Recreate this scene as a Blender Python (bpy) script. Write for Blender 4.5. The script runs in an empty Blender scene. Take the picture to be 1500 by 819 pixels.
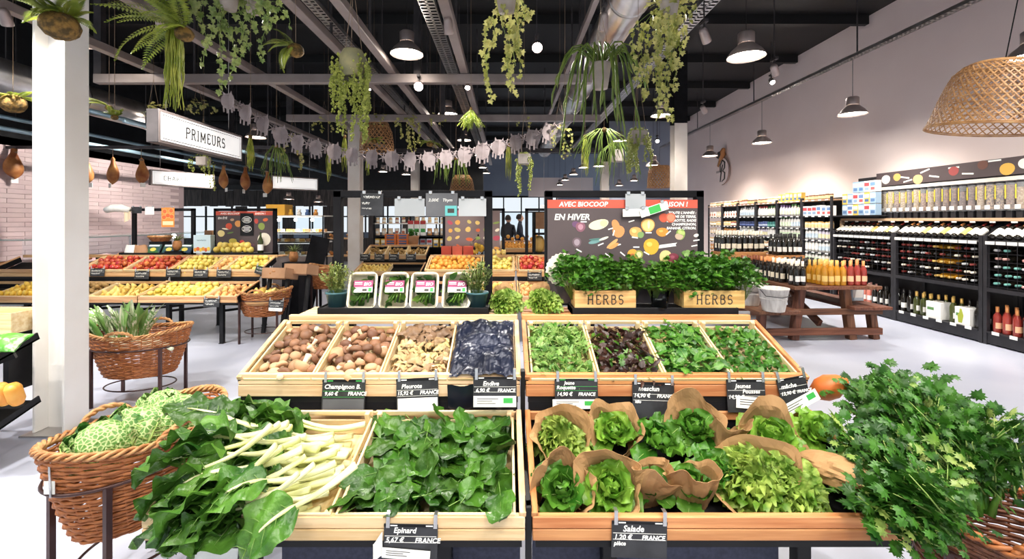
import bpy, math, random
from mathutils import Vector, Matrix, Euler, noise as NZ
SC = bpy.context.scene
COL = SC.collection
PI = math.pi
rnd = random.Random(11)
U = rnd.uniform
V = Vector

# ---------------------------------------------------------------- camera
F, CX, CY, EYE = 650.0, 742.0, 322.0, 1.6
cam = bpy.data.cameras.new('camera')
cam.sensor_width = 36.0
cam.lens = F / 1500 * 36
cam.shift_x = (750 - CX) / 1500
cam.shift_y = -(409.5 - CY) / 1500
cam.clip_start = 0.05
cam.clip_end = 200
camo = bpy.data.objects.new('camera', cam)
camo.location = (0, 0, EYE)
camo.rotation_euler = (PI / 2, 0, 0)
COL.objects.link(camo)
SC.camera = camo


def P(px, py, y):
    """point of the place at depth y that the photograph shows at this pixel"""
    return V(((px - CX) * y / F, y, EYE - (py - CY) * y / F))


# ---------------------------------------------------------------- world, exposure
SC.view_settings.view_transform = 'Standard'
SC.view_settings.look = 'None'
SC.view_settings.gamma = 1.0
SC.view_settings.use_curve_mapping = False
SC.view_settings.exposure = 0.15
W = bpy.data.worlds.new('daylight')
SC.world = W
W.use_nodes = True
W.node_tree.nodes['Background'].inputs[0].default_value = (0.86, 0.93, 1.0, 1)
W.node_tree.nodes['Background'].inputs[1].default_value = .9

LAMP_W, SPOT_W = 165.0, 260.0      # pendant lamps and track spots, watts


def light(kind, name, loc, power, col=(1, .93, .84), size=.15, target=None, cone=95, blend=.6):
    l = bpy.data.lights.new(name, kind)
    l.energy = power
    l.color = col
    if kind == 'SPOT':
        l.spot_size = math.radians(cone)
        l.spot_blend = blend
    l.shadow_soft_size = size
    o = bpy.data.objects.new(name, l)
    o.location = loc
    if target is not None:
        o.rotation_euler = (V(target) - V(loc)).to_track_quat('-Z', 'Y').to_euler()
    COL.objects.link(o)
    return o


# ---------------------------------------------------------------- materials
def lin(c):
    return tuple(x / 12.92 if x <= .04045 else ((x + .055) / 1.055) ** 2.4 for x in c)


def hexc(h):
    h = h.lstrip('#')
    return lin(tuple(int(h[i:i + 2], 16) / 255 for i in (0, 2, 4)))


MATS = {}


def M(name, c1, c2=None, scale=6.0, rough=.5, metal=0.0, bump=0.0, bscale=30.0, rand=0.0, hue=0.0,
      stretch=None, trans=0.0, thin=0.0, emit=0.0, ramp=(.35, .65), coat=0.0, kind='noise', ior=None, spec=None):
    """procedural material: two colours mixed by a noise, optional bump, per-object variation, translucency"""
    m = bpy.data.materials.new(name)
    MATS[name] = m
    m.use_nodes = True
    nt = m.node_tree
    b = nt.nodes['Principled BSDF']
    L = nt.links.new
    N = nt.nodes.new
    b.inputs['Roughness'].default_value = rough
    b.inputs['Metallic'].default_value = metal
    if coat:
        b.inputs['Coat Weight'].default_value = coat
    if spec is not None:
        b.inputs['Specular IOR Level'].default_value = spec
    if trans:
        b.inputs['Transmission Weight'].default_value = trans
    if ior:
        b.inputs['IOR'].default_value = ior
    a = hexc(c1)
    col = None
    tc = N('ShaderNodeTexCoord')
    mp = N('ShaderNodeMapping')
    L(tc.outputs['Object'], mp.inputs['Vector'])
    oi = N('ShaderNodeObjectInfo')
    if stretch:
        mp.inputs['Scale'].default_value = stretch
    sc_ = N('ShaderNodeVectorMath')
    sc_.operation = 'SCALE'
    sc_.inputs[0].default_value = (13.1, 7.7, 5.3)
    L(oi.outputs['Random'], sc_.inputs['Scale'])
    L(sc_.outputs[0], mp.inputs['Location'])
    if c2:
        if kind == 'voronoi':
            n = N('ShaderNodeTexVoronoi')
            n.inputs['Scale'].default_value = scale
            fac = n.outputs['Distance']
        elif kind == 'edge':
            n = N('ShaderNodeTexVoronoi')
            n.feature = 'DISTANCE_TO_EDGE'
            n.inputs['Scale'].default_value = scale
            fac = n.outputs['Distance']
        elif kind == 'cells':
            n = N('ShaderNodeTexVoronoi')
            n.inputs['Scale'].default_value = scale
            fac = n.outputs['Color']
        else:
            n = N('ShaderNodeTexNoise')
            n.inputs['Scale'].default_value = scale
            n.inputs['Detail'].default_value = 4
            fac = n.outputs[0]
        L(mp.outputs[0], n.inputs['Vector'])
        r = N('ShaderNodeValToRGB')
        r.color_ramp.elements[0].position, r.color_ramp.elements[1].position = ramp
        r.color_ramp.elements[0].color = (*a, 1)
        r.color_ramp.elements[1].color = (*hexc(c2), 1)
        L(fac, r.inputs[0])
        col = r.outputs[0]
    if rand or hue:
        hs = N('ShaderNodeHueSaturation')
        hs.inputs['Color'].default_value = (*a, 1)
        if col:
            L(col, hs.inputs['Color'])
        if rand:
            mr = N('ShaderNodeMapRange')
            mr.inputs['To Min'].default_value = 1 - rand
            mr.inputs['To Max'].default_value = 1 + rand
            L(oi.outputs['Random'], mr.inputs['Value'])
            L(mr.outputs[0], hs.inputs['Value'])
        if hue:
            mm = N('ShaderNodeMath')
            mm.operation = 'MULTIPLY'
            mm.inputs[1].default_value = 7.31
            L(oi.outputs['Random'], mm.inputs[0])
            fr = N('ShaderNodeMath')
            fr.operation = 'FRACT'
            L(mm.outputs[0], fr.inputs[0])
            mr = N('ShaderNodeMapRange')
            mr.inputs['To Min'].default_value = .5 - hue
            mr.inputs['To Max'].default_value = .5 + hue
            L(fr.outputs[0], mr.inputs['Value'])
            L(mr.outputs[0], hs.inputs['Hue'])
        col = hs.outputs[0]
    if col:
        L(col, b.inputs['Base Color'])
    else:
        b.inputs['Base Color'].default_value = (*a, 1)
    if bump:
        n2 = N('ShaderNodeTexNoise')
        n2.inputs['Scale'].default_value = bscale
        n2.inputs['Detail'].default_value = 3
        L(mp.outputs[0], n2.inputs['Vector'])
        bp = N('ShaderNodeBump')
        bp.inputs['Strength'].default_value = bump
        bp.inputs['Distance'].default_value = .01
        L(n2.outputs[0], bp.inputs['Height'])
        L(bp.outputs[0], b.inputs['Normal'])
    if emit:
        if col:
            L(col, b.inputs['Emission Color'])
        else:
            b.inputs['Emission Color'].default_value = (*a, 1)
        b.inputs['Emission Strength'].default_value = emit
    if thin:
        t = N('ShaderNodeBsdfTranslucent')
        if col:
            L(col, t.inputs['Color'])
        else:
            t.inputs['Color'].default_value = (*a, 1)
        mx = N('ShaderNodeMixShader')
        mx.inputs[0].default_value = thin
        L(b.outputs[0], mx.inputs[1])
        L(t.outputs[0], mx.inputs[2])
        L(mx.outputs[0], nt.nodes['Material Output'].inputs[0])
    return m


def wood(name, c1, c2, axis=0, sc=1.0, rough=.6, rand=.12, bump=.15):
    s = [38 * sc, 38 * sc, 38 * sc]
    s[axis] = 2.2 * sc
    return M(name, c1, c2, scale=1.0, stretch=tuple(s), rough=rough, rand=rand, hue=.008, bump=bump, bscale=1.6)


def pine3(n, c1, c2, **k):
    return [wood(n + '_x', c1, c2, 0, **k), wood(n + '_y', c1, c2, 1, **k), wood(n + '_z', c1, c2, 2, **k)]


PINE = pine3('pale_pine', '#e9cda2', '#d0a877')
OAK = pine3('orange_pine', '#d69a62', '#b06f3e')
CRATE = pine3('crate_poplar', '#efdcb2', '#dcbc85')
FRUITW = pine3('stand_beech', '#dcb384', '#c08f5e')
TABLEW = pine3('table_brown', '#7d4f38', '#54301f', rand=.15)
BEAMW = wood('beam_wood', '#c9a78b', '#a98567', 1)
PLANKW = wood('weathered_plank', '#5b524e', '#2e2927', 2, rand=.35)
BLACK = M('black_steel', '#121214', '#1a1a1d', rough=.5, spec=.25)
BLACKW = M('black_painted', '#131316', '#1a1a1e', rough=.75, spec=.15)
STEEL = M('brown_steel', '#4a2f2c', '#37211f', rough=.4, metal=.3)
GREYST = M('grey_steel', '#8b7f7c', '#a39794', rough=.45, metal=.35, scale=2, rand=.08)
DARKST = M('dark_grey_steel', '#3b3739', '#4a4547', rough=.5, metal=.3)
GALV = M('galvanised', '#b5b0ae', '#d6d2d0', rough=.28, metal=.9, scale=3)
CHROME = M('chrome_clip', '#d8d8d8', rough=.25, metal=.9)
WHITEP = M('white_paint', '#f4f2ee', '#ebe6de', rough=.45, scale=1.5, bump=.02)
CREAM = M('cream_column', '#f0e9e2', '#e2d7cc', rough=.5, scale=2)
WHITE = M('white_card', '#f6f5f1', rough=.6)
PAPER = M('printed_paper', '#e9e9e4', '#f4f4f0', rough=.7, scale=20)
INKW = M('chalk_white', '#f8f8f4', rough=.8)
INKD = M('dark_ink', '#3d3a39', rough=.7)
SLATE = M('slate_card', '#232427', '#35363a', rough=.45, scale=14, rand=.1)
SLATEG = M('slate_card_lower', '#54555a', '#66676b', rough=.4, scale=5)
CLEAR = M('clear_plastic', '#ffffff', rough=.05, trans=1.0, ior=1.05)
GLASS = M('clear_glass', '#f2fbff', rough=.02, trans=1.0, ior=1.08)
GREENP = M('label_green', '#3fae4f', rough=.6)
WICK = M('wicker', '#b9733f', '#8a4c26', scale=30, rough=.55, bump=.2, bscale=60, rand=.05, ramp=(.3, .75))
WICKL = M('wicker_light', '#d3a06a', '#a56c3c', scale=25, rough=.55, bump=.2, bscale=60)
WICKD = M('wicker_dark', '#8a5433', '#5c3320', scale=25, rough=.55, bump=.2, bscale=60)
BAMB = M('bamboo_strip', '#c99a66', '#9c6c40', scale=18, rough=.5, rand=.05)
KRAFT = M('kraft_paper', '#c2996a', '#ae8457', scale=5, rough=.75, bump=.25, bscale=18, rand=.1, thin=.12)
CARD = M('cardboard', '#b48a68', '#a37a59', scale=5, rough=.8, rand=.08)
LAMPM = M('lamp_shade', '#b9aaa6', '#a59692', rough=.35, metal=.5)
GLOW = M('lamp_glow', '#fff4e4', emit=22.0)
GLOWS = M('spot_glow', '#fff6ea', emit=60.0)
SIGNW = M('sign_face_lit', '#fffdfb', emit=.55)
STRING = M('jute_string', '#8d7763', rough=.8)
CAST = M('mossy_pot', '#6a6a52', '#8a8560', scale=9, rough=.8, bump=.3, bscale=20)
STONEP = M('grey_pot', '#9a8f88', '#b5aaa2', scale=6, rough=.8, bump=.15)
MOSS = M('moss_ball', '#8a6a35', '#4d3d20', scale=26, rough=.95, bump=.9, bscale=50, ramp=(.4, .6))
# leaves
def leafm(n, a, b, sc=7, rough=.42, thin=.22, rand=.16, bump=.18, bs=28, hue=.005):
    return M(n, a, b, scale=sc, rough=rough, thin=thin, rand=rand, bump=bump, bscale=bs, hue=hue)


SPIN = leafm('spinach_leaf', '#234a12', '#4b7a24', rough=.36, bump=.5, bs=45, thin=.14, rand=.3)
CHARD = leafm('chard_leaf', '#24521a', '#5c8a32', rough=.36, bump=.9, bs=26, thin=.14, rand=.28)
CHST = M('chard_stalk', '#ecebc0', '#d0d484', scale=5, rough=.4)
RIB = M('leaf_rib', '#a3bf6a', '#8fae56', rough=.5)
RIBD = M('dark_leaf_rib', '#6f9443', '#5d8038', rough=.5)
LETT = leafm('lettuce_leaf', '#4c8420', '#94bf48', sc=5, rough=.38, thin=.3)
LETD = leafm('lettuce_dark', '#2f6518', '#629632', sc=5, rough=.38, thin=.25)
FRIS = leafm('frilly_lettuce', '#5c8a24', '#bdd46a', sc=24, rough=.45, thin=.3)
PARS = leafm('parsley_leaf', '#255412', '#568a28', sc=30, rand=.08)
ARUG = leafm('rocket_leaf', '#4d8a2f', '#a6c873', sc=30, rand=.08)
MESC = leafm('red_salad_leaf', '#2a1a16', '#4a2c20', sc=20, rough=.35, rand=.1)
BABY = leafm('baby_leaf', '#2b6018', '#5c9236', sc=20, rough=.36, rand=.18)
CELE = leafm('celery_leaf', '#1f4c14', '#4b8228', sc=14, rand=.12)
CELP = leafm('celery_pale_leaf', '#6f9a38', '#b8c872', sc=14, rand=.12)
CELS = M('celery_stalk', '#3f7a22', '#74a840', scale=4, rough=.35)
SAVOY = M('savoy_leaf', '#c3d594', '#5b8b3a', scale=52, rough=.5, bump=.9, bscale=60, rand=.1, ramp=(.01, .16), kind='edge')
SAVOYD = leafm('savoy_dark_leaf', '#2e6a2a', '#5f9a4a', sc=12, bump=.9, bs=40)
IVY = leafm('ivy_leaf', '#6f8a45', '#b3bf74', sc=12, rand=.2, thin=.3)
IVYY = leafm('pale_ivy_leaf', '#8f9444', '#d3cb83', sc=12, rand=.2, thin=.3)
FERN = leafm('fern_leaf', '#6a7f28', '#aab44a', sc=12, rand=.15, thin=.3)
PEARL = leafm('trailing_bead_leaf', '#7d8a3c', '#b5bd62', sc=20, rand=.15)
GRASSY = leafm('trailing_strand', '#8a9a2e', '#c4c455', sc=10, rand=.15)
CACT = leafm('cactus_strap', '#5f7d35', '#93a84e', sc=10, rand=.15)
THYM = leafm('thyme_leaf', '#5c6b2c', '#98a255', sc=30, rand=.1)
STEM = M('green_stem', '#7c9a4a', '#98ad5c', rough=.5)
LEEKW = M('leek_stripe', '#f2f2dc', '#6fa04c', scale=5, rough=.4, ramp=(.42, .58), stretch=(14, 14, 1.2))


# ---------------------------------------------------------------- mesh builder
def cbox_data(a, b, c):
    a, b = V(a), V(b)
    lo = [min(a[i], b[i]) for i in range(3)]
    hi = [max(a[i], b[i]) for i in range(3)]
    c = min([c] + [(hi[i] - lo[i]) * .45 for i in range(3)])
    vs, ix = [], {}
    for sx in (0, 1):
        for sy in (0, 1):
            for sz in (0, 1):
                s = (sx, sy, sz)
                for k in range(3):
                    p = [0, 0, 0]
                    for i in range(3):
                        e = hi[i] if s[i] else lo[i]
                        p[i] = e if i == k else (e - c if s[i] else e + c)
                    ix[(s, k)] = len(vs)
                    vs.append(V(p))
    fs = []
    B = (0, 1)
    for k in range(3):
        i, j = (k + 1) % 3, (k + 2) % 3

        def S(vk, vi, vj):
            s = [0, 0, 0]
            s[k], s[i], s[j] = vk, vi, vj
            return tuple(s)
        for e in B:
            fs.append([ix[(S(e, 0, 0), k)], ix[(S(e, 1, 0), k)], ix[(S(e, 1, 1), k)], ix[(S(e, 0, 1), k)]])
        for ei in B:
            for ej in B:
                fs.append([ix[(S(0, ei, ej), i)], ix[(S(1, ei, ej), i)], ix[(S(1, ei, ej), j)], ix[(S(0, ei, ej), j)]])
    for sx in B:
        for sy in B:
            for sz in B:
                fs.append([ix[((sx, sy, sz), k)] for k in range(3)])
    ce = V([(lo[i] + hi[i]) / 2 for i in range(3)])
    for f in fs:
        n = (vs[f[1]] - vs[f[0]]).cross(vs[f[2]] - vs[f[0]])
        m = sum((vs[q] for q in f), V((0, 0, 0))) / len(f)
        if n.dot(m - ce) < 0:
            f.reverse()
    return vs, fs


class MB:
    def __init__(s):
        s.v, s.f, s.m, s.sm = [], [], [], []
        s.T = None

    def add(s, vs, fs, m=0, smooth=False):
        o = len(s.v)
        if s.T is not None:
            vs = [s.T @ V(p) for p in vs]
        s.v.extend([tuple(p) for p in vs])
        s.f.extend([[q + o for q in f] for f in fs])
        s.m.extend([m] * len(fs))
        s.sm.extend([smooth] * len(fs))
        return s

    def box(s, a, b, m=0, c=.0):
        if c > 0:
            vs, fs = cbox_data(a, b, c)
            return s.add(vs, fs, m)
        x0, y0, z0 = [min(a[i], b[i]) for i in range(3)]
        x1, y1, z1 = [max(a[i], b[i]) for i in range(3)]
        vs = [(x0, y0, z0), (x1, y0, z0), (x1, y1, z0), (x0, y1, z0), (x0, y0, z1), (x1, y0, z1), (x1, y1, z1), (x0, y1, z1)]
        fs = [[0, 3, 2, 1], [4, 5, 6, 7], [0, 1, 5, 4], [1, 2, 6, 5], [2, 3, 7, 6], [3, 0, 4, 7]]
        return s.add(vs, fs, m)

    def bar(s, p, q, w, h, m=0, c=0.0, up=(0, 0, 1)):
        """a bar of section w x h from p to q"""
        p, q = V(p), V(q)
        d = q - p
        L_ = d.length
        d.normalize()
        u = V(up)
        if abs(d.dot(u)) > .98:
            u = V((0, 1, 0))
        x = d.cross(u).normalized()
        z = x.cross(d)
        T = Matrix((x, d, z)).transposed().to_4x4()
        T.translation = p
        o = s.T
        s.T = T if o is None else o @ T
        s.box((-w / 2, 0, -h / 2), (w / 2, L_, h / 2), m, c)
        s.T = o
        return s

    def tube(s, pts, r, n=6, m=0, cap=True, smooth=True):
        pts = [V(p) for p in pts]
        k = len(pts)
        rs = r if isinstance(r, (list, tuple)) else [r] * k
        t0 = (pts[1] - pts[0]).normalized()
        nrm = t0.orthogonal().normalized()
        vs, fs = [], []
        for i in range(k):
            t = (pts[min(i + 1, k - 1)] - pts[max(i - 1, 0)])
            if t.length < 1e-9:
                t = t0
            t.normalize()
            nrm = (nrm - t * nrm.dot(t))
            if nrm.length < 1e-6:
                nrm = t.orthogonal()
            nrm.normalize()
            b = t.cross(nrm)
            for j in range(n):
                a = 2 * PI * j / n
                vs.append(pts[i] + (nrm * math.cos(a) + b * math.sin(a)) * rs[i])
        for i in range(k - 1):
            for j in range(n):
                j2 = (j + 1) % n
                fs.append([i * n + j, i * n + j2, (i + 1) * n + j2, (i + 1) * n + j])
        if cap:
            fs.append(list(range(n))[::-1])
            fs.append([(k - 1) * n + j for j in range(n)])
        return s.add(vs, fs, m, smooth)

    def lathe(s, prof, n=16, m=0, sx=1.0, sy=1.0, smooth=True, c=(0, 0), caps=True):
        vs, fs = [], []
        for (r, z) in prof:
            for j in range(n):
                a = 2 * PI * j / n
                vs.append((c[0] + r * sx * math.cos(a), c[1] + r * sy * math.sin(a), z))
        k = len(prof)
        for i in range(k - 1):
            for j in range(n):
                j2 = (j + 1) % n
                fs.append([i * n + j, i * n + j2, (i + 1) * n + j2, (i + 1) * n + j])
        if caps:
            if prof[0][0] > 1e-5:
                fs.append(list(range(n))[::-1])
            if prof[-1][0] > 1e-5:
                fs.append([(k - 1) * n + j for j in range(n)])
        return s.add(vs, fs, m, smooth)

    def grid(s, fn, nu, nv, m=0, smooth=True, wrap=False, mfn=None):
        vs = [fn(i / nu, j / nv) for j in range(nv + 1) for i in range(nu + (0 if wrap else 1))]
        w = nu if wrap else nu + 1
        fs = []
        for j in range(nv):
            for i in range(nu):
                i2 = (i + 1) % w
                fs.append([j * w + i, j * w + i2, (j + 1) * w + i2, (j + 1) * w + i])
        return s.add(vs, fs, m, smooth)

    def poly(s, pts, th=.001, m=0):
        """flat polygon in the xz plane (y = depth), extruded by th towards -y"""
        n = len(pts)
        vs = [(p[0], 0, p[1]) for p in pts] + [(p[0], -th, p[1]) for p in pts]
        ar = sum(pts[i][0] * pts[(i + 1) % n][1] - pts[(i + 1) % n][0] * pts[i][1] for i in range(n))
        fr = [n + i for i in range(n)]
        if ar < 0:
            fr.reverse()
        fs = [fr] + [[i, (i + 1) % n, n + (i + 1) % n, n + i] for i in range(n)]
        return s.add(vs, fs, m)

    def mesh(s, name, mats):
        me = bpy.data.meshes.new(name)
        me.from_pydata(s.v, [], s.f)
        for m in (mats if isinstance(mats, (list, tuple)) else [mats]):
            me.materials.append(m)
        me.polygons.foreach_set('material_index', s.m)
        me.polygons.foreach_set('use_smooth', s.sm)
        me.update()
        return me

    def build(s, name, mats, parent=None, loc=None, rot=None):
        return put(name, s.mesh(name, mats), parent, loc, rot)


def put(name, me, parent=None, loc=None, rot=None, scale=None):
    o = bpy.data.objects.new(name, me)
    COL.objects.link(o)
    if parent is not None:
        o.parent = parent
    if loc is not None:
        o.location = loc
    if rot is not None:
        if isinstance(rot, Matrix):
            o.rotation_euler = rot.to_euler()
        else:
            o.rotation_euler = rot
    if scale is not None:
        o.scale = (scale,) * 3 if isinstance(scale, (int, float)) else scale
    return o


def tag(o, label=None, cat=None, group=None, kind=None):
    if label:
        o['label'] = label
    if cat:
        o['category'] = cat
    if group:
        o['group'] = group
    if kind:
        o['kind'] = kind
    return o


def thing(name, label, cat, loc=(0, 0, 0), rot=None, group=None):
    o = put(name, None, None, loc, rot)
    o.empty_display_size = .05
    return tag(o, label, cat, group)


def struct(o, label=None):
    o['kind'] = 'structure'
    if label:
        o['label'] = label
    return o


def dup(o, parent=None, loc=None, rot=None, scale=None, label=None, group=None):
    c = o.copy()
    COL.objects.link(c)
    c.parent = parent
    if loc is not None:
        c.location = loc
    if rot is not None:
        c.rotation_euler = rot.to_euler() if isinstance(rot, Matrix) else rot
    if scale is not None:
        c.scale = (scale,) * 3 if isinstance(scale, (int, float)) else scale
    if label:
        c['label'] = label
    if group:
        c['group'] = group
    for ch in KIDS.get(o.name, ()):
        dup(ch, c)
    return c


KIDS = {}


def proto(root):
    """remember a thing's parts so that copies bring them along"""
    KIDS[root.name] = list(root.children)
    for k in root.children:
        if k.children:
            proto(k)
    return root


class Proto:
    """first use places the original, later uses place copies with their parts"""

    def __init__(s, root):
        s.root, s.used = proto(root), False

    def __call__(s, loc, rot=None, scale=None, label=None, group=None):
        if not s.used:
            s.used = True
            o = s.root
            o.location = loc
            if rot is not None:
                o.rotation_euler = rot.to_euler() if isinstance(rot, Matrix) else rot
            if scale is not None:
                o.scale = (scale,) * 3 if isinstance(scale, (int, float)) else scale
            if label:
                o['label'] = label
            if group:
                o['group'] = group
            return o
        return dup(s.root, None, loc, rot, scale, label, group)


def rotz(a):
    return Matrix.Rotation(a, 3, 'Z')


def rotx(a):
    return Matrix.Rotation(a, 3, 'X')


def roty(a):
    return Matrix.Rotation(a, 3, 'Y')


# ---------------------------------------------------------------- lettering
def text(s, size, mat, parent=None, loc=(0, 0, 0), rot=(PI / 2, 0, 0), shear=0.0, th=.0006, align='LEFT', name='lettering', bold=0.0, space=1.0):
    c = bpy.data.curves.new('t', 'FONT')
    c.body = s
    c.size = size
    c.shear = shear
    c.extrude = th
    c.offset = bold
    c.align_x = align
    c.space_character = space
    c.resolution_u = 2
    o = bpy.data.objects.new('t', c)
    COL.objects.link(o)
    me = bpy.data.meshes.new_from_object(o.evaluated_get(bpy.context.evaluated_depsgraph_get()))
    bpy.data.objects.remove(o)
    bpy.data.curves.remove(c)
    me.materials.clear()
    me.materials.append(mat)
    return put(name, me, parent, loc, rot)


ARC = lambda cx, cz, rx, rz, a0, a1, n=10: [(cx + rx * math.cos(math.radians(a0 + (a1 - a0) * i / n)), cz + rz * math.sin(math.radians(a0 + (a1 - a0) * i / n))) for i in range(n + 1)]
STROKE = {   # letters with slab serifs: width, thick strokes
    'P': (.62, [[(.12, 0), (.12, 1)], [(.12, 1), (.36, 1)] + ARC(.36, .76, .24, .24, 90, -90) + [(.12, .52)]], [(.12, 0)]),
    'R': (.7, [[(.12, 0), (.12, 1)], [(.12, 1), (.36, 1)] + ARC(.36, .77, .22, .23, 90, -90) + [(.12, .54)], [(.34, .54), (.6, 0)]], [(.12, 0), (.62, 0)]),
    'I': (.3, [[(.15, 0), (.15, 1)]], [(.15, 0), (.15, 1)]),
    'M': (.9, [[(.14, 0), (.14, 1), (.45, .2), (.76, 1), (.76, 0)]], [(.14, 0), (.76, 0)]),
    'E': (.6, [[(.54, .2), (.54, 0), (.12, 0), (.12, 1), (.54, 1), (.54, .82)], [(.12, .52), (.42, .52)]], []),
    'U': (.72, [[(.13, 1), (.13, .3)] + ARC(.36, .28, .23, .28, 180, 360) + [(.59, 1)]], [(.13, 1), (.59, 1)]),
    'S': (.6, [ARC(.3, .75, .22, .25, 20, 200) + ARC(.3, .27, .23, .27, 130, -150)], []),
    'H': (.76, [[(.14, 0), (.14, 1)], [(.62, 0), (.62, 1)], [(.14, .5), (.62, .5)]], [(.14, 0), (.14, 1), (.62, 0), (.62, 1)]),
    'B': (.66, [[(.12, 0), (.12, 1)], [(.12, 1), (.34, 1)] + ARC(.34, .77, .2, .23, 90, -90) + [(.12, .54)], [(.34, .54)] + ARC(.34, .27, .25, .27, 90, -90) + [(.12, 0)]], []),
    'C': (.66, [ARC(.36, .5, .26, .5, 40, 320, 16)], []),
    'A': (.74, [[(.08, 0), (.37, 1), (.66, 0)], [(.19, .36), (.55, .36)]], [(.08, 0), (.66, 0)]),
    'T': (.66, [[(.33, 0), (.33, 1)], [(.06, .8), (.06, 1), (.6, 1), (.6, .8)]], [(.33, 0)]),
    ' ': (.4, [], []),
}


def slab(s, h, mat, parent, loc, rot=(0, 0, 0), w=.09, th=.002, gap=.12):
    """serif lettering in the local xz plane, centred, facing -y"""
    b = MB()
    tot = sum(STROKE[c][0] + gap for c in s) - gap
    x = -tot / 2
    for c in s:
        wd, st, se = STROKE[c]
        for pl in st:
            for i in range(len(pl) - 1):
                p, q = V((pl[i][0] + x, 0, pl[i][1])) * h, V((pl[i + 1][0] + x, 0, pl[i + 1][1])) * h
                if (q - p).length > 1e-6:
                    b.bar(p, q, w * h, th, up=(0, 1, 0))
        for (sx, sz) in se:
            b.bar(V((sx - .11 + x, 0, sz)) * h, V((sx + .11 + x, 0, sz)) * h, w * h * .7, th, up=(0, 1, 0))
        x += wd + gap
    return b.build('lettering', mat, parent, loc, rot)
# ================================================================ the place: floor, walls, roof, columns
FLOORM = M('resin_floor', '#b0b5c8', '#c4c8d6', scale=.9, rough=.3, bump=.03, bscale=6, ramp=(.3, .7))
WALLR = M('painted_wall', '#f2e2de', '#ead8d4', scale=.6, rough=.75)
WALLB = M('blue_grey_wall', '#8f98ab', '#9aa3b4', scale=.7, rough=.7)
CEILM = M('black_roof', '#070709', '#0d0d10', scale=2, rough=.6, stretch=(1, 22, 1))
SOFF = M('dark_soffit', '#121215', '#1c1c20', rough=.5)
TILEM = M('tile_grey_pink', '#c3adae', '#ccb7b6', rough=.35, scale=3, rand=.06)
GROUT = M('grout', '#a59192', rough=.9)

b = MB().box((-16, -7, -.1), (8, 30, 0))
struct(b.build('floor', FLOORM), 'pale blue grey poured resin shop floor')
b = MB().box((6.75, -4, 0), (6.95, 17, 5.4))
struct(b.build('wall_right', WALLR), 'tall white painted side wall')
struct(MB().box((3.75, 17, 0), (6.95, 17.2, 5.4)).build('wall_far', WALLB), 'blue grey end wall')
b = MB().box((-16, -7, 5.4), (8, 30, 5.5))
ceil = struct(b.build('ceiling', CEILM), 'black corrugated roof deck')
pme = MB().box((-16, 0, 5.22), (6.7, .1, 5.4)).mesh('purlin', CEILM)
for k in range(14):
    put('purlin', pme, ceil, (0, .2 + k * 2.0, 0))
# end facade: open window bays between dark mullions, dark wall above
b = MB().box((-16, 25, 2.95), (7, 25.2, 5.4)).box((-16, 25, 0), (-1.2, 25.2, .9)).box((2.9, 25, 0), (7, 25.2, 2.95))
struct(b.build('wall_back', WALLB), 'end wall above the entrance')
wn = struct(put('window_1', MB().box((-1.2, 25.05, .0), (2.9, 25.1, .12)).box((-1.2, 25.05, 2.85), (2.9, 25.1, 2.95)).mesh('window_1', BLACK)), 'black framed entrance glazing')
for k in range(5):
    MB().box((-1.2 + k * 1.0, 25.03, 0), (-1.13 + k * 1.0, 25.12, 2.95)).build('mullion', BLACK, wn)
MB().box((-1.2, 25.04, 2.0), (2.9, 25.11, 2.07)).build('transom', BLACK, wn)
for k in range(4):
    MB().box((-1.12 + k, 25.07, .12), (-.22 + k, 25.08, 2.0)).build('pane', GLASS, wn)
w2 = struct(put('window_2', MB().box((-16, 25.05, 2.85), (-1.2, 25.1, 2.95)).mesh('window_2', BLACK)), 'band of windows in the end wall behind the counters')
for k in range(13):
    MB().box((-14 + k * 1.0, 25.03, .9), (-13.93 + k * 1.0, 25.12, 2.95)).build('mullion', BLACK, w2)
# white bulkhead over the far aisle
struct(MB().box((1.0, 20, 2.65), (3.9, 20.3, 3.5)).build('wall_bulkhead', WALLR), 'pale bulkhead over the far aisle')
# dark planked partition with a band of windows
pw = struct(MB().box((-13, 17.1, 2.75), (-.9, 17.3, 5.4)).build('wall_plank', SOFF), 'dark soffit over weathered plank wall')
bp_ = MB().box((0, 0, 2.12), (.29, .05, 2.75)).mesh('plank', PLANKW)
for k in range(40):
    put('plank', bp_, pw, (-12.9 + k * .3, 17.03 + U(0, .03), U(-.02, .02)))
bl = MB().box((0, 0, 0), (.29, .05, .9)).mesh('plank', PLANKW)
for k in range(40):
    put('plank', bl, pw, (-12.9 + k * .3, 17.03 + U(0, .03), 0))
for (xa, xb) in ((-10.4, -10.0), (-8.6, -8.2), (-7.05, -6.3), (-5.3, -4.9), (-4.0, -3.7), (-2.4, -2.1)):
    MB().box((xa, 17.02, .9), (xb, 17.12, 2.12)).build('pier', PLANKW, pw)
for k in range(12):
    MB().box((-12.6 + k, 17.06, .9), (-12.55 + k, 17.12, 2.12)).build('mullion', BLACK, pw)
MB().box((-13, 17.05, 1.7), (-.9, 17.12, 1.75)).build('transom', BLACK, pw)
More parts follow.
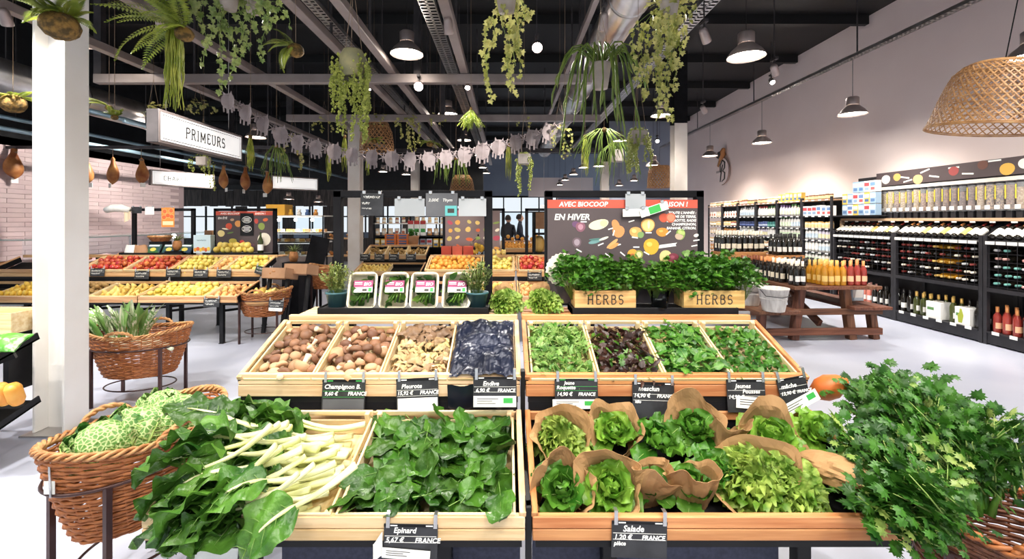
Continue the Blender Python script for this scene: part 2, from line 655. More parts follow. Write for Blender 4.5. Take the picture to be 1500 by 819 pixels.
# tiled wall behind the meat counter
tw = struct(MB().box((-9.2, 6.2, 0), (-9.02, 12.4, 2.95)).build('wall_left', GROUT), 'tiled wall behind the meat counter')
tme = MB().box((0, 0, 0), (.014, .595, .083), 0, .003).mesh('tile', TILEM)
for r in range(24):
    for k in range(11):
        y = 6.2 + k * .6 - (.3 if r % 2 else 0)
        if y > 6.19 and y + .59 < 12.4:
            put('tile', tme, tw, (-9.02, y, .86 + r * .087))
struct(MB().box((-16, 6.2, 2.95), (-9.02, 17.0, 3.1)).box((-9.3, 6.2, 2.95), (-9.02, 12.4, 5.4)).build('wall_soffit', SOFF), 'dark soffit above the meat counter')
cb = thing('cold_cabinet', 'tall pale blue cold cabinet at far edge behind the meat counter', 'cabinet', (-9.6, 8.1, 0))
MB().box((-.6, -.9, 0), (.3, .35, 2.35)).build('body', M('cold_blue', '#b7d3e4', '#c8e0ee', rough=.3), cb)
MB().box((.3, -.9, 2.36), (.36, .35, 2.9)).build('light_panel', M('cold_light', '#ffffff', emit=.8), cb)
MB().box((.3, -.9, 1.4), (.36, .35, 1.85)).build('black_panel', BLACK, cb)
for k in range(4):
    MB().box((.3, -.6 + k * .22, 1.86), (.36, -.5 + k * .22, 2.0)).build('control_switch', WHITEP, cb)

# H-section columns
def column(x, y, h, mat=CREAM, base=True, lab=None, w=.19):
    t = thing('steel_column', lab, 'column', (x, y, 0), None, 'steel columns carrying the roof')
    MB().box((-w / 2, -w / 2, .012), (w / 2, -w / 2 + .02, h), 0, .004).build('flange', mat, t)
    MB().box((-w / 2, w / 2 - .02, .012), (w / 2, w / 2, h), 0, .004).build('flange', mat, t)
    MB().box((-.008, -w / 2 + .02, .012), (.008, w / 2 - .02, h)).build('web', mat, t)
    MB().box((-w / 2 - .03, -w / 2 - .03, 0), (w / 2 + .03, w / 2 + .03, .012), 0, .003).build('base_plate', mat, t)
    if h < 5:
        MB().box((-w / 2, -w / 2, h), (w / 2, w / 2, 5.3)).build('dark_upper_post', BLACKW, t)
    return t


def column_near():
    t = thing('steel_column', 'thick white steel column standing beside the leek basket', 'column', (-3.41, 3.4, 0), None, 'steel columns carrying the roof')
    h = 5.3
    MB().box((.1, -.1, .012), (.12, .1, h), 0, .004).build('flange', WHITEP, t)
    MB().box((-.12, -.1, .012), (-.1, .1, h), 0, .004).build('flange', WHITEP, t)
    MB().box((-.1, .0, .012), (.1, .016, h)).build('web', WHITEP, t)
    MB().box((-.17, -.15, 0), (.17, .15, .012), 0, .003).build('base_plate', GALV, t)


column_near()
column(-3.35, 9.85, 3.75, lab='pale steel column rising behind the frame with blackboard cards', w=.26)
column(-3.35, 16.3, 3.75, lab='distant pale column behind the hanging garland', w=.28)
column(3.82, 9.85, 3.72, lab='cream steel column behind the big winter produce board', w=.28)
column(3.6, 16.3, 3.72, lab='distant cream column under the row of small lamps', w=.28)

# ---------------------------------------------------------------- overhead steel
FRH = 3.44
for y, xa, xb, lab in ((6.0, -5.55, 1.15, 'long grey box beam crossing above the garland'), (8.3, -4.1, 1.75, 'grey box beam crossing behind the garland with ivy on it'),
                       (12.2, -7.6, 2.6, 'far dark crossbeam over the middle of the shop')):
    t = thing('overhead_beam', lab, 'beam', (0, y, FRH))
    MB().box((xa, -.05, -.0), (xb, .05, .12), 0, .006).build('box_section', GREYST if y < 10 else DARKST, t)
    for x in (xa + .05, -1.2, xb - .1):
        MB().box((x - .05, -.04, .12), (x + .05, .04, 5.3 - FRH)).build('hanger_post', DARKST, t)
for x, y0, y1, lab in ((-4.72, 2.5, 16, 'overhead grey rail nearest the produce sign'), (-3.42, 2.2, 16, 'overhead grey rail above the thick white column'),
                       (-1.98, .8, 16, 'overhead grey rail beyond the fern ball'), (-1.54, .8, 16, 'overhead grey rail beside the trailing pot'),
                       (-.57, .8, 16, 'overhead grey rail near the middle of the roof')):
    z = FRH + .125
    t = thing('overhead_rail', lab, 'rail', (x, y0, z))
    MB().box((-.05, 0, 0), (.05, y1 - y0, .09), 0, .005).build('box_section', GREYST, t)
    for k in range(4):
        MB().box((-.012, .6 + k * 3.6, .09), (.012, .624 + k * 3.6, 5.3 - z)).build('hanger_rod', DARKST, t)


def cable_tray(x, z, y0, y1, lab, w=.12):
    t = thing('cable_tray', lab, 'cable tray', (x, y0, z))
    L_ = y1 - y0
    b = MB()
    for sx in (-1, 1):
        b.box((sx * w / 2 - .004, 0, 0), (sx * w / 2 + .004, L_, .05))
    b.box((-.012, 0, 0), (.012, L_, .004))
    b.build('side_rails', GALV, t)
    n = int(L_ / .07)
    b = MB()
    for k in range(n):
        b.box((-w / 2, k * .07, 0), (w / 2, k * .07 + .03, .004))
    o = b.build('perforated_bed', GALV, t)
    o['kind'] = 'stuff'
    for k in range(4):
        MB().box((-.008, .5 + k * L_ / 4.2, .05), (.008, .516 + k * L_ / 4.2, 5.3 - z)).build('hanger_rod', DARKST, t)


cable_tray(-2.01, 3.82, .9, 13, 'perforated cable tray running past the trailing pot')
cable_tray(-.82, 3.82, .9, 14, 'perforated cable tray over the big pendant lamp', .16)
cable_tray(2.08, 3.82, .9, 16, 'perforated cable tray beside the tall ivy plant', .16)
cable_tray(5.58, 4.2, 3.6, 16, 'cable tray carrying the lamps along the white wall', .1)


def duct(x, z, r, y0, y1, lab, step=1.1):
    t = thing('ventilation_duct', lab, 'duct', (x, y0, z))
    b = MB()
    b.T = Matrix.Rotation(-PI / 2, 4, 'X')
    b.lathe([(r, 0), (r, y1 - y0)], 32)
    b.build('pipe', GALV, t)
    k = .5
    while k < y1 - y0:
        b = MB()
        b.T = Matrix.Translation((0, k, 0)) @ Matrix.Rotation(-PI / 2, 4, 'X')
        b.lathe([(r, 0), (r + .012, .005), (r + .012, .035), (r, .04)], 32)
        b.build('joint_ring', GALV, t)
        k += step
    for k in range(4):
        MB().box((-.006, 1 + k * 3, r), (.006, 1.012 + k * 3, 5.3 - z)).build('hanger_rod', DARKST, t)


duct(1.28, 3.92, .21, .8, 15, 'shiny round ventilation duct running over the herb display')
duct(-7.0, 3.6, .24, 5.2, 16, 'shiny round ventilation duct behind the produce sign', 1.5)
t = thing('overhead_rail', 'thin grey rail alongside the round middle duct', 'rail', (.93, .8, 3.86))
MB().box((-.03, 0, 0), (.03, 14.5, .07), 0, .005).build('box_section', GREYST, t)
for k in range(3):
    MB().box((-.01, 1 + k * 4.5, .07), (.01, 1.02 + k * 4.5, 1.44)).build('hanger_rod', DARKST, t)
# service pipes over the counters, bluish skylight reflections painted into their colour
PIPEB = M('sky_tinted_pipe', '#86a9bd', '#b4cfdd', rough=.3, metal=.5, scale=1)
for k, (x, z) in enumerate(((-5.6, 3.05), (-6.1, 3.2), (-8.3, 3.3), (-7.7, 3.0))):
    t = thing('service_pipe', ('lowest thin pale pipe nearest the produce sign', 'second thin pale pipe from the produce sign', 'thin pale pipe farthest from the produce sign, along the tiled wall', 'third thin pale pipe from the produce sign')[k], 'pipe', (x, 6.5, z), None, 'service pipes over the counters')
    MB().tube([(0, 0, 0), (0, 9.8, 0)], .035, 8).build('pipe', PIPEB, t)
    for j in range(3):
        MB().box((-.006, 1 + j * 4, .03), (.006, 1.012 + j * 4, 5.3 - z)).build('hanger_rod', DARKST, t)

# ---------------------------------------------------------------- pendant lamps
def lamp_proto(glowm):
    t = thing('pendant_lamp', 'x', 'lamp')
    b = MB()
    b.lathe([(.2, 0), (.195, .02), (.16, .075), (.1, .13), (.085, .15)], 28, 0, caps=False)
    b.lathe([(.19, .004), (.15, .07), (.09, .13)], 28, 0, caps=False)
    b.build('shade', LAMPM, t)
    MB().lathe([(.085, .15), (.088, .16), (.088, .27), (.07, .285), (0, .285)], 20).build('housing', LAMPM, t)
    MB().lathe([(0, .012), (.1, .008), (.188, .022)], 24, caps=False).build('diffuser', glowm, t)
    return t


LP = Proto(lamp_proto(GLOW))


def place_lamp(p, sc, lab, grp):
    t = LP(p, None, sc, lab, grp)
    top = 4.2 if abs(p.x - 5.58) < .25 else 5.4
    MB().tube([(0, 0, .28), (0, 0, (top - p.z) / sc)], .004 / sc, 5).build('cable', BLACK, t)


def lamp(px, py, y, lab, power=1.0, sc=1.0, loc=None):
    p = loc if loc is not None else P(px, py, y)
    place_lamp(p, sc, lab, 'bell pendant lamps')
    light('SPOT', 'pendant_light', p + V((0, 0, -.015)), LAMP_W * power, size=.12, target=p + V((0, 0, -3)), cone=140, blend=.7)


lamp(596, 80, 5.47, 'bell pendant lamp beside the grey cable tray, above the garland')
lamp(656, 168, 9.0, 'bell pendant lamp behind the crossbeam, above the fern cone')
lamp(680, 206, 12.6, 'small bell lamp just under the fern cone')
lamp(1093, 84, 5.0, 'bell pendant lamp against the black roof by the white wall')
lamp(968, 170, 9.0, 'bell pendant lamp just under the tall ivy plant')
lamp(908, 207, 13.0, 'small bell lamp among the trailing bead plants')
lamp(1249, 168, 7.15, 'bell lamp hanging by a cable on the white wall, beside the bamboo shade', 1.8)
lamp(1116, 210, 9.7, 'bell lamp on the white wall above the grocery shelves', 1.6)
lamp(1040, 229, 12.1, 'bell lamp on the white wall beside the little bird sign', 1.6)
lamp(1512, 84, 4.7, 'bell lamp cut by the picture edge above the bamboo shade', 1.8)
for k, (px, py, y) in enumerate(((877, 204, 15.0), (957, 203, 12.5))):
    lamp(px, py + 40, y, ('small bell lamp between the far column and the trailing plants', 'small bell lamp beside the far bamboo shade')[k], .5)
for k in range(6):
    px, py = (855, 840, 828, 820, 812, 803)[k], (246, 256, 264, 271, 277, 284)[k]
    y = 13.5 + k * 1.9
    p = P(px, py, y)
    place_lamp(p, .8, 'tiny bell lamp in the receding row over the far aisle', 'bell lamps receding over the far aisle')
    if k % 2 == 0:
        light('SPOT', 'pendant_light', p + V((0, 0, -.02)), LAMP_W * .7, size=.12, target=p + V((0, 0, -3)), cone=140)
for k, (px, py, y) in enumerate(((929, 265, 15.5), (907, 272, 17 - .6), (423, 292, 13), (466, 296, 14))):
    lamp(px, py, y, ('small bell lamp before the blue grey end wall', 'lowest small bell lamp before the end wall', 'small bell lamp over the cheese counter beside the yellow crate', 'small bell lamp over the cheese counter near the black frame')[k], .5, .75)
for k, (px, py, y) in enumerate(((702, 228, 15), (707, 246, 16.2), (712, 254, 17.5), (561, 252, 14.5), (595, 256, 15.2))):
    place_lamp(P(px, py, y), .8, 'tiny far bell lamp under the garland', 'tiny far lamps under the garland')
# the same rows go on above and behind the camera
for k, (x, y, z) in enumerate(((-1.23, 1.9, 3.7), (-1.23, -1.6, 3.7), (2.9, 1.2, 3.6), (2.9, -2.4, 3.6), (-5.2, 1.9, 3.7), (-5.2, 5.4, 3.75), (-5.2, -1.6, 3.7), (.9, .2, 3.65), (5.58, 2.4, 3.3), (-5.2, 9.2, 3.3))):
    p = V((x, y, z))
    place_lamp(p, 1.0, 'bell pendant lamp of the rows above the shop floor', 'bell pendant lamps')
    light('SPOT', 'pendant_light', p + V((0, 0, -.015)), LAMP_W, size=.12, target=p + V((0, 0, -3)), cone=140, blend=.7)


def track_spot(p, target, lab, power=1.0, r=.05, cone=70):
    p, target = V(p), V(target)
    q = (target - p).to_track_quat('-Z', 'Y')
    t = thing('track_spotlight', lab, 'spotlight', p, None, 'track spotlights')
    R_ = q.to_matrix().to_4x4()
    b = MB()
    b.T = R_
    b.lathe([(r, 0), (r * 1.05, .01), (r * .95, .13), (r * .6, .16), (0, .16)], 18, caps=False)
    b.build('head', LAMPM, t)
    b = MB()
    b.T = R_
    b.lathe([(0, .012), (r * .92, .012)], 18, caps=False)
    b.build('lens', GLOWS, t)
    c = R_ @ V((0, 0, .1))
    MB().bar(c, (c.x, c.y, c.z + .1), .012, .03).build('arm', DARKST, t)
    MB().box((c.x - .02, c.y - .06, c.z + .1), (c.x + .02, c.y + .06, c.z + .13)).build('adapter', DARKST, t)
    MB().box((c.x - .006, c.y - .006, c.z + .13), (c.x + .006, c.y + .006, 5.4 - p.z)).build('drop_rod', DARKST, t)
    light('SPOT', 'track_light', p + (target - p).normalized() * .01, SPOT_W * power, (1, .95, .88), .05, target, cone, .5)


track_spot(P(613, 127, 5.85), (-.6, 1.0, .9), 'brilliant track spot under the crossbeam between two pendant lamps', 1.0, .06)
track_spot(P(787, 70, 5.2), (.4, .8, .9), 'brilliant track spot before the black roof beside the ivy strands', 1.0, .06)
track_spot(P(685, 129, 6.0), (-.2, 3, 0), 'small track spot hanging above the fern cone', .5, .035)
track_spot(P(1132, 121, 9.4), (5.2, 6, 1.2), 'track spot high on the white wall beside the dark roof', .7, .05)
track_spot(P(963, 207, 12.8), (3.5, 9, 1.2), 'track spot before the end wall beside the cream column', .4, .05)
track_spot(P(540, 131, 6.6), (-2.4, 6, .8), 'slim white spot beside the trailing pot', .3, .035)
for k, (x, y, tx, ty) in enumerate(((-2.0, .7, -.8, 1.7), (-.57, -.5, -.3, 1.8), (.93, -.6, .6, 1.7), (2.08, .2, 1.0, 1.8), (-.57, 1.2, -.5, 2.1), (.93, 1.1, .6, 2.1), (-3.4, 1.0, -1.9, 2.2), (2.08, 1.2, 1.7, 1.9))):
    track_spot((x, y, 3.4), (tx, ty, .8), 'track spot above the front display, out over the picture edge', .46, .035, 60)
for k, (x, y, tx, ty, tz) in enumerate(((-3.42, 4.4, -4.4, 6.0, .9), (-4.72, 4.2, -5.6, 6.0, .9), (-.57, 4.4, -.5, 6.0, .9), (.93, 4.3, .9, 6.0, .9), (2.08, 4.6, 4.0, 6.3, .9), (3.4, 3.6, 6.2, 6.0, 1.2), (3.4, 5.6, 6.2, 8.6, 1.2), (3.4, 7.6, 6.2, 10.5, 1.2))):
    track_spot((x, y, 3.44), (tx, ty, tz), 'grey track spot aimed from the rails at the displays behind', .9, .045, 60)
for k, (x, y, tx, ty, tz, pw_) in enumerate(((-3.42, 1.2, -2.6, 3.2, 0, .8), (-4.72, 2.2, -3.6, 3.6, 0, 1.2), (-3.42, 2.6, -2.4, 4.4, 0, 1.0), (-4.72, 3.6, -3.3, 5.0, .2, .9), (-4.72, .4, -3.6, 1.6, 0, .9), (-6.4, 8.2, -9, 8.6, 2.0, 1.3), (-6.4, 10.4, -9, 11.0, 2.0, 1.3), (3.4, 1.4, 3.2, 3.6, 0, .25), (3.4, 2.4, 4.6, 4.2, 0, .25))):  # extra spots, added to brighten the aisle floor and the tiled wall
    track_spot((x, y, 3.44), (tx, ty, tz), 'extra grey track spot added to brighten the floor and walls of the aisles', pw_, .045, 75)
# ================================================================ leaf shapes
def leaf(b, L, W, prof, nu=6, nv=9, fold=.25, bend=.5, ruf=.0, rf=4, cup=0.0, seed=0, m=0, rib=1, ribr=.002, pet=0.0, petr=.002, a0=.0, T=None, lift=.001, puck=0.0):
    r_ = random.Random(seed)
    ph, ph2 = r_.uniform(0, 6), r_.uniform(0, 6)
    o = b.T
    if T is not None:
        b.T = T if o is None else o @ T
    cl = []
    y = z = 0.0
    for i in range(nv + 1):
        t = i / nv
        a = a0 - bend * t
        cl.append((y, z, a))
        y += math.cos(a) * L / nv
        z += math.sin(a) * L / nv

    def fn(u, t):
        i = t * nv
        k = min(int(round(i)), nv)
        y_, z_, a = cl[k]
        s = u * 2 - 1
        w = W / 2 * prof(t)
        off = abs(s) * w * fold + cup * s * s * W + ruf * s * s * math.sin(2 * PI * rf * t + (ph if s < 0 else ph2)) + ruf * .5 * math.sin(7 * s + 11 * t + ph)
        if puck:
            off += puck * (NZ.noise(V((s * w * 28 + ph, t * L * 28, seed))) + .6 * abs(math.sin(14 * t + 3 * abs(s)))) * min(1, abs(s) * 3)
        wob = 1 + .08 * math.sin(9 * t + ph2)
        return (s * w * wob, y_ - math.sin(a) * off, z_ + math.cos(a) * off)
    b.grid(fn, nu, nv, m)
    if rib is not None:
        pts, rs = [], []
        if pet:
            pts += [(0, -pet, -.0), (0, -pet * .5, .0)]
            rs += [petr * 1.15, petr]
        for i in range(0, nv, 2):
            y_, z_, a = cl[i]
            pts.append((0, y_, z_ + lift))
            rs.append(max(ribr * (1 - i / nv), .0006))
        b.tube(pts, rs, 5, rib)
    b.T = o
    return b


PF_SPIN = lambda t: max(.02, math.sin(PI * min(1, t ** .72)) ** .75)
PF_OVAL = lambda t: max(.03, (1 - abs(2 * t ** .85 - 1) ** 2.4) ** .62)
PF_LET = lambda t: max(.05, (.28 + .72 * math.sin(PI * .5 * min(1, t * 1.5))) * (1 - max(0, (t - .72) / .28) ** 2.2 * .75))
PF_CHD = lambda t: max(.03, math.sin(PI * min(1, (t * .96 + .02) ** .62)) ** .7)
PF_STRAP = lambda t: max(.05, math.sin(PI * min(1, t * .94 + .06)) ** .5)


def outline_leaf(b, pts, size, T, m=0, droop=.25):
    """lobed leaf from half an outline, a fan about its middle, bent down to the sides"""
    full = [(x, y) for x, y in pts] + [(-x, y) for x, y in pts[-2:0:-1]]
    vs = [V((0, .42 * size, .04 * size))] + [V((x * size, y * size, -droop * (x * x + (y - .4) ** 2 * .5) * size)) for x, y in full]
    n = len(full)
    o = b.T
    b.T = T if o is None else o @ T
    b.add(vs, [[0, 1 + i, 1 + (i + 1) % n] for i in range(n)], m, False)
    b.T = o


O_IVY = [(0, .05), (.24, -.1), (.5, .12), (.33, .27), (.56, .52), (.26, .56), (0, 1)]
O_PAR = [(0, 0), (.13, .26), (.52, .18), (.4, .42), (.72, .56), (.4, .62), (.42, .92), (.19, .8), (0, 1.05)]
O_OVAL = [(0, 0), (.25, .18), (.36, .45), (.28, .78), (0, 1)]


def rot_rand(tilt=1.0, az=None):
    return (Matrix.Rotation(U(0, 2 * PI) if az is None else az, 4, 'Z') @ Matrix.Rotation(U(-tilt, tilt), 4, 'X') @ Matrix.Rotation(U(-tilt, tilt), 4, 'Y'))


def TR(p):
    return Matrix.Translation(p)


# ================================================================ display stands
SL_LO = math.atan2(.125, .52)
SL_UP = math.atan2(.162, .43)


def slope_matrix(x, y, z, ang):
    T = Matrix.Rotation(ang, 4, 'X')
    T.translation = (x, y, z)
    return T


def plank(parent, a, b_, mats, axis, name='plank', c=.003):
    ce = [(a[i] + b_[i]) / 2 for i in range(3)]
    return MB().box([a[i] - ce[i] for i in range(3)], [b_[i] - ce[i] for i in range(3)], 0, c).build(name, mats[axis], parent, ce)


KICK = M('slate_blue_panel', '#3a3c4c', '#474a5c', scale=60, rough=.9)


def stand(x0, yf, lab, wd, w=1.25, frame=True, fr=(.17, 1.08), kick=None, deckslats=4):
    t = thing('produce_stand', lab, 'display stand', (x0, yf, 0), None, 'slanted produce stands')
    # wooden boards
    plank(t, (0, -.025, .553), (w, 0, .591), wd, 0, 'front_plank')
    plank(t, (0, -.025, .593), (w, 0, .632), wd, 0, 'front_plank')
    plank(t, (0, .495, .816), (w, .52, .868), wd, 0, 'front_plank')
    plank(t, (0, .495, .87), (w, .52, .917), wd, 0, 'front_plank')
    plank(t, (.0, .488, .715), (w, .508, .752), wd, 0, 'back_plank')
    plank(t, (.0, .955, 1.04), (w, .98, 1.079), wd, 0, 'back_plank')
    for k in range(deckslats):
        plank(t, (-.0, 1.0 + k * .075, 1.042), (w, 1.062 + k * .075, 1.06), wd, 0, 'deck_slat')
    T1, T2 = slope_matrix(0, 0, .545, SL_LO), slope_matrix(0, .52, .82, SL_UP)
    for (x, T, L_, h0, h1) in ((0, T1, .52, .0, .085), (w, T1, .52, .0, .085), (0, T2, .45, .0, .075), (w, T2, .45, .0, .075)):
        s = -1 if x else 1
        b = MB()
        b.T = T
        b.box((x, .0, h0), (x + s * .012, L_, h1))
        b.build('side_panel', BLACKW, t)
        b = MB()
        b.T = T
        b.box((x - s * .004, .0, h1), (x + s * .018, L_, h1 + .018), 0, .002)
        b.build('side_cap', wd[1], t)
    # steel
    b = MB()
    b.T = T1
    b.box((.012, .0, -.012), (w - .012, .5, -.004))
    b.build('lower_shelf', BLACK, t)
    b = MB()
    b.T = T2
    b.box((.012, .0, -.012), (w - .012, .44, -.004))
    b.build('upper_shelf', BLACK, t)
    MB().box((.01, -.02, .53), (w - .01, .01, .552)).build('steel_rail', BLACK, t)
    MB().box((.01, .5, .79), (w - .01, .52, .815)).build('steel_rail', BLACK, t)
    MB().box((.012, .5, .56), (w - .012, .508, .79)).build('riser_panel', BLACKW, t)
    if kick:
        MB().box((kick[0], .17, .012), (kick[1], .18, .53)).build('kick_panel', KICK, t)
    for x in (.28, w - .28):
        MB().box((x - .025, .1, .006), (x + .025, .15, .545), 0, .003).build('leg', BLACK, t)
        MB().box((x - .025, 1.1, .006), (x + .025, 1.15, 1.04), 0, .003).build('leg', BLACK, t)
        MB().bar((x, .13, .42), (x, 1.12, .3), .03, .03).build('brace', BLACK, t)
        MB().box((x - .03, .095, 0), (x + .03, .155, .008)).build('foot', BLACK, t)
        MB().box((x - .03, 1.095, 0), (x + .03, 1.155, .008)).build('foot', BLACK, t)
    MB().box((.28, 1.11, .3), (w - .28, 1.14, .33)).build('brace', BLACK, t)
    if frame:
        a, c = fr
        for x in (a, c):
            MB().box((x - .024, 1.2, 1.06), (x + .024, 1.25, 1.775), 0, .003).build('frame_post', BLACKW, t)
        MB().box((a - .024, 1.2, 1.735), (c + .024, 1.25, 1.776), 0, .003).build('frame_top', BLACKW, t)
    return t


def crate(T, w, d, h, mats, lab, name='wooden_crate', group='wooden crates in the stands', back=True, front=True):
    """open crate; T places its front left bottom corner, y runs up the slope"""
    t = thing(name, lab, 'crate', T.translation, T.to_euler(), group)
    s = .009
    plank(t, (s, 0, .002), (w - s, d, .008), mats, 1, 'bottom_board', .001)
    for k in range(2):
        z0 = .012 + k * (h * .5)
        z1 = z0 + h * .44
        if front:
            plank(t, (0, 0, z0), (w, s, z1), mats, 0, 'front_slat', .0015)
        plank(t, (0, s, z0), (s, d - s, z1), mats, 1, 'side_slat', .0015)
        plank(t, (w - s, s, z0), (w, d - s, z1), mats, 1, 'side_slat', .0015)
    if back:
        plank(t, (0, d - s, .012), (w, d, h * .9), mats, 0, 'back_slat', .0015)
        plank(t, (0, d - s, h * 1.15), (w, d, h * 1.4), mats, 0, 'back_slat', .0015)
    q = .02
    for (x, y, zt) in ((s, s, h * .98), (w - s - q, s, h * .98), (s, d - s - q, h * (1.4 if back else 1)), (w - s - q, d - s - q, h * (1.4 if back else 1))):
        plank(t, (x, y, .008), (x + q, y + q, zt), mats, 2, 'corner_post', .002)
    return t


XL, XR, YF = -1.19, .085, 1.47
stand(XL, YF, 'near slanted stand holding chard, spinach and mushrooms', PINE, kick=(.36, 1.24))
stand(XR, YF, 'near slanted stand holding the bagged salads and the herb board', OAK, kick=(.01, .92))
t = thing('steel_post', 'black upright post standing between the two near stands', 'post', ((XL + 1.25 + XR) / 2, YF - .01, 0))
MB().box((-.01, -.01, .008), (.01, .03, .66), 0, .002).build('shaft', BLACK, t)
MB().box((-.01, .5, .66), (.01, .54, .93), 0, .002).build('upper_shaft', BLACK, t)
MB().box((-.01, .0, .6), (.01, .54, .66)).build('link', BLACK, t)
MB().box((-.03, -.03, 0), (.03, .05, .008)).build('foot', BLACK, t)
LOZ, UPZ = .545, .82
TLO = lambda x: slope_matrix(x, YF, LOZ, SL_LO)
TUP = lambda x: slope_matrix(x, YF + .52, UPZ, SL_UP)


def on_slope(px, py, lift, tier=0, yf=YF):
    """point lying lift above a tier's sloping bed that projects to this pixel"""
    y0, z0, a = (yf, LOZ, SL_LO) if tier == 0 else (yf + .52, UPZ, SL_UP)
    k = (py - CY) / F
    ta = math.tan(a)
    # 1.6 - (z0 + ta (y - y0) + lift) = k y
    y = (EYE - z0 - lift + ta * y0) / (k + ta)
    return V(((px - CX) * y / F, y, EYE - k * y))


# ---------------------------------------------------------------- near crates
crate(TLO(XL + .015), .6, .485, .09, CRATE, 'pale crate under the heap of chard leaves', back=True)
crate(TLO(XL + .63), .59, .485, .09, CRATE, 'pale crate full of loose spinach leaves', back=True)
UPC = []
for k, lab in enumerate(('pale crate of brown mushrooms at the end of the near stand', 'pale crate of brown mushrooms beside the oyster mushrooms', 'pale crate of oyster mushrooms', 'pale crate hidden under the crumpled dark blue wrapping')):
    crate(TUP(XL + .025 + k * .302), .297, .425, .075, CRATE, lab)
for k, lab in enumerate(('pale crate of rocket salad', 'pale crate of dark red mixed salad', 'pale crate of baby spinach shoots', 'pale crate of small round salad leaves')):
    crate(TUP(XR + .025 + k * .302), .297, .425, .075, CRATE, lab)

# ---------------------------------------------------------------- spinach
sp_me = []
for k in range(7):
    b = MB()
    L_ = .14 + .018 * (k % 4)
    leaf(b, L_ * .86, .092 + .012 * (k % 3), PF_OVAL, 8, 11, fold=(.05, .2, .1, -.12, .3, .12, .08)[k], bend=(.5, 1.1, -.4, .8, 1.4, .3, 1.0)[k], ruf=.01, rf=2.2, seed=k, ribr=.0016, pet=.045, petr=.0018, a0=.25)
    sp_me.append(b.mesh('spinach_leaf', [SPIN, RIBD]))
T = TLO(XL + .63)
i = 0
for layer in range(3):
    n = (44, 50, 42)[layer]
    for q in range(n):
        u, v = U(.05, .54), U(.05, .45)
        if layer == 2 and q < 26:
            u, v = .06 + (q % 7) * .078 + U(-.03, .03), .05 + (q // 7) * .115 + U(-.04, .04)
        cen = 1 - ((u - .295) / .3) ** 4 * .5
        p = T @ V((u, v, .035 + layer * .026 * cen + U(0, .02)))
        Rm = Matrix.Rotation(SL_LO, 4, 'X') @ Matrix.Rotation(U(0, 2 * PI), 4, 'Z') @ Matrix.Rotation(U(-.35, .55), 4, 'X') @ Matrix.Rotation(U(-.6, .6), 4, 'Y')
        c = Rm @ V((0, .06, 0))
        o = put('spinach_leaf', sp_me[i % 7], None, p - c, Rm.to_euler(), U(.8, 1.15))
        tag(o, 'loose dark green spinach leaf in the near pale crate', 'leaf', 'spinach leaves in the crate')
        i += 1

# ---------------------------------------------------------------- chard
ch_me = []
for k in range(6):
    b = MB()
    L_ = .24 + .025 * (k % 3)
    leaf(b, L_, .17 + .02 * (k % 2), PF_CHD, 14, 18, fold=(.2, .45, .05, .3, .55, .15)[k], bend=(.9, 1.3, .6, 1.5, .8, 1.9)[k], ruf=.02, rf=3.2, seed=20 + k, rib=None, a0=.3, puck=.009)
    bl_ = b.mesh('blade', [CHARD])
    b = MB()
    pts, rs = [], []
    for q in range(6):
        tt = q / 5
        pts.append((0, -.24 + .24 * tt, -.02 * math.sin(PI * tt)))
        rs.append(.0115 - .005 * tt)
    a = .3
    y = z = 0
    for q in range(9):
        tt = q / 14
        y += math.cos(.3 - (.9, 1.3, .6, 1.5, .8, 1.9)[k] * tt) * L_ / 14
        z += math.sin(.3 - (.9, 1.3, .6, 1.5, .8, 1.9)[k] * tt) * L_ / 14
        pts.append((0, y, z + .003))
        rs.append(.0062 * (1 - q / 9.5))
    b.tube(pts, rs, 8, 0)
    b.v = [(x * 1.5, y_, z_) for x, y_, z_ in b.v]
    st_ = b.mesh('stalk', [CHST])
    b = MB()
    for q in range(5):
        for s in (-1, 1):
            tt = .12 + q * .15
            kk = int(tt * 14)
            w_ = (.17 + .02 * (k % 2)) / 2 * PF_CHD(tt)
            bd = (.9, 1.3, .6, 1.5, .8, 1.9)[k]
            fo = (.2, .45, .05, .3, .55, .15)[k]
            yy = sum(math.cos(.3 - bd * j / 14) * L_ / 14 for j in range(kk))
            zz = sum(math.sin(.3 - bd * j / 14) * L_ / 14 for j in range(kk))
            b.tube([(0, yy, zz + .002), (s * w_ * .45, yy + .022, zz + .004 + w_ * .45 * fo), (s * w_ * .8, yy + .045, zz + .004 + w_ * .8 * fo - .012 * bd)], [.0022, .0015, .0007], 4)
    ve_ = b.mesh('veins', [RIBD])
    ch_me.append((bl_, st_, ve_))


def chard(p, R_, k, sc=1.0, lab='white stalked chard leaf heaped in the near crate', grp='chard leaves heaped in the crate'):
    t = thing('chard_leaf', lab, 'leaf', p, R_.to_euler(), grp)
    t.scale = (sc,) * 3
    put('blade', ch_me[k][0], t)
    put('stalk', ch_me[k][1], t)
    put('veins', ch_me[k][2], t)
    return t


T = TLO(XL)
for q in range(64):
    lay = q / 64
    v = (q % 9) / 9 * .42 + .03 + U(-.02, .02)
    u = .34 + U(-.06, .05) - lay * .02
    az = PI / 2 + U(-.3, .32) + (.42 * (1 - v / .3) if v < .2 else -.15)
    p = T @ V((u, v, .035 + lay * .085 + U(0, .02)))
    R_ = Matrix.Rotation(az, 4, 'Z') @ Matrix.Rotation(U(-.08, .28), 4, 'X') @ Matrix.Rotation(U(-.7, .7), 4, 'Y')
    chard(p, R_, q % 6, U(.85, 1.1))
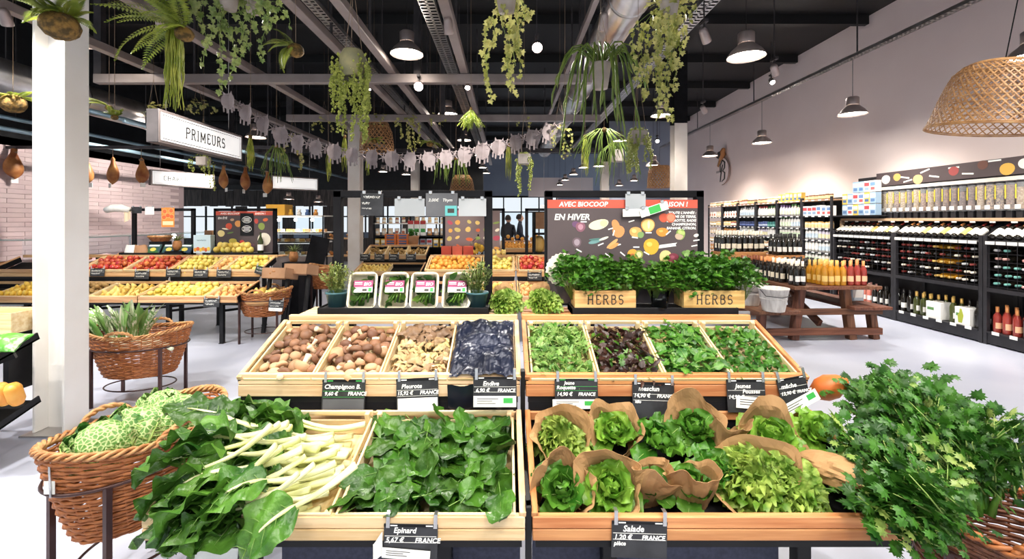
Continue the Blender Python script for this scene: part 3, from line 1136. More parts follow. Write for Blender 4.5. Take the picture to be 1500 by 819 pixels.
# loose leaves spilling over the side and the front edge
for (px, py, y, az, rx, ry, k, sc) in ((345, 640, 1.62, 1.8, .1, .3, 0, 1.0), (330, 690, 1.5, 1.9, -.15, -.3, 3, 1.0), (340, 615, 1.75, 1.5, .1, -.3, 2, 1.0), (410, 610, 1.9, 1.3, .1, .2, 4, .9),
                                        (340, 715, 1.47, 2.1, -.2, .2, 1, .95), (335, 665, 1.56, 1.7, -.15, .5, 2, 1.0), (390, 705, 1.46, 2.1, .0, -.2, 5, .9), (370, 600, 1.95, 1.5, .05, .3, 0, .9), (360, 735, 1.43, 2.0, -.35, .1, 3, .9), (320, 700, 1.5, 1.75, -.4, -.2, 1, .9), (310, 660, 1.56, 1.85, -.3, .2, 4, .95), (300, 685, 1.5, 1.95, -.5, .4, 0, .95), (312, 720, 1.46, 1.8, -.6, -.1, 2, .95), (350, 745, 1.42, 1.7, -.5, .3, 4, .85), (330, 640, 1.62, 1.6, -.2, -.4, 3, .95)):
    chard(P(px, py, y), Matrix.Rotation(az, 4, 'Z') @ Matrix.Rotation(rx, 4, 'X') @ Matrix.Rotation(ry, 4, 'Y'), k, sc, 'dark chard leaf spilling out over the crate end', 'chard leaves spilling over the crate end')
chard(P(432, 742, 1.4), Matrix.Rotation(2.2, 4, 'Z') @ Matrix.Rotation(-.35, 4, 'X') @ Matrix.Rotation(-.5, 4, 'Y'), 5, .85, 'big bright chard leaf drooping over the front board', None)

# ---------------------------------------------------------------- mushrooms
CAPB = M('mushroom_cap', '#6b4632', '#93694a', scale=9, rough=.55, rand=.25, bump=.08)
CAPT = M('pale_mushroom_cap', '#ad8460', '#cfa880', scale=9, rough=.55, rand=.15, bump=.08)
MSTEM = M('mushroom_stem', '#eedcc0', '#d8bd98', scale=14, rough=.7)
OYS = M('oyster_mushroom', '#8f7048', '#d6bd85', scale=12, rough=.55, rand=.3, hue=.02, bump=.1)
OYG = M('oyster_grey', '#6e533c', '#8d6f52', scale=8, rough=.5, rand=.15)


def mush(capm):
    t = thing('mushroom', 'x', 'mushroom')
    b = MB()
    b.lathe([(.0, .022), (.008, .0215), (.018, .018), (.0255, .010), (.028, .001), (.026, -.006), (.018, -.006), (.008, -.003), (0, -.002)], 16, 0)
    b.build('cap', capm, t)
    MB().lathe([(.0085, -.004), (.008, -.018), (.0095, -.03), (.011, -.036), (.006, -.039), (0, -.039)], 10).build('stem', MSTEM, t)
    return t


mp1, mp2 = Proto(mush(CAPB)), Proto(mush(CAPT))
for ci, lab in ((0, 'brown mushroom in the crate at the stand end'), (1, 'brown mushroom in the crate beside the oyster mushrooms')):
    T = TUP(XL + .025 + ci * .302)
    for r in range(7):
        for c in range(6):
            v = .035 + r * .058
            u = .035 + c * .045 + U(-.01, .01) + (.012 if r % 2 else -.01)
            u = min(max(u, .035), .262)
            hgt = .045 + U(0, .022) + .018 * math.sin(PI * c / 5)
            p = T @ V((u, v + U(-.012, .012), hgt))
            R_ = Matrix.Rotation(U(0, 6.28), 4, 'Z') @ Matrix.Rotation(U(0, 1.0) if U(0, 1) < .82 else U(1.6, 2.6), 4, 'X')
            pr = mp2 if (v < .12 and U(0, 1) < .85) or U(0, 1) < .12 else mp1
            pr(p, R_.to_3x3(), U(.85, 1.2) * (1.25 if U(0, 1) < .12 else 1), lab, 'brown mushrooms in their crates')
oy_me = []
for k in range(4):
    b = MB()
    r_ = random.Random(50 + k)

    def fn(u, v, k=k):
        a = (u - .5) * 2 * (1.25 + .2 * k)
        r = .004 + v * .04 * (1 + .12 * math.sin(5 * a + k))
        z = .012 * math.sin(v * 2.2) - .016 * v * v + .003 * math.sin(8 * a + k) * v
        return (math.sin(a) * r, math.cos(a) * r, z)
    b.grid(fn, 10, 4, 0)
    b.grid(lambda u, v: V(fn(1 - u, v)) - V((0, 0, .0035)), 10, 4, 0)
    b.tube([(0, .006, 0), (0, -.012, -.006), (0, -.026, -.014)], [.008, .007, .005], 7, 0)
    oy_me.append((b.mesh('oyster_mushroom', [OYS]), b.mesh('oyster_mushroom', [OYG])))
T = TUP(XL + .025 + 2 * .302)
for q in range(120):
    u, v = U(.04, .26), .04 + (q / 120) * .35 + U(-.02, .02)
    big = v > .3
    p = T @ V((u, v, .05 + U(0, .025)))
    R_ = Matrix.Rotation(U(-1.4, 1.4) + PI * 0, 4, 'Z') @ Matrix.Rotation(U(.1, 1.1), 4, 'X') @ Matrix.Rotation(U(-.6, .6), 4, 'Y')
    o = put('oyster_mushroom', oy_me[q % 4][1 if big else 0], None, p, R_.to_euler(), U(.95, 1.25) if big else U(.55, .9))
    tag(o, 'grey brown oyster mushroom at the top of its crate' if big else 'small tan oyster mushroom in its crate', 'mushroom', 'oyster mushrooms large at the top' if big else 'oyster mushrooms in the crate')

# crumpled blue wrapping over the last crate
BLUEF = M('blue_wrapping', '#151a2b', '#20273d', scale=5, rough=.33, metal=.25, bump=.25, bscale=9)
T = TUP(XL + .025 + 3 * .302)


def wrapfn(u, v):
    x, y = .004 + u * .29, -.0 + v * .425
    e = min(u, 1 - u, v, 1 - v)
    z = .06 + .03 * math.sin(PI * u) ** .5 * math.sin(PI * v) ** .5 if 0 < e else .06
    n = abs(NZ.noise(V((u * 3.5, v * 4.5, 1.3)))) * .035 + abs(NZ.noise(V((u * 8, v * 9, 4)))) * .014
    return V((x, y, z + n + .03))


ob = MB().grid(wrapfn, 34, 44, 0, smooth=False).build('crate_wrapping', BLUEF, None, T.translation, T.to_euler())
tag(ob, 'crumpled shiny dark blue wrapping laid over a crate', 'wrapping')
ob2 = MB()
ob2.grid(lambda u, v: V((.0 + u * .3, -.03 - .006 * math.sin(9 * u) - .01 * v, .075 - v * .15 + .004 * math.sin(21 * u))), 16, 6, 0).build('front_flap', BLUEF, ob)

# ---------------------------------------------------------------- salads in the upper crates
def scatter_leaves(name, T, w, d, n, mats, shapes, lab, cat, hump=.03, z0=.04, tilt=.9, size=(.03, .05), stems=0):
    b = MB()
    for q in range(n):
        u, v = U(.02, w - .02), U(.02, d - .02)
        z = z0 + hump * math.sin(PI * u / w) * math.sin(PI * v / d) + U(-.012, .022)
        sz = U(*size)
        Tm = TR((u, v, z)) @ rot_rand(tilt)
        sh = shapes[q % len(shapes)]
        mi = rnd.randrange(len(mats)) if stems == 0 else (0 if U(0, 1) < .85 else 1)
        if sh == 'strap':
            leaf(b, sz * 1.4, sz * .35, PF_STRAP, 2, 5, fold=.3, bend=U(-.5, 1.5), seed=q, m=mi, rib=None, T=Tm)
        elif sh == 'round':
            leaf(b, sz, sz * .75, PF_SPIN, 3, 5, fold=U(.05, .5), bend=U(-.3, 1.0), seed=q, m=mi, rib=None, T=Tm)
        else:
            outline_leaf(b, sh, sz, Tm, mi, U(.1, .5))
        if stems and q % stems == 0:
            b.tube([Tm @ V((0, 0, 0)), Tm @ V((.004, -.03, .006)), Tm @ V((0, -.06, -.002))], .0012, 4, len(mats) - 1)
    o = b.build(name, mats, None, T.translation, T.to_euler())
    return tag(o, lab, cat, None, 'stuff')


TU = lambda k: TUP(XR + .025 + k * .302)
scatter_leaves('rocket_salad', TU(0), .297, .43, 520, [ARUG, LETD, STEM], [O_PAR, 'strap', O_PAR, 'round'], 'heap of curly pale green rocket salad in its crate', 'salad', .05, .05, 1.1, (.025, .045), 2)
scatter_leaves('mixed_salad', TU(1), .297, .425, 420, [MESC, MESC, MESC, LETD], [O_PAR, 'strap', 'round'], 'heap of dark red mixed salad leaves in its crate', 'salad', .03, .045, 1.0, (.03, .05))
scatter_leaves('small_leaf_salad', TU(3), .297, .425, 520, [BABY, BABY, LETD], ['round', 'round', O_OVAL], 'heap of small round green salad leaves in its crate', 'salad', .035, .05, .9, (.022, .04))
scatter_leaves('shoot_salad', TU(2), .297, .425, 200, [BABY, BABY], ['round'], 'bed of baby spinach under the loose leaves in its crate', 'salad', .03, .04, .8, (.03, .045))
bb_me = []
for k in range(4):
    b = MB()
    leaf(b, .07, .042, PF_SPIN, 4, 7, fold=(.1, .3, .2, .4)[k], bend=(.3, .8, -.3, 1.1)[k], ruf=.003, seed=80 + k, ribr=.0012, pet=.02, petr=.0012)
    bb_me.append(b.mesh('baby_leaf', [BABY, RIB]))
T = TU(2)
for q in range(110):
    u, v = U(.025, .27), U(.03, .4)
    Rm = Matrix.Rotation(SL_UP, 4, 'X') @ Matrix.Rotation(U(0, 6.28), 4, 'Z') @ Matrix.Rotation(U(-.4, .5), 4, 'X') @ Matrix.Rotation(U(-.5, .5), 4, 'Y')
    p = T @ V((u, v, .065 + .03 * math.sin(PI * u / .297) + U(0, .015)))
    tag(put('baby_leaf', bb_me[q % 4], None, p, Rm.to_euler(), U(.7, 1.1)), 'young spinach leaf lying loose on the crate of baby spinach', 'leaf', 'baby spinach leaves on top of the crate')
# serving tongs
t = thing('salad_tongs', 'dark serving tongs lying across the mixed salad', 'tongs', on_slope(965, 528, .09, 1))
for s in (-1, 1):
    MB().bar((.02, 0, .0), (-.07 + s * .006, .09, .02 + s * .004), .008, .003).build('arm', DARKST, t)
MB().lathe([(0, -.004), (.008, -.003), (.008, .004), (0, .006)], 10, c=(.02, 0)).build('hinge', DARKST, t)
# ================================================================ lettuces and paper bags
def butterhead(mats, seed, ruf, nl=17, name='lettuce', W=.105, rf=3):
    r_ = random.Random(seed)
    t = thing(name, 'x', 'lettuce')
    variants = []
    for k in range(4):
        b = MB()
        leaf(b, .1, W, PF_LET, 8, 9, fold=.12, bend=(-.9, -.5, .2, .9)[k], ruf=ruf, rf=rf, cup=(.28, .2, .1, .05)[k], seed=seed + k, ribr=.0028, a0=(.95, .8, .75, .6)[k])
        variants.append(b.mesh('leaf', mats))
    for i in range(nl):
        ring = i / nl
        k = 0 if ring < .2 else 1 if ring < .45 else 2 if ring < .75 else 3
        az = i * 2.4 + r_.uniform(-.2, .2)
        rad = .006 + .022 * ring
        put('leaf', variants[k], t, (-math.sin(az) * rad, math.cos(az) * rad, .03 - .022 * ring), (r_.uniform(-.1, .12) + .35 * (1 - ring), r_.uniform(-.2, .2), az), .72 + .42 * ring)
    return t


def frilly(seed):
    t = thing('frilly_lettuce', 'x', 'lettuce')
    r_ = random.Random(seed)
    b = MB()
    for i in range(44):
        ring = (i / 44)
        az = i * 2.4
        Tm = Matrix.Rotation(az, 4, 'Z') @ TR((0, .004 + .03 * ring, 0)) @ Matrix.Rotation(1.25 - 1.05 * ring, 4, 'X')
        o = b.T
        b.T = Tm
        ph = r_.uniform(0, 6)
        L_ = .085 + .03 * r_.random()

        def fn(u, v):
            s = u * 2 - 1
            w = .012 + .032 * v
            edge = max(abs(s), v) ** 3
            z = .012 * edge * math.sin(9 * s + 14 * v + ph) + .009 * edge * math.sin(17 * s - 25 * v + ph * 2) + .01 * s * s
            return (s * w + .005 * edge * math.sin(29 * v + ph), v * L_ * (1 - .25 * s * s), z - .02 * v * v * ring)
        b.grid(fn, 16, 10, 0)
        b.T = o
    b.build('foliage', FRIS, t)
    return t


BH = [Proto(butterhead([LETT, RIB], 1, .011)), Proto(butterhead([LETD, RIB], 5, .009))]
RO = Proto(butterhead([LETD, RIB], 9, .013, 13, 'romaine_lettuce', .085))
FR = [Proto(frilly(3)), Proto(frilly(8))]


def bag_mesh(seed, h, r0, r1, back, crump=.012, open_=True):
    b = MB()
    nu, nv = 48, 14

    def fn(u, v):
        a = 2 * PI * u
        top = h + back * math.sin(a) + .03 * math.sin(2 * a + seed) + .012 * math.sin(5 * a + seed * 2)
        z = top * v
        r = r0 + (r1 - r0) * v ** .8
        n = NZ.noise(V((math.cos(a) * 1.1, math.sin(a) * 1.1, v * 1.4 + seed * 7.7))) * crump * 2.2 + abs(NZ.noise(V((math.cos(a) * 2.6, math.sin(a) * 2.6, v * 3 + seed)))) * crump
        r += n * (.4 + v)
        flare = max(0, v - .85) * .06
        return (math.cos(a) * (r + flare), math.sin(a) * (r + flare) * .85, z)
    b.grid(fn, nu, nv, 0, smooth=False, wrap=True)
    b.add([fn(i / nu, 0) for i in range(nu)], [list(range(nu))[::-1]], 0)
    me = b.mesh('bag', [KRAFT])
    return me


def bag(p, R_, seed, lab, h=.17, r0=.045, r1=.085, back=.05, sc=1.0):
    o = put('paper_bag', bag_mesh(seed, h, r0, r1, back), None, p, R_.to_euler(), sc)
    md = o.modifiers.new('thickness', 'SOLIDIFY')
    md.thickness = .0012
    return tag(o, lab, 'paper bag', 'kraft paper bags of salad')


# each salad: pixel of its middle, kind, size, bag (0 none, else radius factor), lean, spin, lip (front lower / back higher)
SAL = [
    (822, 640, FR[0], 1.05, 1.0, .5, .0, .06, 'frilly pale lettuce in a kraft bag beside the stand post', 'kraft bag round the frilly lettuce beside the stand post'),
    (898, 632, BH[0], 1.0, 1.0, .55, .3, .05, 'round lettuce in a kraft bag under the mixed salad card', 'kraft bag with a crumpled lip round the second lettuce of the rear row'),
    (966, 645, RO, 1.15, 0, .55, .8, 0, 'dark upright lettuce without a bag, third in the rear row', ''),
    (1018, 628, BH[1], 1.0, 1.0, .45, 1.7, .08, 'dark round lettuce tucked behind the folded kraft peak', 'kraft bag with a tall back behind the folded peak'),
    (1128, 640, BH[0], 1.1, 1.0, .5, 2.4, .07, 'bright round lettuce in the rear row near the celery', 'kraft bag round the bright lettuce near the celery'),
    (1197, 632, BH[0], 1.0, 0, .5, .4, 0, 'bright round lettuce at the rear row end beside the celery', ''),
    (1105, 700, FR[1], 1.25, 1.45, .6, 1.1, .05, 'large frilly lettuce spilling from the widest kraft bag', 'widest kraft bag, its lip curling over the front board'),
    (1165, 712, FR[0], 1.05, 0, .65, 2.1, 0, 'frilly lettuce beside the closed kraft bag', ''),
    (824, 718, BH[1], .95, .95, .75, .5, .05, 'dark lettuce low in the front corner beside the stand post', 'small torn kraft bag in the front corner beside the stand post'),
    (892, 716, BH[0], 1.05, 1.0, .75, 2.0, .05, 'open round lettuce in the front row over the salad price card', 'kraft bag with a pointed lip over the salad price card'),
    (1045, 690, RO, .9, 0, .6, 2.6, 0, 'dark lettuce half hidden between the front kraft bags', ''),
    (953, 703, BH[1], .8, .85, .35, 1.6, -.03, 'small dark lettuce peeping over the plain kraft bag', 'plain kraft bag standing on the front board beside the salad card'),
    (1012, 705, BH[1], .9, .95, .4, .6, -.05, 'small dark lettuce in the slanted kraft bag of the front row', 'slanted kraft bag with a pointed corner in the front row'),
    (1068, 640, RO, .7, .75, .3, .6, -.06, 'small dark lettuce inside the folded kraft peak', 'folded kraft peak standing between the rear lettuces'),
]
for i, (px, py, pr, sc, bg, lean, az, lip, lab, blab) in enumerate(SAL):
    p = on_slope(px, py, .085)
    R_ = Matrix.Rotation(lean, 4, 'X') @ Matrix.Rotation(az, 4, 'Z')
    up = R_ @ V((0, 0, 1))
    low = .075 if lip < 0 else .045
    pr(p - up * low * sc, R_.to_3x3(), sc * .95, lab, 'salads in the near stand')
    if bg:
        Rb = Matrix.Rotation((i % 3 - 1) * .18, 4, 'Y') @ Matrix.Rotation(lean * .85, 4, 'X')
        ub = Rb @ V((0, 0, 1))
        bag(p - ub * .12 * max(1, bg * .9), Rb, i + 1, blab, .155 if lip > 0 else .17, .055 * bg, (.108 if lip > 0 else .088) * bg, lip)
b = MB()


def closed(u, v):
    a = 2 * PI * u
    r = .066 * max(.02, math.sin(PI * min(1, max(0, v * .98 + .01))) ** .42)
    n = NZ.noise(V((math.cos(a) * 2.5, math.sin(a) * 2.5, v * 4))) * .012 + NZ.noise(V((math.cos(a) * 6, math.sin(a) * 6, v * 9))) * .006
    return (math.cos(a) * (r + n), (v - .5) * .25, math.sin(a) * (r + n) * .75)


b.grid(closed, 32, 22, 0, smooth=False, wrap=True)
o = b.build('paper_bag', KRAFT, None, on_slope(1224, 690, .1), (SL_LO - .25, 0, .55))
tag(o, 'closed crumpled kraft bag lying next to the celery', 'paper bag', 'kraft paper bags of salad')

# ---------------------------------------------------------------- price cards
def scribble(w, h, mat, parent, loc, seed=0, r=None, name='chalk_scribble'):
    """a line of writing too small to read: one looping stroke in the local xz plane"""
    q = random.Random(seed)
    n = max(10, int(w / h * 7))
    pts = []
    for i in range(n):
        pts.append((w * i / n + h * .12 * math.sin(i * 2.3 + seed), 0, h * (.5 + .42 * math.sin(i * 1.9 + q.uniform(-.5, .5))) * (1.0 if i % 5 else 1.3)))
    return MB().tube(pts, r or h * .07, 3).build(name, mat, parent, loc)


def price_card(px, py, y, w, h, rows, lab, lower=None, rz=0.0, rx=-.18, green=False, sticker=None, hooks=True):
    """blackboard card; px, py = middle of its top edge"""
    p = P(px, py, y)
    t = thing('price_card', lab, 'price card', p, (rx, rz, 0), 'blackboard price cards')
    MB().box((-w / 2, 0, -h), (w / 2, .003, 0), 0, .001).build('card', SLATE, t)
    if lower:
        MB().box((-w / 2 + .006, -.0015, -h + .004), (w / 2 - .004, -.0003, -h * .56), 0, .0003).build('lower_sheet', lower, t)
    MB().box((-w / 2, -.001, -h * .075), (w / 2, 0, 0)).build('header_strip', BLACK, t)
    for sx in (-.38, .28):
        MB().box((w * sx, -.0016, -h * .055), (w * (sx + .13), -.001, -h * .025)).build('printed_mark', GREENP if green else INKW, t)
    for zz in (.33, .5):
        MB().box((-w / 2 + .004, -.0008, -h * zz - .0006), (w / 2 - .004, -.0002, -h * zz + .0006)).build('ruled_line', GREENP if green else PAPER, t)
    for (s, sz, x, z) in rows:
        if s[0] == '~':
            scribble(w * float(s[1:]), sz, INKW, t, (w * x, -.0015, -h * z), len(s) + int(px) % 97)
            continue
        text(s, sz, INKW, t, (w * x, -.0006, -h * z), (PI / 2, 0, 0), .18, .0005, bold=.0005)
    if hooks:
        for sx in (-.46, .42):
            MB().box((w * sx, -.002, -.012), (w * sx + .012, .0, .03)).box((w * sx, -.002, .03), (w * sx + .012, .02, .0325)).build('hook', CHROME, t)
    if sticker:
        sw, sh, sx, sz, rot, gr = sticker
        s = MB().box((-sw / 2, -.0008, -sh / 2), (sw / 2, 0, sh / 2)).build('paper_label', PAPER, t, (w * sx, -.004, -h * sz), (0, rot, 0))
        for k in range(3):
            MB().box((-sw * .42, -.0012, sh * (.2 - k * .2)), (-sw * .42 + sw * (.5, .36, .44)[k], -.0008, sh * (.26 - k * .2))).build('print_line', INKD, s)
        if gr:
            MB().box((sw * .2, -.0012, -sh * .15), (sw * .42, -.0008, sh * .32)).build('green_mark', GREENP, s)
    return t


YU, YL = YF + .49, YF - .03
price_card(504, 556, YU, .19, .15, [('Champignon B.', .026, -.45, .26), ('9,60 €', .022, -.44, .45), ('FRANCE', .022, .1, .45)], 'blackboard card reading champignon on the upper mushroom board', SLATEG, 0, -.12, True)
price_card(611, 554, YU, .185, .15, [('Pleurote', .026, -.38, .28), ('15,92 €', .022, -.48, .46), ('FRANCE', .022, .06, .46)], 'blackboard card reading pleurote under the oyster mushrooms', PAPER, -.04, -.12)
price_card(725, 552, YU - .07, .185, .125, [('Endive', .026, -.28, .29), ('6,90 €', .022, -.44, .5), ('FRANCE', .02, .06, .5)], 'blackboard card reading endive on the dark blue wrapping', None, 0, -.12, False, (.18, .045, .0, .8, 0, True))
price_card(844, 555, YU, .19, .1, [('Jeune', .02, -.28, .24), ('Roquette', .022, -.46, .44), ('14,90 €', .022, -.46, .72), ('FRANCE', .02, .04, .72)], 'blackboard card reading roquette on the upper salad board', None, 0, -.12, True, (.2, .04, -.03, 1.06, 0, True))
price_card(957, 560, YU, .185, .155, [('mesclun', .028, -.36, .24), ('14,90 €', .023, -.47, .42), ('FRANCE', .021, .08, .42), ('kilo', .018, -.44, .58)], 'blackboard card reading mesclun on the upper salad board', None, .03, -.12)
price_card(1092, 556, YU, .17, .14, [('Jeunes', .026, -.28, .26), ('Pousses', .024, -.1, .42), ('14,90 €', .022, -.47, .58)], 'blackboard card reading jeunes pousses with a long paper label', None, .0, -.12, False, (.2, .05, .3, .72, .08, True))
price_card(1158, 553, YU, .13, .12, [('mâche', .026, -.4, .35), ('13,90 €', .02, -.45, .58), ('FRANCE', .017, .1, .58)], 'tilted blackboard card reading mache at the stand end', None, -.18, -.12, False, (.17, .05, .12, .92, -.3, True))
price_card(602, 768, YL, .175, .115, [('Epinard', .024, -.32, .24), ('5,67 €', .022, -.46, .5), ('FRANCE', .022, .08, .5)], 'blackboard card reading epinard on the lower front board', None, .02, -.05, False, (.155, .032, -.07, .8, .06, False))
price_card(937, 764, YL, .18, .115, [('Salade', .027, -.3, .28), ('1.20 €', .022, -.46, .5), ('FRANCE', .02, .04, .5), ('pièce', .018, -.46, .66)], 'blackboard card reading salade on the lower front board', None, .03, -.05)
price_card(318, 768, YL, .155, .13, [('Blette', .028, -.44, .25), ('4,22 €', .02, -.4, .42), ('FR', .02, .2, .42)], 'blackboard card reading blette under the drooping chard leaf', PAPER, .03, -.05, True)
b = MB()
b.grid(lambda u, v: (-.03 + u * .03, -.006 * math.sin(u * 6), -.05 - v * .05 + .03 * u * (1 - v) + .01 * u), 6, 4, 0)
o = b.build('torn_label', PAPER, None, P(560, 775, YL - .01))
tag(o, 'torn white paper strip curling beside the epinard card', 'paper label')

# ================================================================ deck of the near stands
def display_tray(x0, x1, y, z, lab, d=.2):
    t = thing('display_tray', lab, 'tray', (x0, y, z))
    w = x1 - x0
    MB().box((0, 0, 0), (w, d, .036)).build('base', BLACK, t)
    MB().box((0, -.006, 0), (w, 0, .046), 0, .002).build('front_lip', BLACK, t)
    MB().box((0, d, 0), (w, d + .006, .03)).build('back_lip', BLACK, t)
    for x in (0, w - .006):
        MB().box((x, 0, 0), (x + .006, d, .045)).build('side_lip', BLACK, t)
    return t


YD = YF + 1.02
display_tray(-1.06, -.1, YD, 1.061, 'black tray holding the packed greens and two thyme pots')
display_tray(.37, 1.3, YD, 1.061, 'black tray holding the herb boxes')
POTT = M('teal_pot', '#3f6a72', '#355b63', rough=.5)
MAG = M('label_magenta', '#8e2a5c', '#a23a6c', rough=.5)
FOAM = M('foam_tray', '#efe6cb', '#e2d6b4', rough=.6)


def green_pack(x, rz, lab):
    t = thing('packed_greens', lab, 'vegetable pack', (x, YD + .035, 1.1), (-.42, 0, rz), 'packed greens in foam trays')
    w, h, d = .152, .205, .035
    b = MB()

    def ring(off, y):
        r = .028
        pts = []
        for (cx, cz, a0) in ((w / 2 - r, r, -90), (w / 2 - r, h - r, 0), (-w / 2 + r, h - r, 90), (-w / 2 + r, r, 180)):
            for k in range(5):
                a = math.radians(a0 + k * 22.5)
                pts.append((cx + (r + off) * math.cos(a), y, cz + (r + off) * math.sin(a)))
        return pts
    rings = [ring(.006, 0), ring(.006, .004), ring(-.004, .006), ring(-.012, d), ring(-.016, d), ring(-.010, .004), ring(-.004, 0)]
    n = len(rings[0])
    vs = [p for r in rings for p in r]
    fs = []
    for i in range(len(rings)):
        for j in range(n):
            i2 = (i + 1) % len(rings)
            fs.append([i * n + j, i * n + (j + 1) % n, i2 * n + (j + 1) % n, i2 * n + j])
    fs.append([3 * n + j for j in range(n)])
    b.add(vs, fs, 0, False)
    b.build('foam_tray', FOAM, t)
    b = MB()
    for q in range(26):
        Tm = TR((U(-.05, .05), .02 + U(-.012, .004), U(.03, .18))) @ Matrix.Rotation(PI / 2, 4, 'X') @ rot_rand(.5)
        leaf(b, .06, .035, PF_SPIN, 3, 6, fold=.3, bend=U(-.4, 1.2), seed=q, rib=None, T=Tm, m=0 if U(0, 1) < .65 else 1)
    for q in range(4):
        b.tube([(-.04 + q * .025, .006, .03), (-.02 + q * .02, .002, .05 + .01 * q), (.0 + q * .012, .006, .085)], .006, 6, 1)
    b.build('leafy_greens', [SPIN, LETT], t)
    MB().box((-w / 2 + .006, -.0025, .004), (w / 2 - .006, -.0015, h - .004)).build('clear_film', CLEAR, t)
    lb = MB().box((-.05, -.0045, .118), (.058, -.003, .158)).build('label', MAG, t)
    MB().box((-.05, -.0045, .088), (.058, -.003, .118)).build('label_lower', WHITE, t)
    MB().box((.034, -.0052, .092), (.052, -.0044, .114)).build('green_mark', GREENP, t)
    MB().box((.0, -.0052, .094), (.026, -.0044, .108)).build('bar_code', INKD, t)
    text('BIO', .026, INKW, t, (.006, -.005, .128), (PI / 2, 0, 0), .2, .0004, bold=.0006)
    for k in range(2):
        MB().box((-.044, -.0052, .134 + k * .01), (-.002, -.0044, .138 + k * .01)).build('print_line', INKW, t)


for x, rz, lab in ((-.83, .1, 'film wrapped tray of greens beside the shorter thyme pot'), (-.65, .04, 'second film wrapped tray of greens from the shorter thyme pot'), (-.475, .02, 'third film wrapped tray of greens from the shorter thyme pot'), (-.29, .0, 'film wrapped tray of greens beside the taller thyme pot')):
    green_pack(x, rz, lab)


def thyme(x, y, h, r, lab, dark):
    t = thing('potted_thyme', lab, 'potted plant', (x, y, 1.098))
    MB().lathe([(.048, 0), (.062, .075), (.066, .075), (.066, .085), (.058, .085), (.05, .06), (0, .06)], 20).build('pot', POTT, t)
    b = MB()
    r_ = random.Random(int(h * 1000))
    for q in range(46):
        az, el = r_.uniform(0, 6.28), r_.uniform(.0, 1.0) ** .7
        top = V((math.cos(az) * r * el, math.sin(az) * r * el * .8, .09 + h * (1 - .45 * el * el) * r_.uniform(.75, 1)))
        base = V((math.cos(az) * .03 * el, math.sin(az) * .03 * el, .06))
        mid = (base + top) / 2 + V((0, 0, .02))
        b.tube([base, mid, top], .0012, 3, 1)
        for k in range(24):
            tt = .2 + .8 * k / 24
            c = base.lerp(mid, tt * 2) if tt < .5 else mid.lerp(top, tt * 2 - 1)
            outline_leaf(b, O_OVAL, r_.uniform(.01, .017), TR(c + V((r_.uniform(-.01, .01), r_.uniform(-.01, .01), 0))) @ Matrix.Rotation(r_.uniform(0, 6.28), 4, 'Z') @ Matrix.Rotation(r_.uniform(0, 1.2), 4, 'X'), 0)
    b.build('foliage', [dark, STEM], t)


THD = leafm('dark_thyme_leaf', '#3f4f22', '#7b8a42', sc=30)
thyme(-.985, YD + .09, .17, .12, 'shorter bushy thyme in a teal pot at the tray end', THYM)
thyme(-.17, YD + .085, .2, .105, 'taller dark thyme in a teal pot beside the frame post', THD)

# herb boxes with cut lettering
HBOX = wood('herb_box_wood', '#e2bf7e', '#b98a4c', 0, rand=.05)
CUT = M('cut_letter', '#4a4238', rough=.9)
for x, lab in ((.385, 'wooden herb box beside the frame post nearest the mixed apples'), (1.0, 'wooden herb box nearest the picnic table')):
    t = thing('herb_box', lab, 'wooden box', (x, YD + .012, 1.1), None, 'wooden herb boxes')
    w, d, h = .345, .15, .1
    for (a, c) in (((0, 0, 0), (w, .01, h)), ((0, d - .01, 0), (w, d, h)), ((0, .01, 0), (.01, d - .01, h)), ((w - .01, .01, 0), (w, d - .01, h)), ((.01, .01, 0), (w - .01, d - .01, .008))):
        MB().box(a, c, 0, .002).build('side_board', HBOX, t)
    slab('HERBS', .05, CUT, t, (w / 2, -.0005, .025), (0, 0, 0), .12, .002, .2)
pb_me = []
for k in range(3):
    b, bs = MB(), MB()
    r_ = random.Random(90 + k)
    for q in range(70):
        az, el = r_.uniform(0, 6.28), r_.random() ** .6
        top = V((math.cos(az) * .125 * el, math.sin(az) * .09 * el - .01, .22 - .1 * el * el + r_.uniform(-.05, .01)))
        base = V((math.cos(az) * .02, math.sin(az) * .02, 0))
        bs.tube([base, (base + top) / 2 + V((0, 0, .02)), top], .0013, 3, 0)
        for k2 in range(7):
            c = top + V((r_.uniform(-.03, .03), r_.uniform(-.03, .03), r_.uniform(-.04, .02)))
            outline_leaf(b, O_PAR, r_.uniform(.022, .036), TR(c) @ Matrix.Rotation(r_.uniform(0, 6.28), 4, 'Z') @ Matrix.Rotation(r_.uniform(-.4, 1.1), 4, 'X') @ Matrix.Rotation(r_.uniform(-.5, .5), 4, 'Y'), 0, r_.uniform(.1, .5))
    pb_me.append((b.mesh('foliage', [PARS]), bs.mesh('stems', [STEM])))
PB = [(.40, .08, 1.1), (.50, .05, .9), (.58, .1, 1.0), (.68, .05, .92), (.75, .11, .98), (.86, .06, .85), (.93, .1, .95), (1.02, .05, .95), (1.1, .1, 1.05), (1.2, .06, 1.05), (1.28, .1, 1.1), (1.36, .05, .95)]
for i, (x, dy, s) in enumerate(PB):
    t = thing('parsley_bunch', 'x', 'herb bunch', (x, YD + dy + .03, 1.105), (0, 0, i * 1.3), 'bunches of parsley over the herb boxes')
    t.location.z += .03
    t['label'] = ('first', 'second', 'third', 'fourth', 'fifth', 'sixth', 'seventh', 'eighth', 'ninth', 'tenth', 'eleventh', 'last')[i] + ' parsley bunch in the row, counted from the apples to the picnic table'
    t.scale = (s, s, s * 1.05)
    put('foliage', pb_me[i % 3][0], t)
    put('stems', pb_me[i % 3][1], t)
t = thing('herb_glass', 'small glass of water standing between the two herb boxes', 'glass', (.87, YD + .03, 1.098))
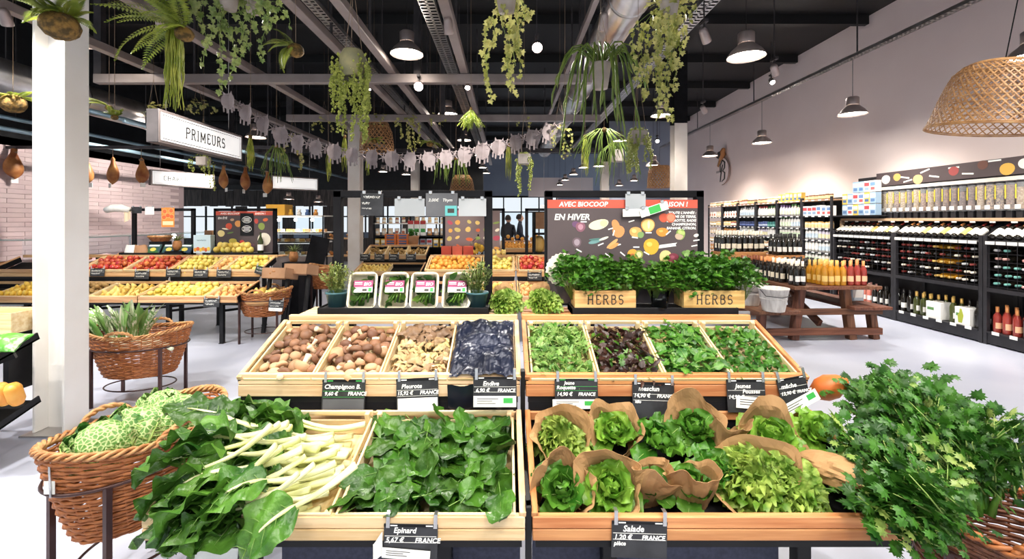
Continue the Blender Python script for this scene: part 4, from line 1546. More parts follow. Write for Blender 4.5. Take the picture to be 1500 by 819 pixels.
MB().lathe([(0, 0), (.045, 0), (.05, .1), (.047, .1), (.043, .005), (0, .005)], 20).build('glass', GLASS, t)

# ---------------------------------------------------------------- posters
POSTB = M('poster_brown', '#4b4042', '#564a4b', scale=2, rough=.5)
POSTR = M('poster_red', '#c9503c', '#d35e48', scale=2, rough=.5)
FLAT = {}


def flat(h):
    if h not in FLAT:
        FLAT[h] = M('print_' + h, '#' + h, rough=.55)
    return FLAT[h]


def ell(rx, rz, n=16, rot=0.0, dent=0.0):
    pts = []
    for i in range(n):
        a = 2 * PI * i / n
        r = 1 + dent * math.sin(3 * a)
        x, z = rx * math.cos(a) * r, rz * math.sin(a) * r
        pts.append((x * math.cos(rot) - z * math.sin(rot), x * math.sin(rot) + z * math.cos(rot)))
    return pts


def blob(parent, x, z, rx, rz, col, rot=0.0, dent=.03, lay=0):
    return MB().poly(ell(rx, rz, 16, rot, dent), .0012 + lay * .0008).build('printed_picture', flat(col), parent, (x, 0, z))


st_r = thing('winter_board', 'large dark produce poster reading en hiver behind the parsley', 'poster board', (.16 + XR, YF + 1.19, 1.1))
BW, BH_ = .9, .62
MB().box((0, 0, 0), (BW, .008, BH_)).build('board', POSTB, st_r)
MB().box((0, -.001, BH_ - .05), (BW, 0, BH_)).build('red_band', POSTR, st_r)
for s_, x_ in (('AVEC BIOCOOP', .07), ('MO', .5), ('SAISON !', .68)):
    text(s_, .04, INKW, st_r, (x_, -.002, BH_ - .04), (PI / 2, 0, 0), .15, .0004, bold=.0009)
text('EN HIVER', .05, INKW, st_r, (.04, -.001, BH_ - .12), (PI / 2, 0, 0), .18, .0004, bold=.0013)
for k, s in enumerate(("TOUTE L'ANNÉE :", 'POMME DE TERRE,', 'CAROTTE, RADIS', 'CHAMPIGNON,', 'BANANE, CITRON.')):
    text(s, .021, INKW, st_r, (BW * .99, -.001, BH_ - .085 - k * .023), (PI / 2, 0, 0), .15, .0004, 'RIGHT', bold=.0006)


def pic(px, py, items):
    p = P(px, py, YF + 1.19)
    x, z = p.x - (.16 + XR), p.z - 1.1
    for n_, (dx, dz, rx, rz, col, rot, lay) in enumerate(items):
        if 0 < x + dx < BW:
            blob(st_r, x + dx, z + dz, rx * 1.22, rz * 1.22, col, rot, .03, lay + n_)


pic(843, 330, [(0, .006, .017, .015, '6b4a6e', 0, 0), (.03, -.01, .024, .024, '8a5a6a', 0, 1), (.03, -.01, .013, .014, 'b98a9a', 0, 2)])
pic(877, 329, [(0, 0, .05, .024, 'efe6c0', .25, 0), (.03, .008, .018, .016, 'e2dba0', .25, 1)])
pic(906, 336, [(0, -.012, .03, .03, 'd8935a', 0, 0), (-.016, .022, .018, .032, 'd8935a', .35, 0)])
pic(931, 340, [(0, 0, .03, .026, 'e0a860', 0, 0), (.03, -.016, .016, .016, '7fa060', 0, 1), (-.01, .006, .012, .01, 'f0d080', 0, 2)])
pic(949, 330, [(0, 0, .034, .034, 'd9a050', 0, 0), (0, 0, .029, .029, 'f2d488', 0, 1), (.004, .004, .006, .02, 'f8ecc0', 0, 2)])
pic(972, 319, [(0, 0, .022, .022, 'c9583c', 0, 0), (.042, 0, .024, .024, 'd8684a', 0, 1), (.042, 0, .018, .018, 'e88a6a', 0, 2)])
pic(970, 340, [(0, 0, .03, .022, 'dc9038', .0, 0), (-.008, .006, .01, .006, 'f0b860', 0, 1)])
pic(997, 343, [(0, 0, .022, .028, '86a050', 0, 0), (-.01, -.014, .02, .016, 'c0a890', 0, 1), (.012, .006, .01, .01, 'b0c470', 0, 2), (-.006, .012, .01, .01, 'b8cc78', 0, 2)])
pic(1025, 342, [(0, 0, .03, .014, '6f6058', .3, 0), (-.022, -.012, .012, .008, 'e8e0d4', .3, 1), (.014, .008, .018, .011, 'a08c80', -.2, 1)])
pic(845, 355, [(0, 0, .022, .024, '6d5a62', 0, 0), (0, 0, .014, .016, 'a0909a', 0, 1)])
pic(877, 352, [(-.02, -.006, .035, .01, '6f9a9a', .3, 0), (-.02, .006, .032, .005, '4f7a74', .1, 1), (.03, .01, .025, .006, 'e8e4d0', .35, 1)])
pic(897, 357, [(0, 0, .035, .009, 'e2a868', .7, 0), (.008, -.014, .028, .009, 'd89a58', .5, 1)])
pic(927, 373, [(0, 0, .026, .028, 'dca03c', .4, 0), (.036, 0, .02, .022, '9aa050', 0, 1), (.036, 0, .012, .014, 'e8dc9c', 0, 2), (-.004, -.006, .011, .011, 'b4683c', 0, 1)])
pic(954, 361, [(0, 0, .038, .04, 'd9a832', 0, 0), (-.012, .012, .014, .012, 'ecc860', 0, 1)])
pic(975, 377, [(0, 0, .03, .036, 'e0c888', 0, 0), (.045, -.006, .028, .026, '7a3040', 0, 1), (.04, .002, .01, .008, '9c5060', 0, 2)])
pic(1003, 371, [(0, 0, .014, .013, '6a8a4a', 0, 0), (.018, .006, .012, .012, '7c9c58', 0, 1), (.008, -.012, .011, .011, '8cac68', 0, 2)])
pic(1022, 367, [(0, 0, .032, .008, 'e8c030', .35, 0), (.004, .01, .03, .008, 'f0cc40', .45, 1), (.0, -.01, .026, .006, 'd8b028', .25, 1)])
b = MB().poly([(.1 * (1 + .035 * (1 if k % 2 else -1)) * math.cos(2 * PI * k / 48), .1 * (1 + .035 * (1 if k % 2 else -1)) * math.sin(2 * PI * k / 48)) for k in range(48)], .0016)
b.build('scalloped_badge', flat('ece4d2'), st_r, (.09, 0, .2))
for k, (px, py, rot) in enumerate(((855, 325, .0), (895, 335, .3), (930, 348, -.15), (950, 341, 0), (925, 324, .3), (981, 325, -.1), (979, 341, .7), (1020, 352, .15), (848, 367, -.5), (880, 358, .4), (905, 359, .25), (932, 362, 0), (947, 371, -.5), (912, 372, -.7), (890, 374, -.7), (1017, 360, .2), (899, 341, 1.3))):
    p = P(px, py, YF + 1.19)
    MB().box((-.018, -.0014, -.0035), (.018, 0, .0035)).build('caption_bar', INKW, st_r, (p.x - (.16 + XR), 0, p.z - 1.1), (0, -rot, 0))
p = P(977, 361, YF + 1.19)
b = MB().poly([(-.05, -.012), (.055, .002), (.05, .012), (.06, .022), (-.045, .008)], .0022)
b.build('ribbon_banner', INKW, st_r, (p.x - (.16 + XR), 0, p.z - 1.1))
# clipped price holders on the winter frame
def clipped(px, py, y, w, h, mat, lab, rot=0.0):
    t = thing('clipped_card', lab, 'card', P(px, py, y), (0, rot, 0), 'cards clipped to the frames')
    MB().box((-w / 2, 0, -h), (w / 2, .002, 0), 0, .0006).build('sheet', mat, t)
    for s in (-.35, .35):
        MB().box((w * s - .01, -.006, -.006), (w * s + .01, .012, .014), 0, .002).build('clip', CHROME, t)
    return t


YB = YF + 1.19
CARDW = M('pale_holder', '#9fa4a8', '#b0b4b8', scale=4, rough=.35)
clipped(931, 284, YB - .02, .12, .12, CARDW, 'pale plastic card holder clipped over the winter poster')
t = clipped(932, 306, YB - .03, .16, .045, PAPER, 'long white shelf label under the pale holder on the poster', -.03)
t = clipped(956, 301, YB - .04, .17, .05, PAPER, 'slanted paper label with a green block on the winter poster', -.32)
MB().box((-.03, -.001, -.046), (.04, 0, -.004)).build('green_block', GREENP, t)
t = clipped(545, 283, YB - .01, .135, .135, SLATE, 'blackboard card hung at the frame corner above the packed greens', .02)
scribble(.1, .02, INKW, t, (-.05, -.001, -.035), 3)
scribble(.05, .018, INKW, t, (-.06, -.001, -.07), 5)
scribble(.06, .012, INKW, t, (-.06, -.001, -.098), 8)
clipped(600, 291, YB - .01, .18, .105, CARDW, 'blank pale card between the two blackboard cards')
t = clipped(647, 283, YB - .012, .19, .14, SLATEG, 'grey blackboard card with a turquoise note on it', .0)
text('3,00€   Thym', .026, INKW, t, (-.08, -.001, -.05), (PI / 2, 0, 0), .2, .0004)
MB().box((.02, -.001, -.135), (.09, 0, -.075)).build('turquoise_note', flat('5fb3b3'), t)
MB().box((.035, -.0016, -.118), (.075, -.001, -.092)).build('dark_print', INKD, t)
clipped(692, 291, YB - .01, .165, .105, CARDW, 'blank pale card beside the frame post over the tall thyme')
# wilted salads in kraft paper behind, over the back deck
for (px, py, y, lab, sd) in ((742, 452, 2.62, 'curly salad in a kraft bag beside the taller thyme', 41), (797, 452, 2.62, 'curly salad in a kraft bag beside the herb box', 42)):
    p = P(px, py, y)
    p.z = 1.07
    FR[sd % 2](p + V((0, 0, .03)), rotx(.5), .85, lab, 'salads on the back deck')
    bag(p + V((0, .02, -.008)), Matrix.Rotation(.3, 4, 'X'), sd, lab.replace('curly salad in a kraft bag', 'kraft bag round a curly salad'), .08, .05, .075, .05)
# ================================================================ wicker baskets on steel stands
def wicker(name, lab, loc, rz, a, b_, h, kx=.66, rows=22, stakes=30, mat=WICK, rmat=WICKL, handles=True, leg=True, slope=0.0, ringh=.72, group='wicker baskets on steel stands', dz_end=.05):
    """oval basket; loc = middle of its rim; a, b_ = half axes; rim ends rise by dz_end"""
    t = thing(name, lab, 'basket', loc, (0, slope, rz), group)

    def pos(th, v, off=0.0):
        k = kx + (1 - kx) * (v ** .75)
        x, y = math.cos(th), math.sin(th)
        z = -h * (1 - v) + dz_end * (x * x) * v
        return V(((a * k + off) * x, (b_ * k + off) * y, z))
    b = MB()
    n = stakes * 3
    for r in range(rows):
        v = (r + .5) / rows
        pts = []
        for j in range(n):
            th = 2 * PI * j / n
            off = .0045 * math.cos(stakes / 2 * th + PI * (r % 2))
            p = pos(th, v, off)
            p.z += .0015 * math.sin(stakes * th + r)
            pts.append(p)
        pts.append(pts[0])
        b.tube(pts, h / rows * .5, 4, 0, cap=False)
    o = b.build('weave', mat, t)
    o['kind'] = 'stuff'
    b = MB()
    for j in range(stakes):
        th = 2 * PI * (j + .5) / stakes
        b.tube([pos(th, v / 6) for v in range(7)], .004, 4)
    o = b.build('stakes', mat, t)
    o['kind'] = 'stuff'
    # braided rim
    b = MB()
    for s in range(3):
        pts = []
        m_ = 120
        for j in range(m_ + 1):
            th = 2 * PI * j / m_
            ph = 34 * th / 2 + s * 2 * PI / 3
            p = pos(th, 1, .011 * math.cos(ph))
            p.z += .011 * math.sin(ph) + .008
            pts.append(p)
        b.tube(pts, .0075, 5, 0, cap=False)
    o = b.build('rim', rmat, t)
    b = MB().grid(lambda u, v: (lambda p: V((p.x * (1 - v), p.y * (1 - v), p.z)))(pos(2 * PI * u, 0)), 40, 4, 0, wrap=True)
    b.build('base', mat, t)
    if handles:
        for sg in (-1, 1):
            b = MB()
            for s in range(2):
                pts = []
                for j in range(41):
                    tt = j / 40
                    ang = PI * tt
                    th0 = PI / 2 * sg
                    sp = .3
                    base = pos(th0 + sp * math.cos(ang) * (a / max(a, .3)), 1)
                    up = .075 * math.sin(ang)
                    ph = 9 * PI * tt + s * PI
                    pts.append(base + V((0, sg * (.012 * math.sin(ang) + .006 * math.cos(ph)), up + .006 * math.sin(ph) - .01)))
                b.tube(pts, .0085, 6)
            b.build('handle', rmat, t)
    if leg:
        z0 = loc[2]
        zr = -h * (1 - ringh)
        ring = [pos(2 * PI * j / 48, ringh, .012) for j in range(49)]
        for p in ring:
            p.z = zr
        MB().tube(ring, .007, 6, cap=False).build('stand_ring', STEEL, t)
        low = [V((p.x * .72, p.y * .72, -z0 + .13)) for p in ring]
        MB().tube(low, .006, 6, cap=False).build('stand_ring', STEEL, t)
        for q in range(4):
            p = ring[(6 + q * 12) % 48]
            MB().bar((p.x, p.y, zr), (p.x * 1.0, p.y * 1.0, -z0), .022, .022).build('stand_leg', STEEL, t)
    return t, pos



# ---- savoy cabbages
cab, cpos = wicker('wicker_basket', 'near oval wicker basket of savoy cabbages with rope handles', (-1.68, 2.05, .635), 1.27, .36, .25, .36, rows=24)


def cabbage(p, r, lab, rot, seed):
    t = thing('savoy_cabbage', lab, 'cabbage', p, rot, 'savoy cabbages in the near basket')
    b = MB()
    b.grid(lambda u, v: ((lambda d: d * r * (1 + .05 * NZ.noise(d * 4 + V((seed, 0, 0))) + .02 * abs(math.sin(9 * 2 * PI * u)) * math.sin(PI * v)))(V((math.cos(2 * PI * u) * math.sin(PI * v), math.sin(2 * PI * u) * math.sin(PI * v), math.cos(PI * v))))), 36, 18, 0, wrap=True)
    b.build('heart', SAVOY, t)
    for k in range(7):
        b = MB()
        az = k * 2 * PI / 7 + seed
        tilt = (.9, .5, 1.15, .7, 1.0, .55, .85)[k]
        w = r * 1.5

        def fn(u, v):
            s = u * 2 - 1
            ang = s * .95
            el = -.75 + v * (1.35 + .3 * math.sin(k))
            rr = r * (1.06 + .06 * (k % 3)) + .014 * v * v * math.sin(9 * s + 3 * k) + .09 * r * max(0, v - .6) + .006 * NZ.noise(V((s * 7, v * 7, k)))
            return (rr * math.cos(el) * math.cos(az + ang), rr * math.cos(el) * math.sin(az + ang), rr * math.sin(el))
        b.grid(fn, 16, 12, 0)
        o = b.build('outer_leaf', SAVOY if k % 4 else SAVOYD, t)
        b = MB()
        b.tube([V(fn(.5, j / 8)) * 1.012 for j in range(8)], [.007 - .0006 * j for j in range(8)], 5, 0)
        for j in range(1, 7):
            for s in (-1, 1):
                b.tube([V(fn(.5, j / 8)) * 1.01, V(fn(.5 + s * .22, min(1, j / 8 + .1))) * 1.012, V(fn(.5 + s * .42, min(1, j / 8 + .22))) * 1.014], [.003, .0022, .001], 4, 0)
        b.build('veins', RIB, o)


for k, (px, py, y, r, lab) in enumerate(((150, 655, 1.88, .105, 'savoy cabbage at the near end of the basket'), (205, 634, 2.02, .115, 'pale veined savoy cabbage in the middle of the basket'), (262, 612, 2.2, .11, 'savoy cabbage at the far end of the basket'), (240, 600, 2.32, .1, 'dark crinkled savoy cabbage at the back of the basket'))):
    q = P(px, py, y)
    cabbage((q.x, q.y, q.z), r, lab, (U(-.5, .5), U(-.5, .5), U(0, 6)), k * 1.7 + .3)
t = thing('basket_tag', 'silver hooked label hanging from the near end of the cabbage basket', 'label', P(80, 680, 1.72))
MB().tube([(0, .01, .02), (0, -.01, .025), (0, -.02, 0), (0, -.015, -.12)], .004, 6).build('hook', CHROME, t)
MB().box((-.03, -.012, -.11), (.012, -.01, -.06)).build('paper', PAPER, t)

# ---- celery basket
wicker('wicker_basket', 'dark wicker basket heaped with celery beside the near stand', (1.86, 1.62, .5), -.5, .34, .26, .28, mat=WICKD, rmat=WICK, rows=18, kx=.7)


O_CEL = [(0, 0), (.1, .22), (.3, .2), (.26, .34), (.46, .36), (.34, .5), (.5, .62), (.28, .66), (.3, .84), (.13, .8), (0, 1.1)]


def celery_leaf_mesh(seed, pale):
    r_ = random.Random(seed)
    b = MB()
    for (x, y, az, s) in ((0, .055, 0, .95), (.024, .03, -.85, .75), (-.024, .03, .85, .75), (.024, -.03, -1.05, .66), (-.024, -.03, 1.05, .66)):
        outline_leaf(b, O_CEL, .05 * s, TR((x, y, 0)) @ Matrix.Rotation(az, 4, 'Z') @ Matrix.Rotation(r_.uniform(-.4, .3), 4, 'X') @ Matrix.Rotation(r_.uniform(-.4, .4), 4, 'Y'), 0, .35)
        outline_leaf(b, O_PAR, .036 * s, TR((x * 2.2, y + .01, .006)) @ Matrix.Rotation(az + .5, 4, 'Z') @ Matrix.Rotation(r_.uniform(-.6, .1), 4, 'X'), 0, .35)
    b.tube([(0, .05, .002), (0, 0, .003), (0, -.05, 0)], [.001, .0018, .0024], 4, 1)
    return b.mesh('leaf', [CELP if pale else CELE, STEM])


cl_me = [celery_leaf_mesh(s, s > 5) for s in range(7)]
# each bunch: root and crown as seen, stalks in a fan
for bi, (root, crown, n, spread, lab) in enumerate((
        ((1370, 765, 1.45), (1310, 680, 1.62), 10, .09, 'celery bunch leaning over the stand beside the closed kraft bag'),
        ((1400, 760, 1.5), (1325, 640, 1.75), 11, .12, 'celery bunch with dense dark leaves at the middle of the heap'),
        ((1425, 745, 1.55), (1365, 625, 1.75), 10, .13, 'celery bunch whose pale leaf tips top the heap'),
        ((1440, 750, 1.6), (1420, 665, 1.65), 8, .11, 'celery bunch at the outer end with leaves over the basket rim'),
        ((1370, 700, 1.65), (1290, 610, 1.95), 11, .11, 'celery bunch lying behind, over the stand corner'),
        ((1395, 790, 1.4), (1345, 755, 1.38), 7, .07, 'small celery bunch drooping in front of the basket'))):
    r0, c0 = P(*root), P(*crown)
    t = thing('celery_bunch', lab, 'celery', r0, None, 'celery bunches heaped in the basket')
    d = (c0 - r0)
    for k in range(n):
        tip = d + V((U(-spread, spread), U(-spread, spread) * .8, U(-spread * .5, spread)))
        side = V((U(-.025, .025), U(-.02, .02), U(-.02, .02)))
        mid = side * 1.2 + tip * .5 + V((0, 0, .03))
        st = MB().tube([side, side * 1.1 + tip * .25 + V((0, 0, .015)), mid, tip * .8 + V((0, 0, .015)), tip], [.011, .009, .005, .0025, .0015], 6)
        so = st.build('stalk', CELS, t)
        for q in range(11):
            f = .5 + .55 * q / 11
            c = tip * min(f, 1.0) + V((0, 0, .02)) + V((U(-.06, .06), U(-.06, .06), U(-.035, .05)))
            yd = (tip + V((U(-.5, .5), U(-.5, .5), U(-.3, .25))) * tip.length).normalized()
            R_ = yd.to_track_quat('Y', 'Z').to_matrix().to_4x4() @ Matrix.Rotation(U(-.9, .9), 4, 'Y')
            put('leaf', cl_me[rnd.randrange(6) if U(0, 1) < .92 else 6], so, c, R_.to_euler(), U(.95, 1.3))
SQ = M('orange_squash', '#e0843c', '#c9662a', scale=4, rough=.5)
b = MB().lathe([(0, -.09), (.03, -.085), (.07, -.03), (.075, .02), (.05, .07), (.02, .1), (0, .105)], 20, 0)
b.build('orange_squash', SQ, None, P(1212, 568, 2.08), (.6, .9, .4)).scale = (.75, .75, .9)
o = bpy.data.objects['orange_squash']
tag(o, 'orange squash showing behind the celery at the stand end', 'squash')

# ---- leeks
wicker('wicker_basket', 'wicker basket of leeks standing behind the thick white column', (-3.28, 3.98, .59), .12, .4, .27, .36, rows=22)
LKG = M('leek_green', '#5f8f45', '#9dbb72', scale=4, rough=.4)
for k in range(9):
    x, y = -3.58 + (k % 5) * .1, 3.9 + (k // 5) * .1
    t = thing('leek', 'leek with fanned green striped leaves standing in the basket', 'leek', (x, y, .5), None, 'leeks in the basket')
    tip = V((.28 - .1 * (k % 5) * .5, .05, .2))
    root = V((.32, -.02, -.04)) * (.6 if k % 2 else .8)
    base = V((0, 0, 0))
    MB().tube([root, root * .5 + V((0, 0, .03)), base + V((0, 0, .06))], .017, 10).build('shaft', M('leek_white', '#f4f3e2', '#e6ebc8', rough=.4) if k == 0 else MATS['leek_white'], t)
    for q in range(6):
        b = MB()
        L_ = U(.24, .34)
        yd = V((-.55 + .22 * (k % 5) + U(-.18, .18), U(-.25, .15), U(.65, 1.1)))
        R_ = yd.to_track_quat('Y', 'Z').to_matrix().to_4x4()
        leaf(b, L_, .06, lambda t_: max(.1, 1 - t_ ** 3 * .8), 3, 8, fold=.5, bend=U(-.3, .7), seed=q + k * 7, rib=None, T=TR((0, 0, .05)) @ R_)
        b.build('leaf', LEEKW if q % 2 else LKG, t)

# ---- pears in the far basket
wicker('wicker_basket', 'small wicker basket of yellow pears before the fruit stand', (-3.22, 5.9, .64), .1, .34, .26, .3, rows=16, stakes=24)

# ---------------------------------------------------------------- black rack cut by the picture edge
rk = thing('metal_rack', 'black two shelf rack at the picture edge before the white column', 'rack', (-3.49, 2.9, 0))
for (z, x1) in ((.70, .22), (.26, .23)):
    b = MB()
    b.T = slope_matrix(0, 0, z, .3)
    b.box((-.8, -.22, 0), (x1, .22, .012))
    b.box((-.8, -.23, 0), (x1, -.22, .04)).box((x1 - .01, -.23, 0), (x1, .22, .05))
    b.build('shelf', BLACK, rk)
for (x, y) in ((.02, -.05), (-.62, -.05)):
    MB().box((x - .035, y - .03, .012), (x + .035, y + .03, .72), 0, .003).build('post', BLACK, rk)
    MB().box((x - .05, y - .05, 0), (x + .05, y + .05, .012)).build('foot', BLACK, rk)
    MB().bar((x, y, .62), (x + .18, y + .12, .7), .04, .05).build('bracket', BLACK, rk)
MB().box((-.62, -.06, .12), (.02, -.03, .16)).build('brace', BLACK, rk)
b = MB()
GBAG = M('green_print_bag', '#5fae3f', '#d8e6c8', scale=12, rough=.3, ramp=(.5, .6))
b.grid(lambda u, v: (.2 * (u - .5) * (1 - .15 * math.sin(PI * v)), .14 * (v - .5), .045 * (math.sin(PI * u) * math.sin(PI * v)) ** .5 + .006 * NZ.noise(V((u * 6, v * 6, 0)))), 18, 14)
b.grid(lambda u, v: (.2 * ((1 - u) - .5) * (1 - .15 * math.sin(PI * v)), .14 * (v - .5), -.006), 2, 2)
p0 = P(12, 502, 2.8) + V((0, 0, .0))
tag(b.build('printed_bag', GBAG, None, p0, (.6, 0, 0)), 'green printed plastic bag of produce on the rack shelf', 'bag')
MANG = M('orange_slices', '#e9982f', '#f3b351', scale=9, rough=.4, bump=.3)
for k in range(2):
    q = P(4 + k * 18, 578, 2.78)
    tag(MB().lathe([(.0, -.07), (.03, -.068), (.042, -.04), (.042, .05), (.03, .072), (0, .074)], 14).build('corn_cob', MANG, None, q, (.35, .1, 0)), ('bright orange packed cob on the lower rack shelf beside the picture edge', 'bright orange packed cob on the lower rack shelf beside the shelf end')[k], 'packed cob')
t = thing('cardboard_tray', 'open wooden box resting behind the green printed bag', 'box', P(15, 470, 3.3))
for (a, c) in (((-.25, -.12, -.06), (.14, -.11, .08)), ((-.25, .11, -.06), (.14, .12, .08)), ((.13, -.11, -.06), (.14, .11, .08)), ((-.25, -.12, -.07), (.14, .12, -.06))):
    MB().box(a, c).build('side', CRATE[0], t)
MB().box((-.25, -.1, -.48), (-.2, .1, -.07)).build('prop', BLACK, t)
MB().box((.06, -.1, -.5), (.1, .1, -.07)).build('prop', BLACK, t)

# ================================================================ fruit
def fruit_mesh(name, prof, mat, n=14):
    return MB().lathe(prof, n).mesh(name, [mat])


AP = [(0, -.031), (.014, -.034), (.028, -.022), (.0365, .002), (.034, .02), (.022, .032), (.01, .031), (0, .024)]
APY = M('yellow_apple_skin', '#dcc252', '#e9d77c', scale=7, rough=.32, rand=.1, hue=.012)
APR = M('red_apple_skin', '#b23a2e', '#d98a4a', scale=9, rough=.3, rand=.15, hue=.015, ramp=(.45, .7))
APO = M('orange_skin', '#e8a13c', '#efb558', scale=7, rough=.42, rand=.08, bump=.15, bscale=120)
APG = M('peach_apple_skin', '#e0a05a', '#e9c07e', scale=8, rough=.35, rand=.12, hue=.015)
KIW = M('kiwi_skin', '#8a6a3a', '#a58550', scale=12, rough=.8, rand=.12)
PEA = M('pear_skin', '#dcb955', '#e8cf80', scale=8, rough=.4, rand=.1)
LEM = M('lemon_skin', '#edc244', '#f2d266', scale=8, rough=.4, rand=.08)
WALN = M('walnut_shell', '#8d5a34', '#a9733f', scale=14, rough=.7, rand=.15, bump=.3)
FM = {
    'yellow_apple': (fruit_mesh('yellow_apple', AP, APY), 'yellow apple'), 'red_apple': (fruit_mesh('red_apple', AP, APR), 'red apple'),
    'orange': (fruit_mesh('orange', [(0, -.036), (.02, -.031), (.036, 0), (.03, .021), (.014, .034), (0, .036)], APO), 'orange'),
    'blush_apple': (fruit_mesh('blush_apple', AP, APG), 'blush apple'),
    'kiwi': (fruit_mesh('kiwi', [(0, -.042), (.016, -.037), (.028, -.012), (.029, .01), (.018, .034), (0, .04)], KIW, 10), 'kiwi'),
    'pear': (fruit_mesh('pear', [(0, -.035), (.018, -.034), (.034, -.01), (.03, .012), (.017, .04), (.01, .052), (0, .055)], PEA), 'pear'),
    'lemon': (fruit_mesh('lemon', [(0, -.048), (.008, -.044), (.026, -.02), (.03, 0), (.026, .02), (.008, .044), (0, .048)], LEM, 10), 'lemon'),
}


def fill(T, w, d, kind, where, z0=.05, sp=.078, layers=2, hump=.03):
    me, nm = FM[kind]
    for l in range(layers):
        m_ = .035 + l * .045
        nx, ny = int((w - 2 * m_) / sp) + 1, int((d - 2 * m_) / sp) + 1
        for i in range(nx):
            for j in range(ny):
                u = m_ + (w - 2 * m_) * (i + .5 * (j % 2) * .6) / max(nx - .4, 1) + U(-.006, .006)
                v = m_ + (d - 2 * m_) * j / max(ny - 1, 1) + U(-.006, .006)
                if u > w - .03 or (l and U(0, 1) < .2):
                    continue
                p = T @ V((u, v, z0 + l * .05 + U(-.006, .008)))
                tag(put(kind, me, None, p, (U(-.9, .9), U(-.9, .9), U(0, 6)), U(.92, 1.08)), nm + ' ' + where, 'fruit', nm + 's ' + where)


# fruit stands in the second row: three on the aisle side, two behind the near island
YF2 = 5.62
SUM = [(-5.91, 'fruit stand with the empty frame over the red apples'), (-4.65, 'fruit stand with the summer poster over the yellow apples')]
stand(-7.17, YF2, 'fruit stand beyond the white column holding lemons', FRUITW, frame=False)
for x, lab in SUM:
    stand(x, YF2, lab, FRUITW)
stand(-1.13, YF2, 'fruit stand of oranges behind the packed greens', FRUITW)
stand(.14, YF2, 'fruit stand of apples behind the herb board', FRUITW)
T2L = lambda x: slope_matrix(x, YF2, LOZ, SL_LO)
T2U = lambda x: slope_matrix(x, YF2 + .52, UPZ, SL_UP)


def fcrate(T, w, kind, clab, flab, layers=2, d=.46, h=.09, sp=.078):
    crate(T, w, d, h, CRATE, clab, back=False)
    fill(T, w, d, kind, flab, .045, sp, layers)


fcrate(T2L(-6.55), .6, 'lemon', 'crate of lemons showing between the picture edge and the column', 'in the crate left of the white column', 2)
fcrate(T2L(-5.89), .6, 'kiwi', 'crate of brown kiwis low beside the white column', 'in the low crate beside the white column')
fcrate(T2L(-5.27), .6, 'pear', 'small crate of pears beside the kiwis', 'in the low crate next to the kiwis', 1)
fcrate(T2U(-5.89), .6, 'red_apple', 'crate of red apples above the kiwis', 'in the upper crate beside the white column')
fcrate(T2U(-5.27), .6, 'red_apple', 'crate of red apples above the pears', 'in the upper crate above the pears')
fcrate(T2L(-4.63), .82, 'yellow_apple', 'long crate of yellow apples low on the fruit stand', 'in the long low crate of the fruit stand')
fcrate(T2L(-3.79), .38, 'blush_apple', 'crate of blush apples low at the fruit stand end', 'in the low end crate of the fruit stand', 1)
fcrate(T2U(-4.63), .5, 'yellow_apple', 'crate of yellow apples under the summer poster', 'in the upper crate under the summer poster')
fcrate(T2U(-4.11), .2, 'blush_apple', 'narrow crate of blush apples under the summer poster', 'in the narrow upper crate', 2)
fcrate(T2U(-3.9), .49, 'yellow_apple', 'end crate of yellow apples under the summer poster', 'in the upper end crate of the fruit stand')
fcrate(T2U(-1.1), .74, 'orange', 'crate of oranges behind the packed greens', 'in the crate behind the packed greens')
fcrate(T2U(-.34), .44, 'yellow_apple', 'crate of yellow apples behind the frame post', 'in the upper crate behind the frame post')
fcrate(T2L(-.34), .44, 'yellow_apple', 'low crate of pale apples behind the frame post', 'in the low crate behind the frame post')
fcrate(T2U(.17), .6, 'red_apple', 'crate of red apples between the two near frames', 'in the upper crate between the near frames')
fcrate(T2L(.17), .6, 'blush_apple', 'crate of blush apples between the two near frames', 'in the low crate between the near frames')
for k, (px, py, lab) in enumerate(((143, 393, 1), (208, 397, 2), (254, 394, 3), (294, 395, 4), (328, 395, 5), (310, 437, 6), (386, 391, 7), (783, 399, 8))):
    Y = YF2 + (.48 if py < 420 else -.04)
    price_card(px, py, Y, .2, .11, [('~.75', .03, -.4, .45), ('~.6', .026, -.4, .8)], 'price card on the fruit stand, ' + ('beside the white column', 'above the pears', 'above the pale apples', 'under the summer poster', 'before the narrow crate', 'on the low front board at the stand end', 'tilted at the upper stand end', 'between the two near frames')[k], None, (.25 if k == 6 else 0), -.1, k == 6)

# things on the fruit stand decks
YD2 = YF2 + 1.02
display_tray(-5.8, -4.85, YD2, 1.061, 'black tray of packets behind the red apples', .17)
display_tray(-4.55, -3.5, YD2, 1.061, 'black tray of fruit under the summer poster', .17)
PKB = M('navy_packet', '#2b3f5e', '#3c6a3a', scale=9, rough=.35)
for k in range(3):
    t = thing('fruit_packet', ('navy printed packet nearest the paper bags', 'navy printed packet, middle of the three', 'navy printed packet nearest the frame post')[k], 'packet', (-5.36 + k * .24, YD2 + .06, 1.098), (-.5, 0, 0), 'navy packets behind the red apples')
    MB().box((-.1, 0, 0), (.1, .03, .15), 0, .008).build('packet', PKB, t)
    MB().poly(ell(.045, .03), .002).build('yellow_print', flat('e2c85a'), t, (0, 0, .06))
    MB().box((-.08, -.002, .11), (.08, 0, .135)).build('white_print', flat('dfe6ea'), t)
for k in range(2):
    b = MB()
    b.grid(lambda u, v: (.11 * math.cos(2 * PI * u) * (1 - v * .25), .07 * math.sin(2 * PI * u) * (1 - v * .3), v * .12 + .01 * NZ.noise(V((u * 7, v * 5, k)))), 20, 6, wrap=True, smooth=False)
    tag(b.build('paper_packet', PAPER if k == 0 else CARD, None, (-5.66 + k * .13, YD2 + .07, 1.098)), ('crumpled pale paper packet at the tray end behind the red apples', 'brown paper packet beside the navy packets')[k], 'packet')
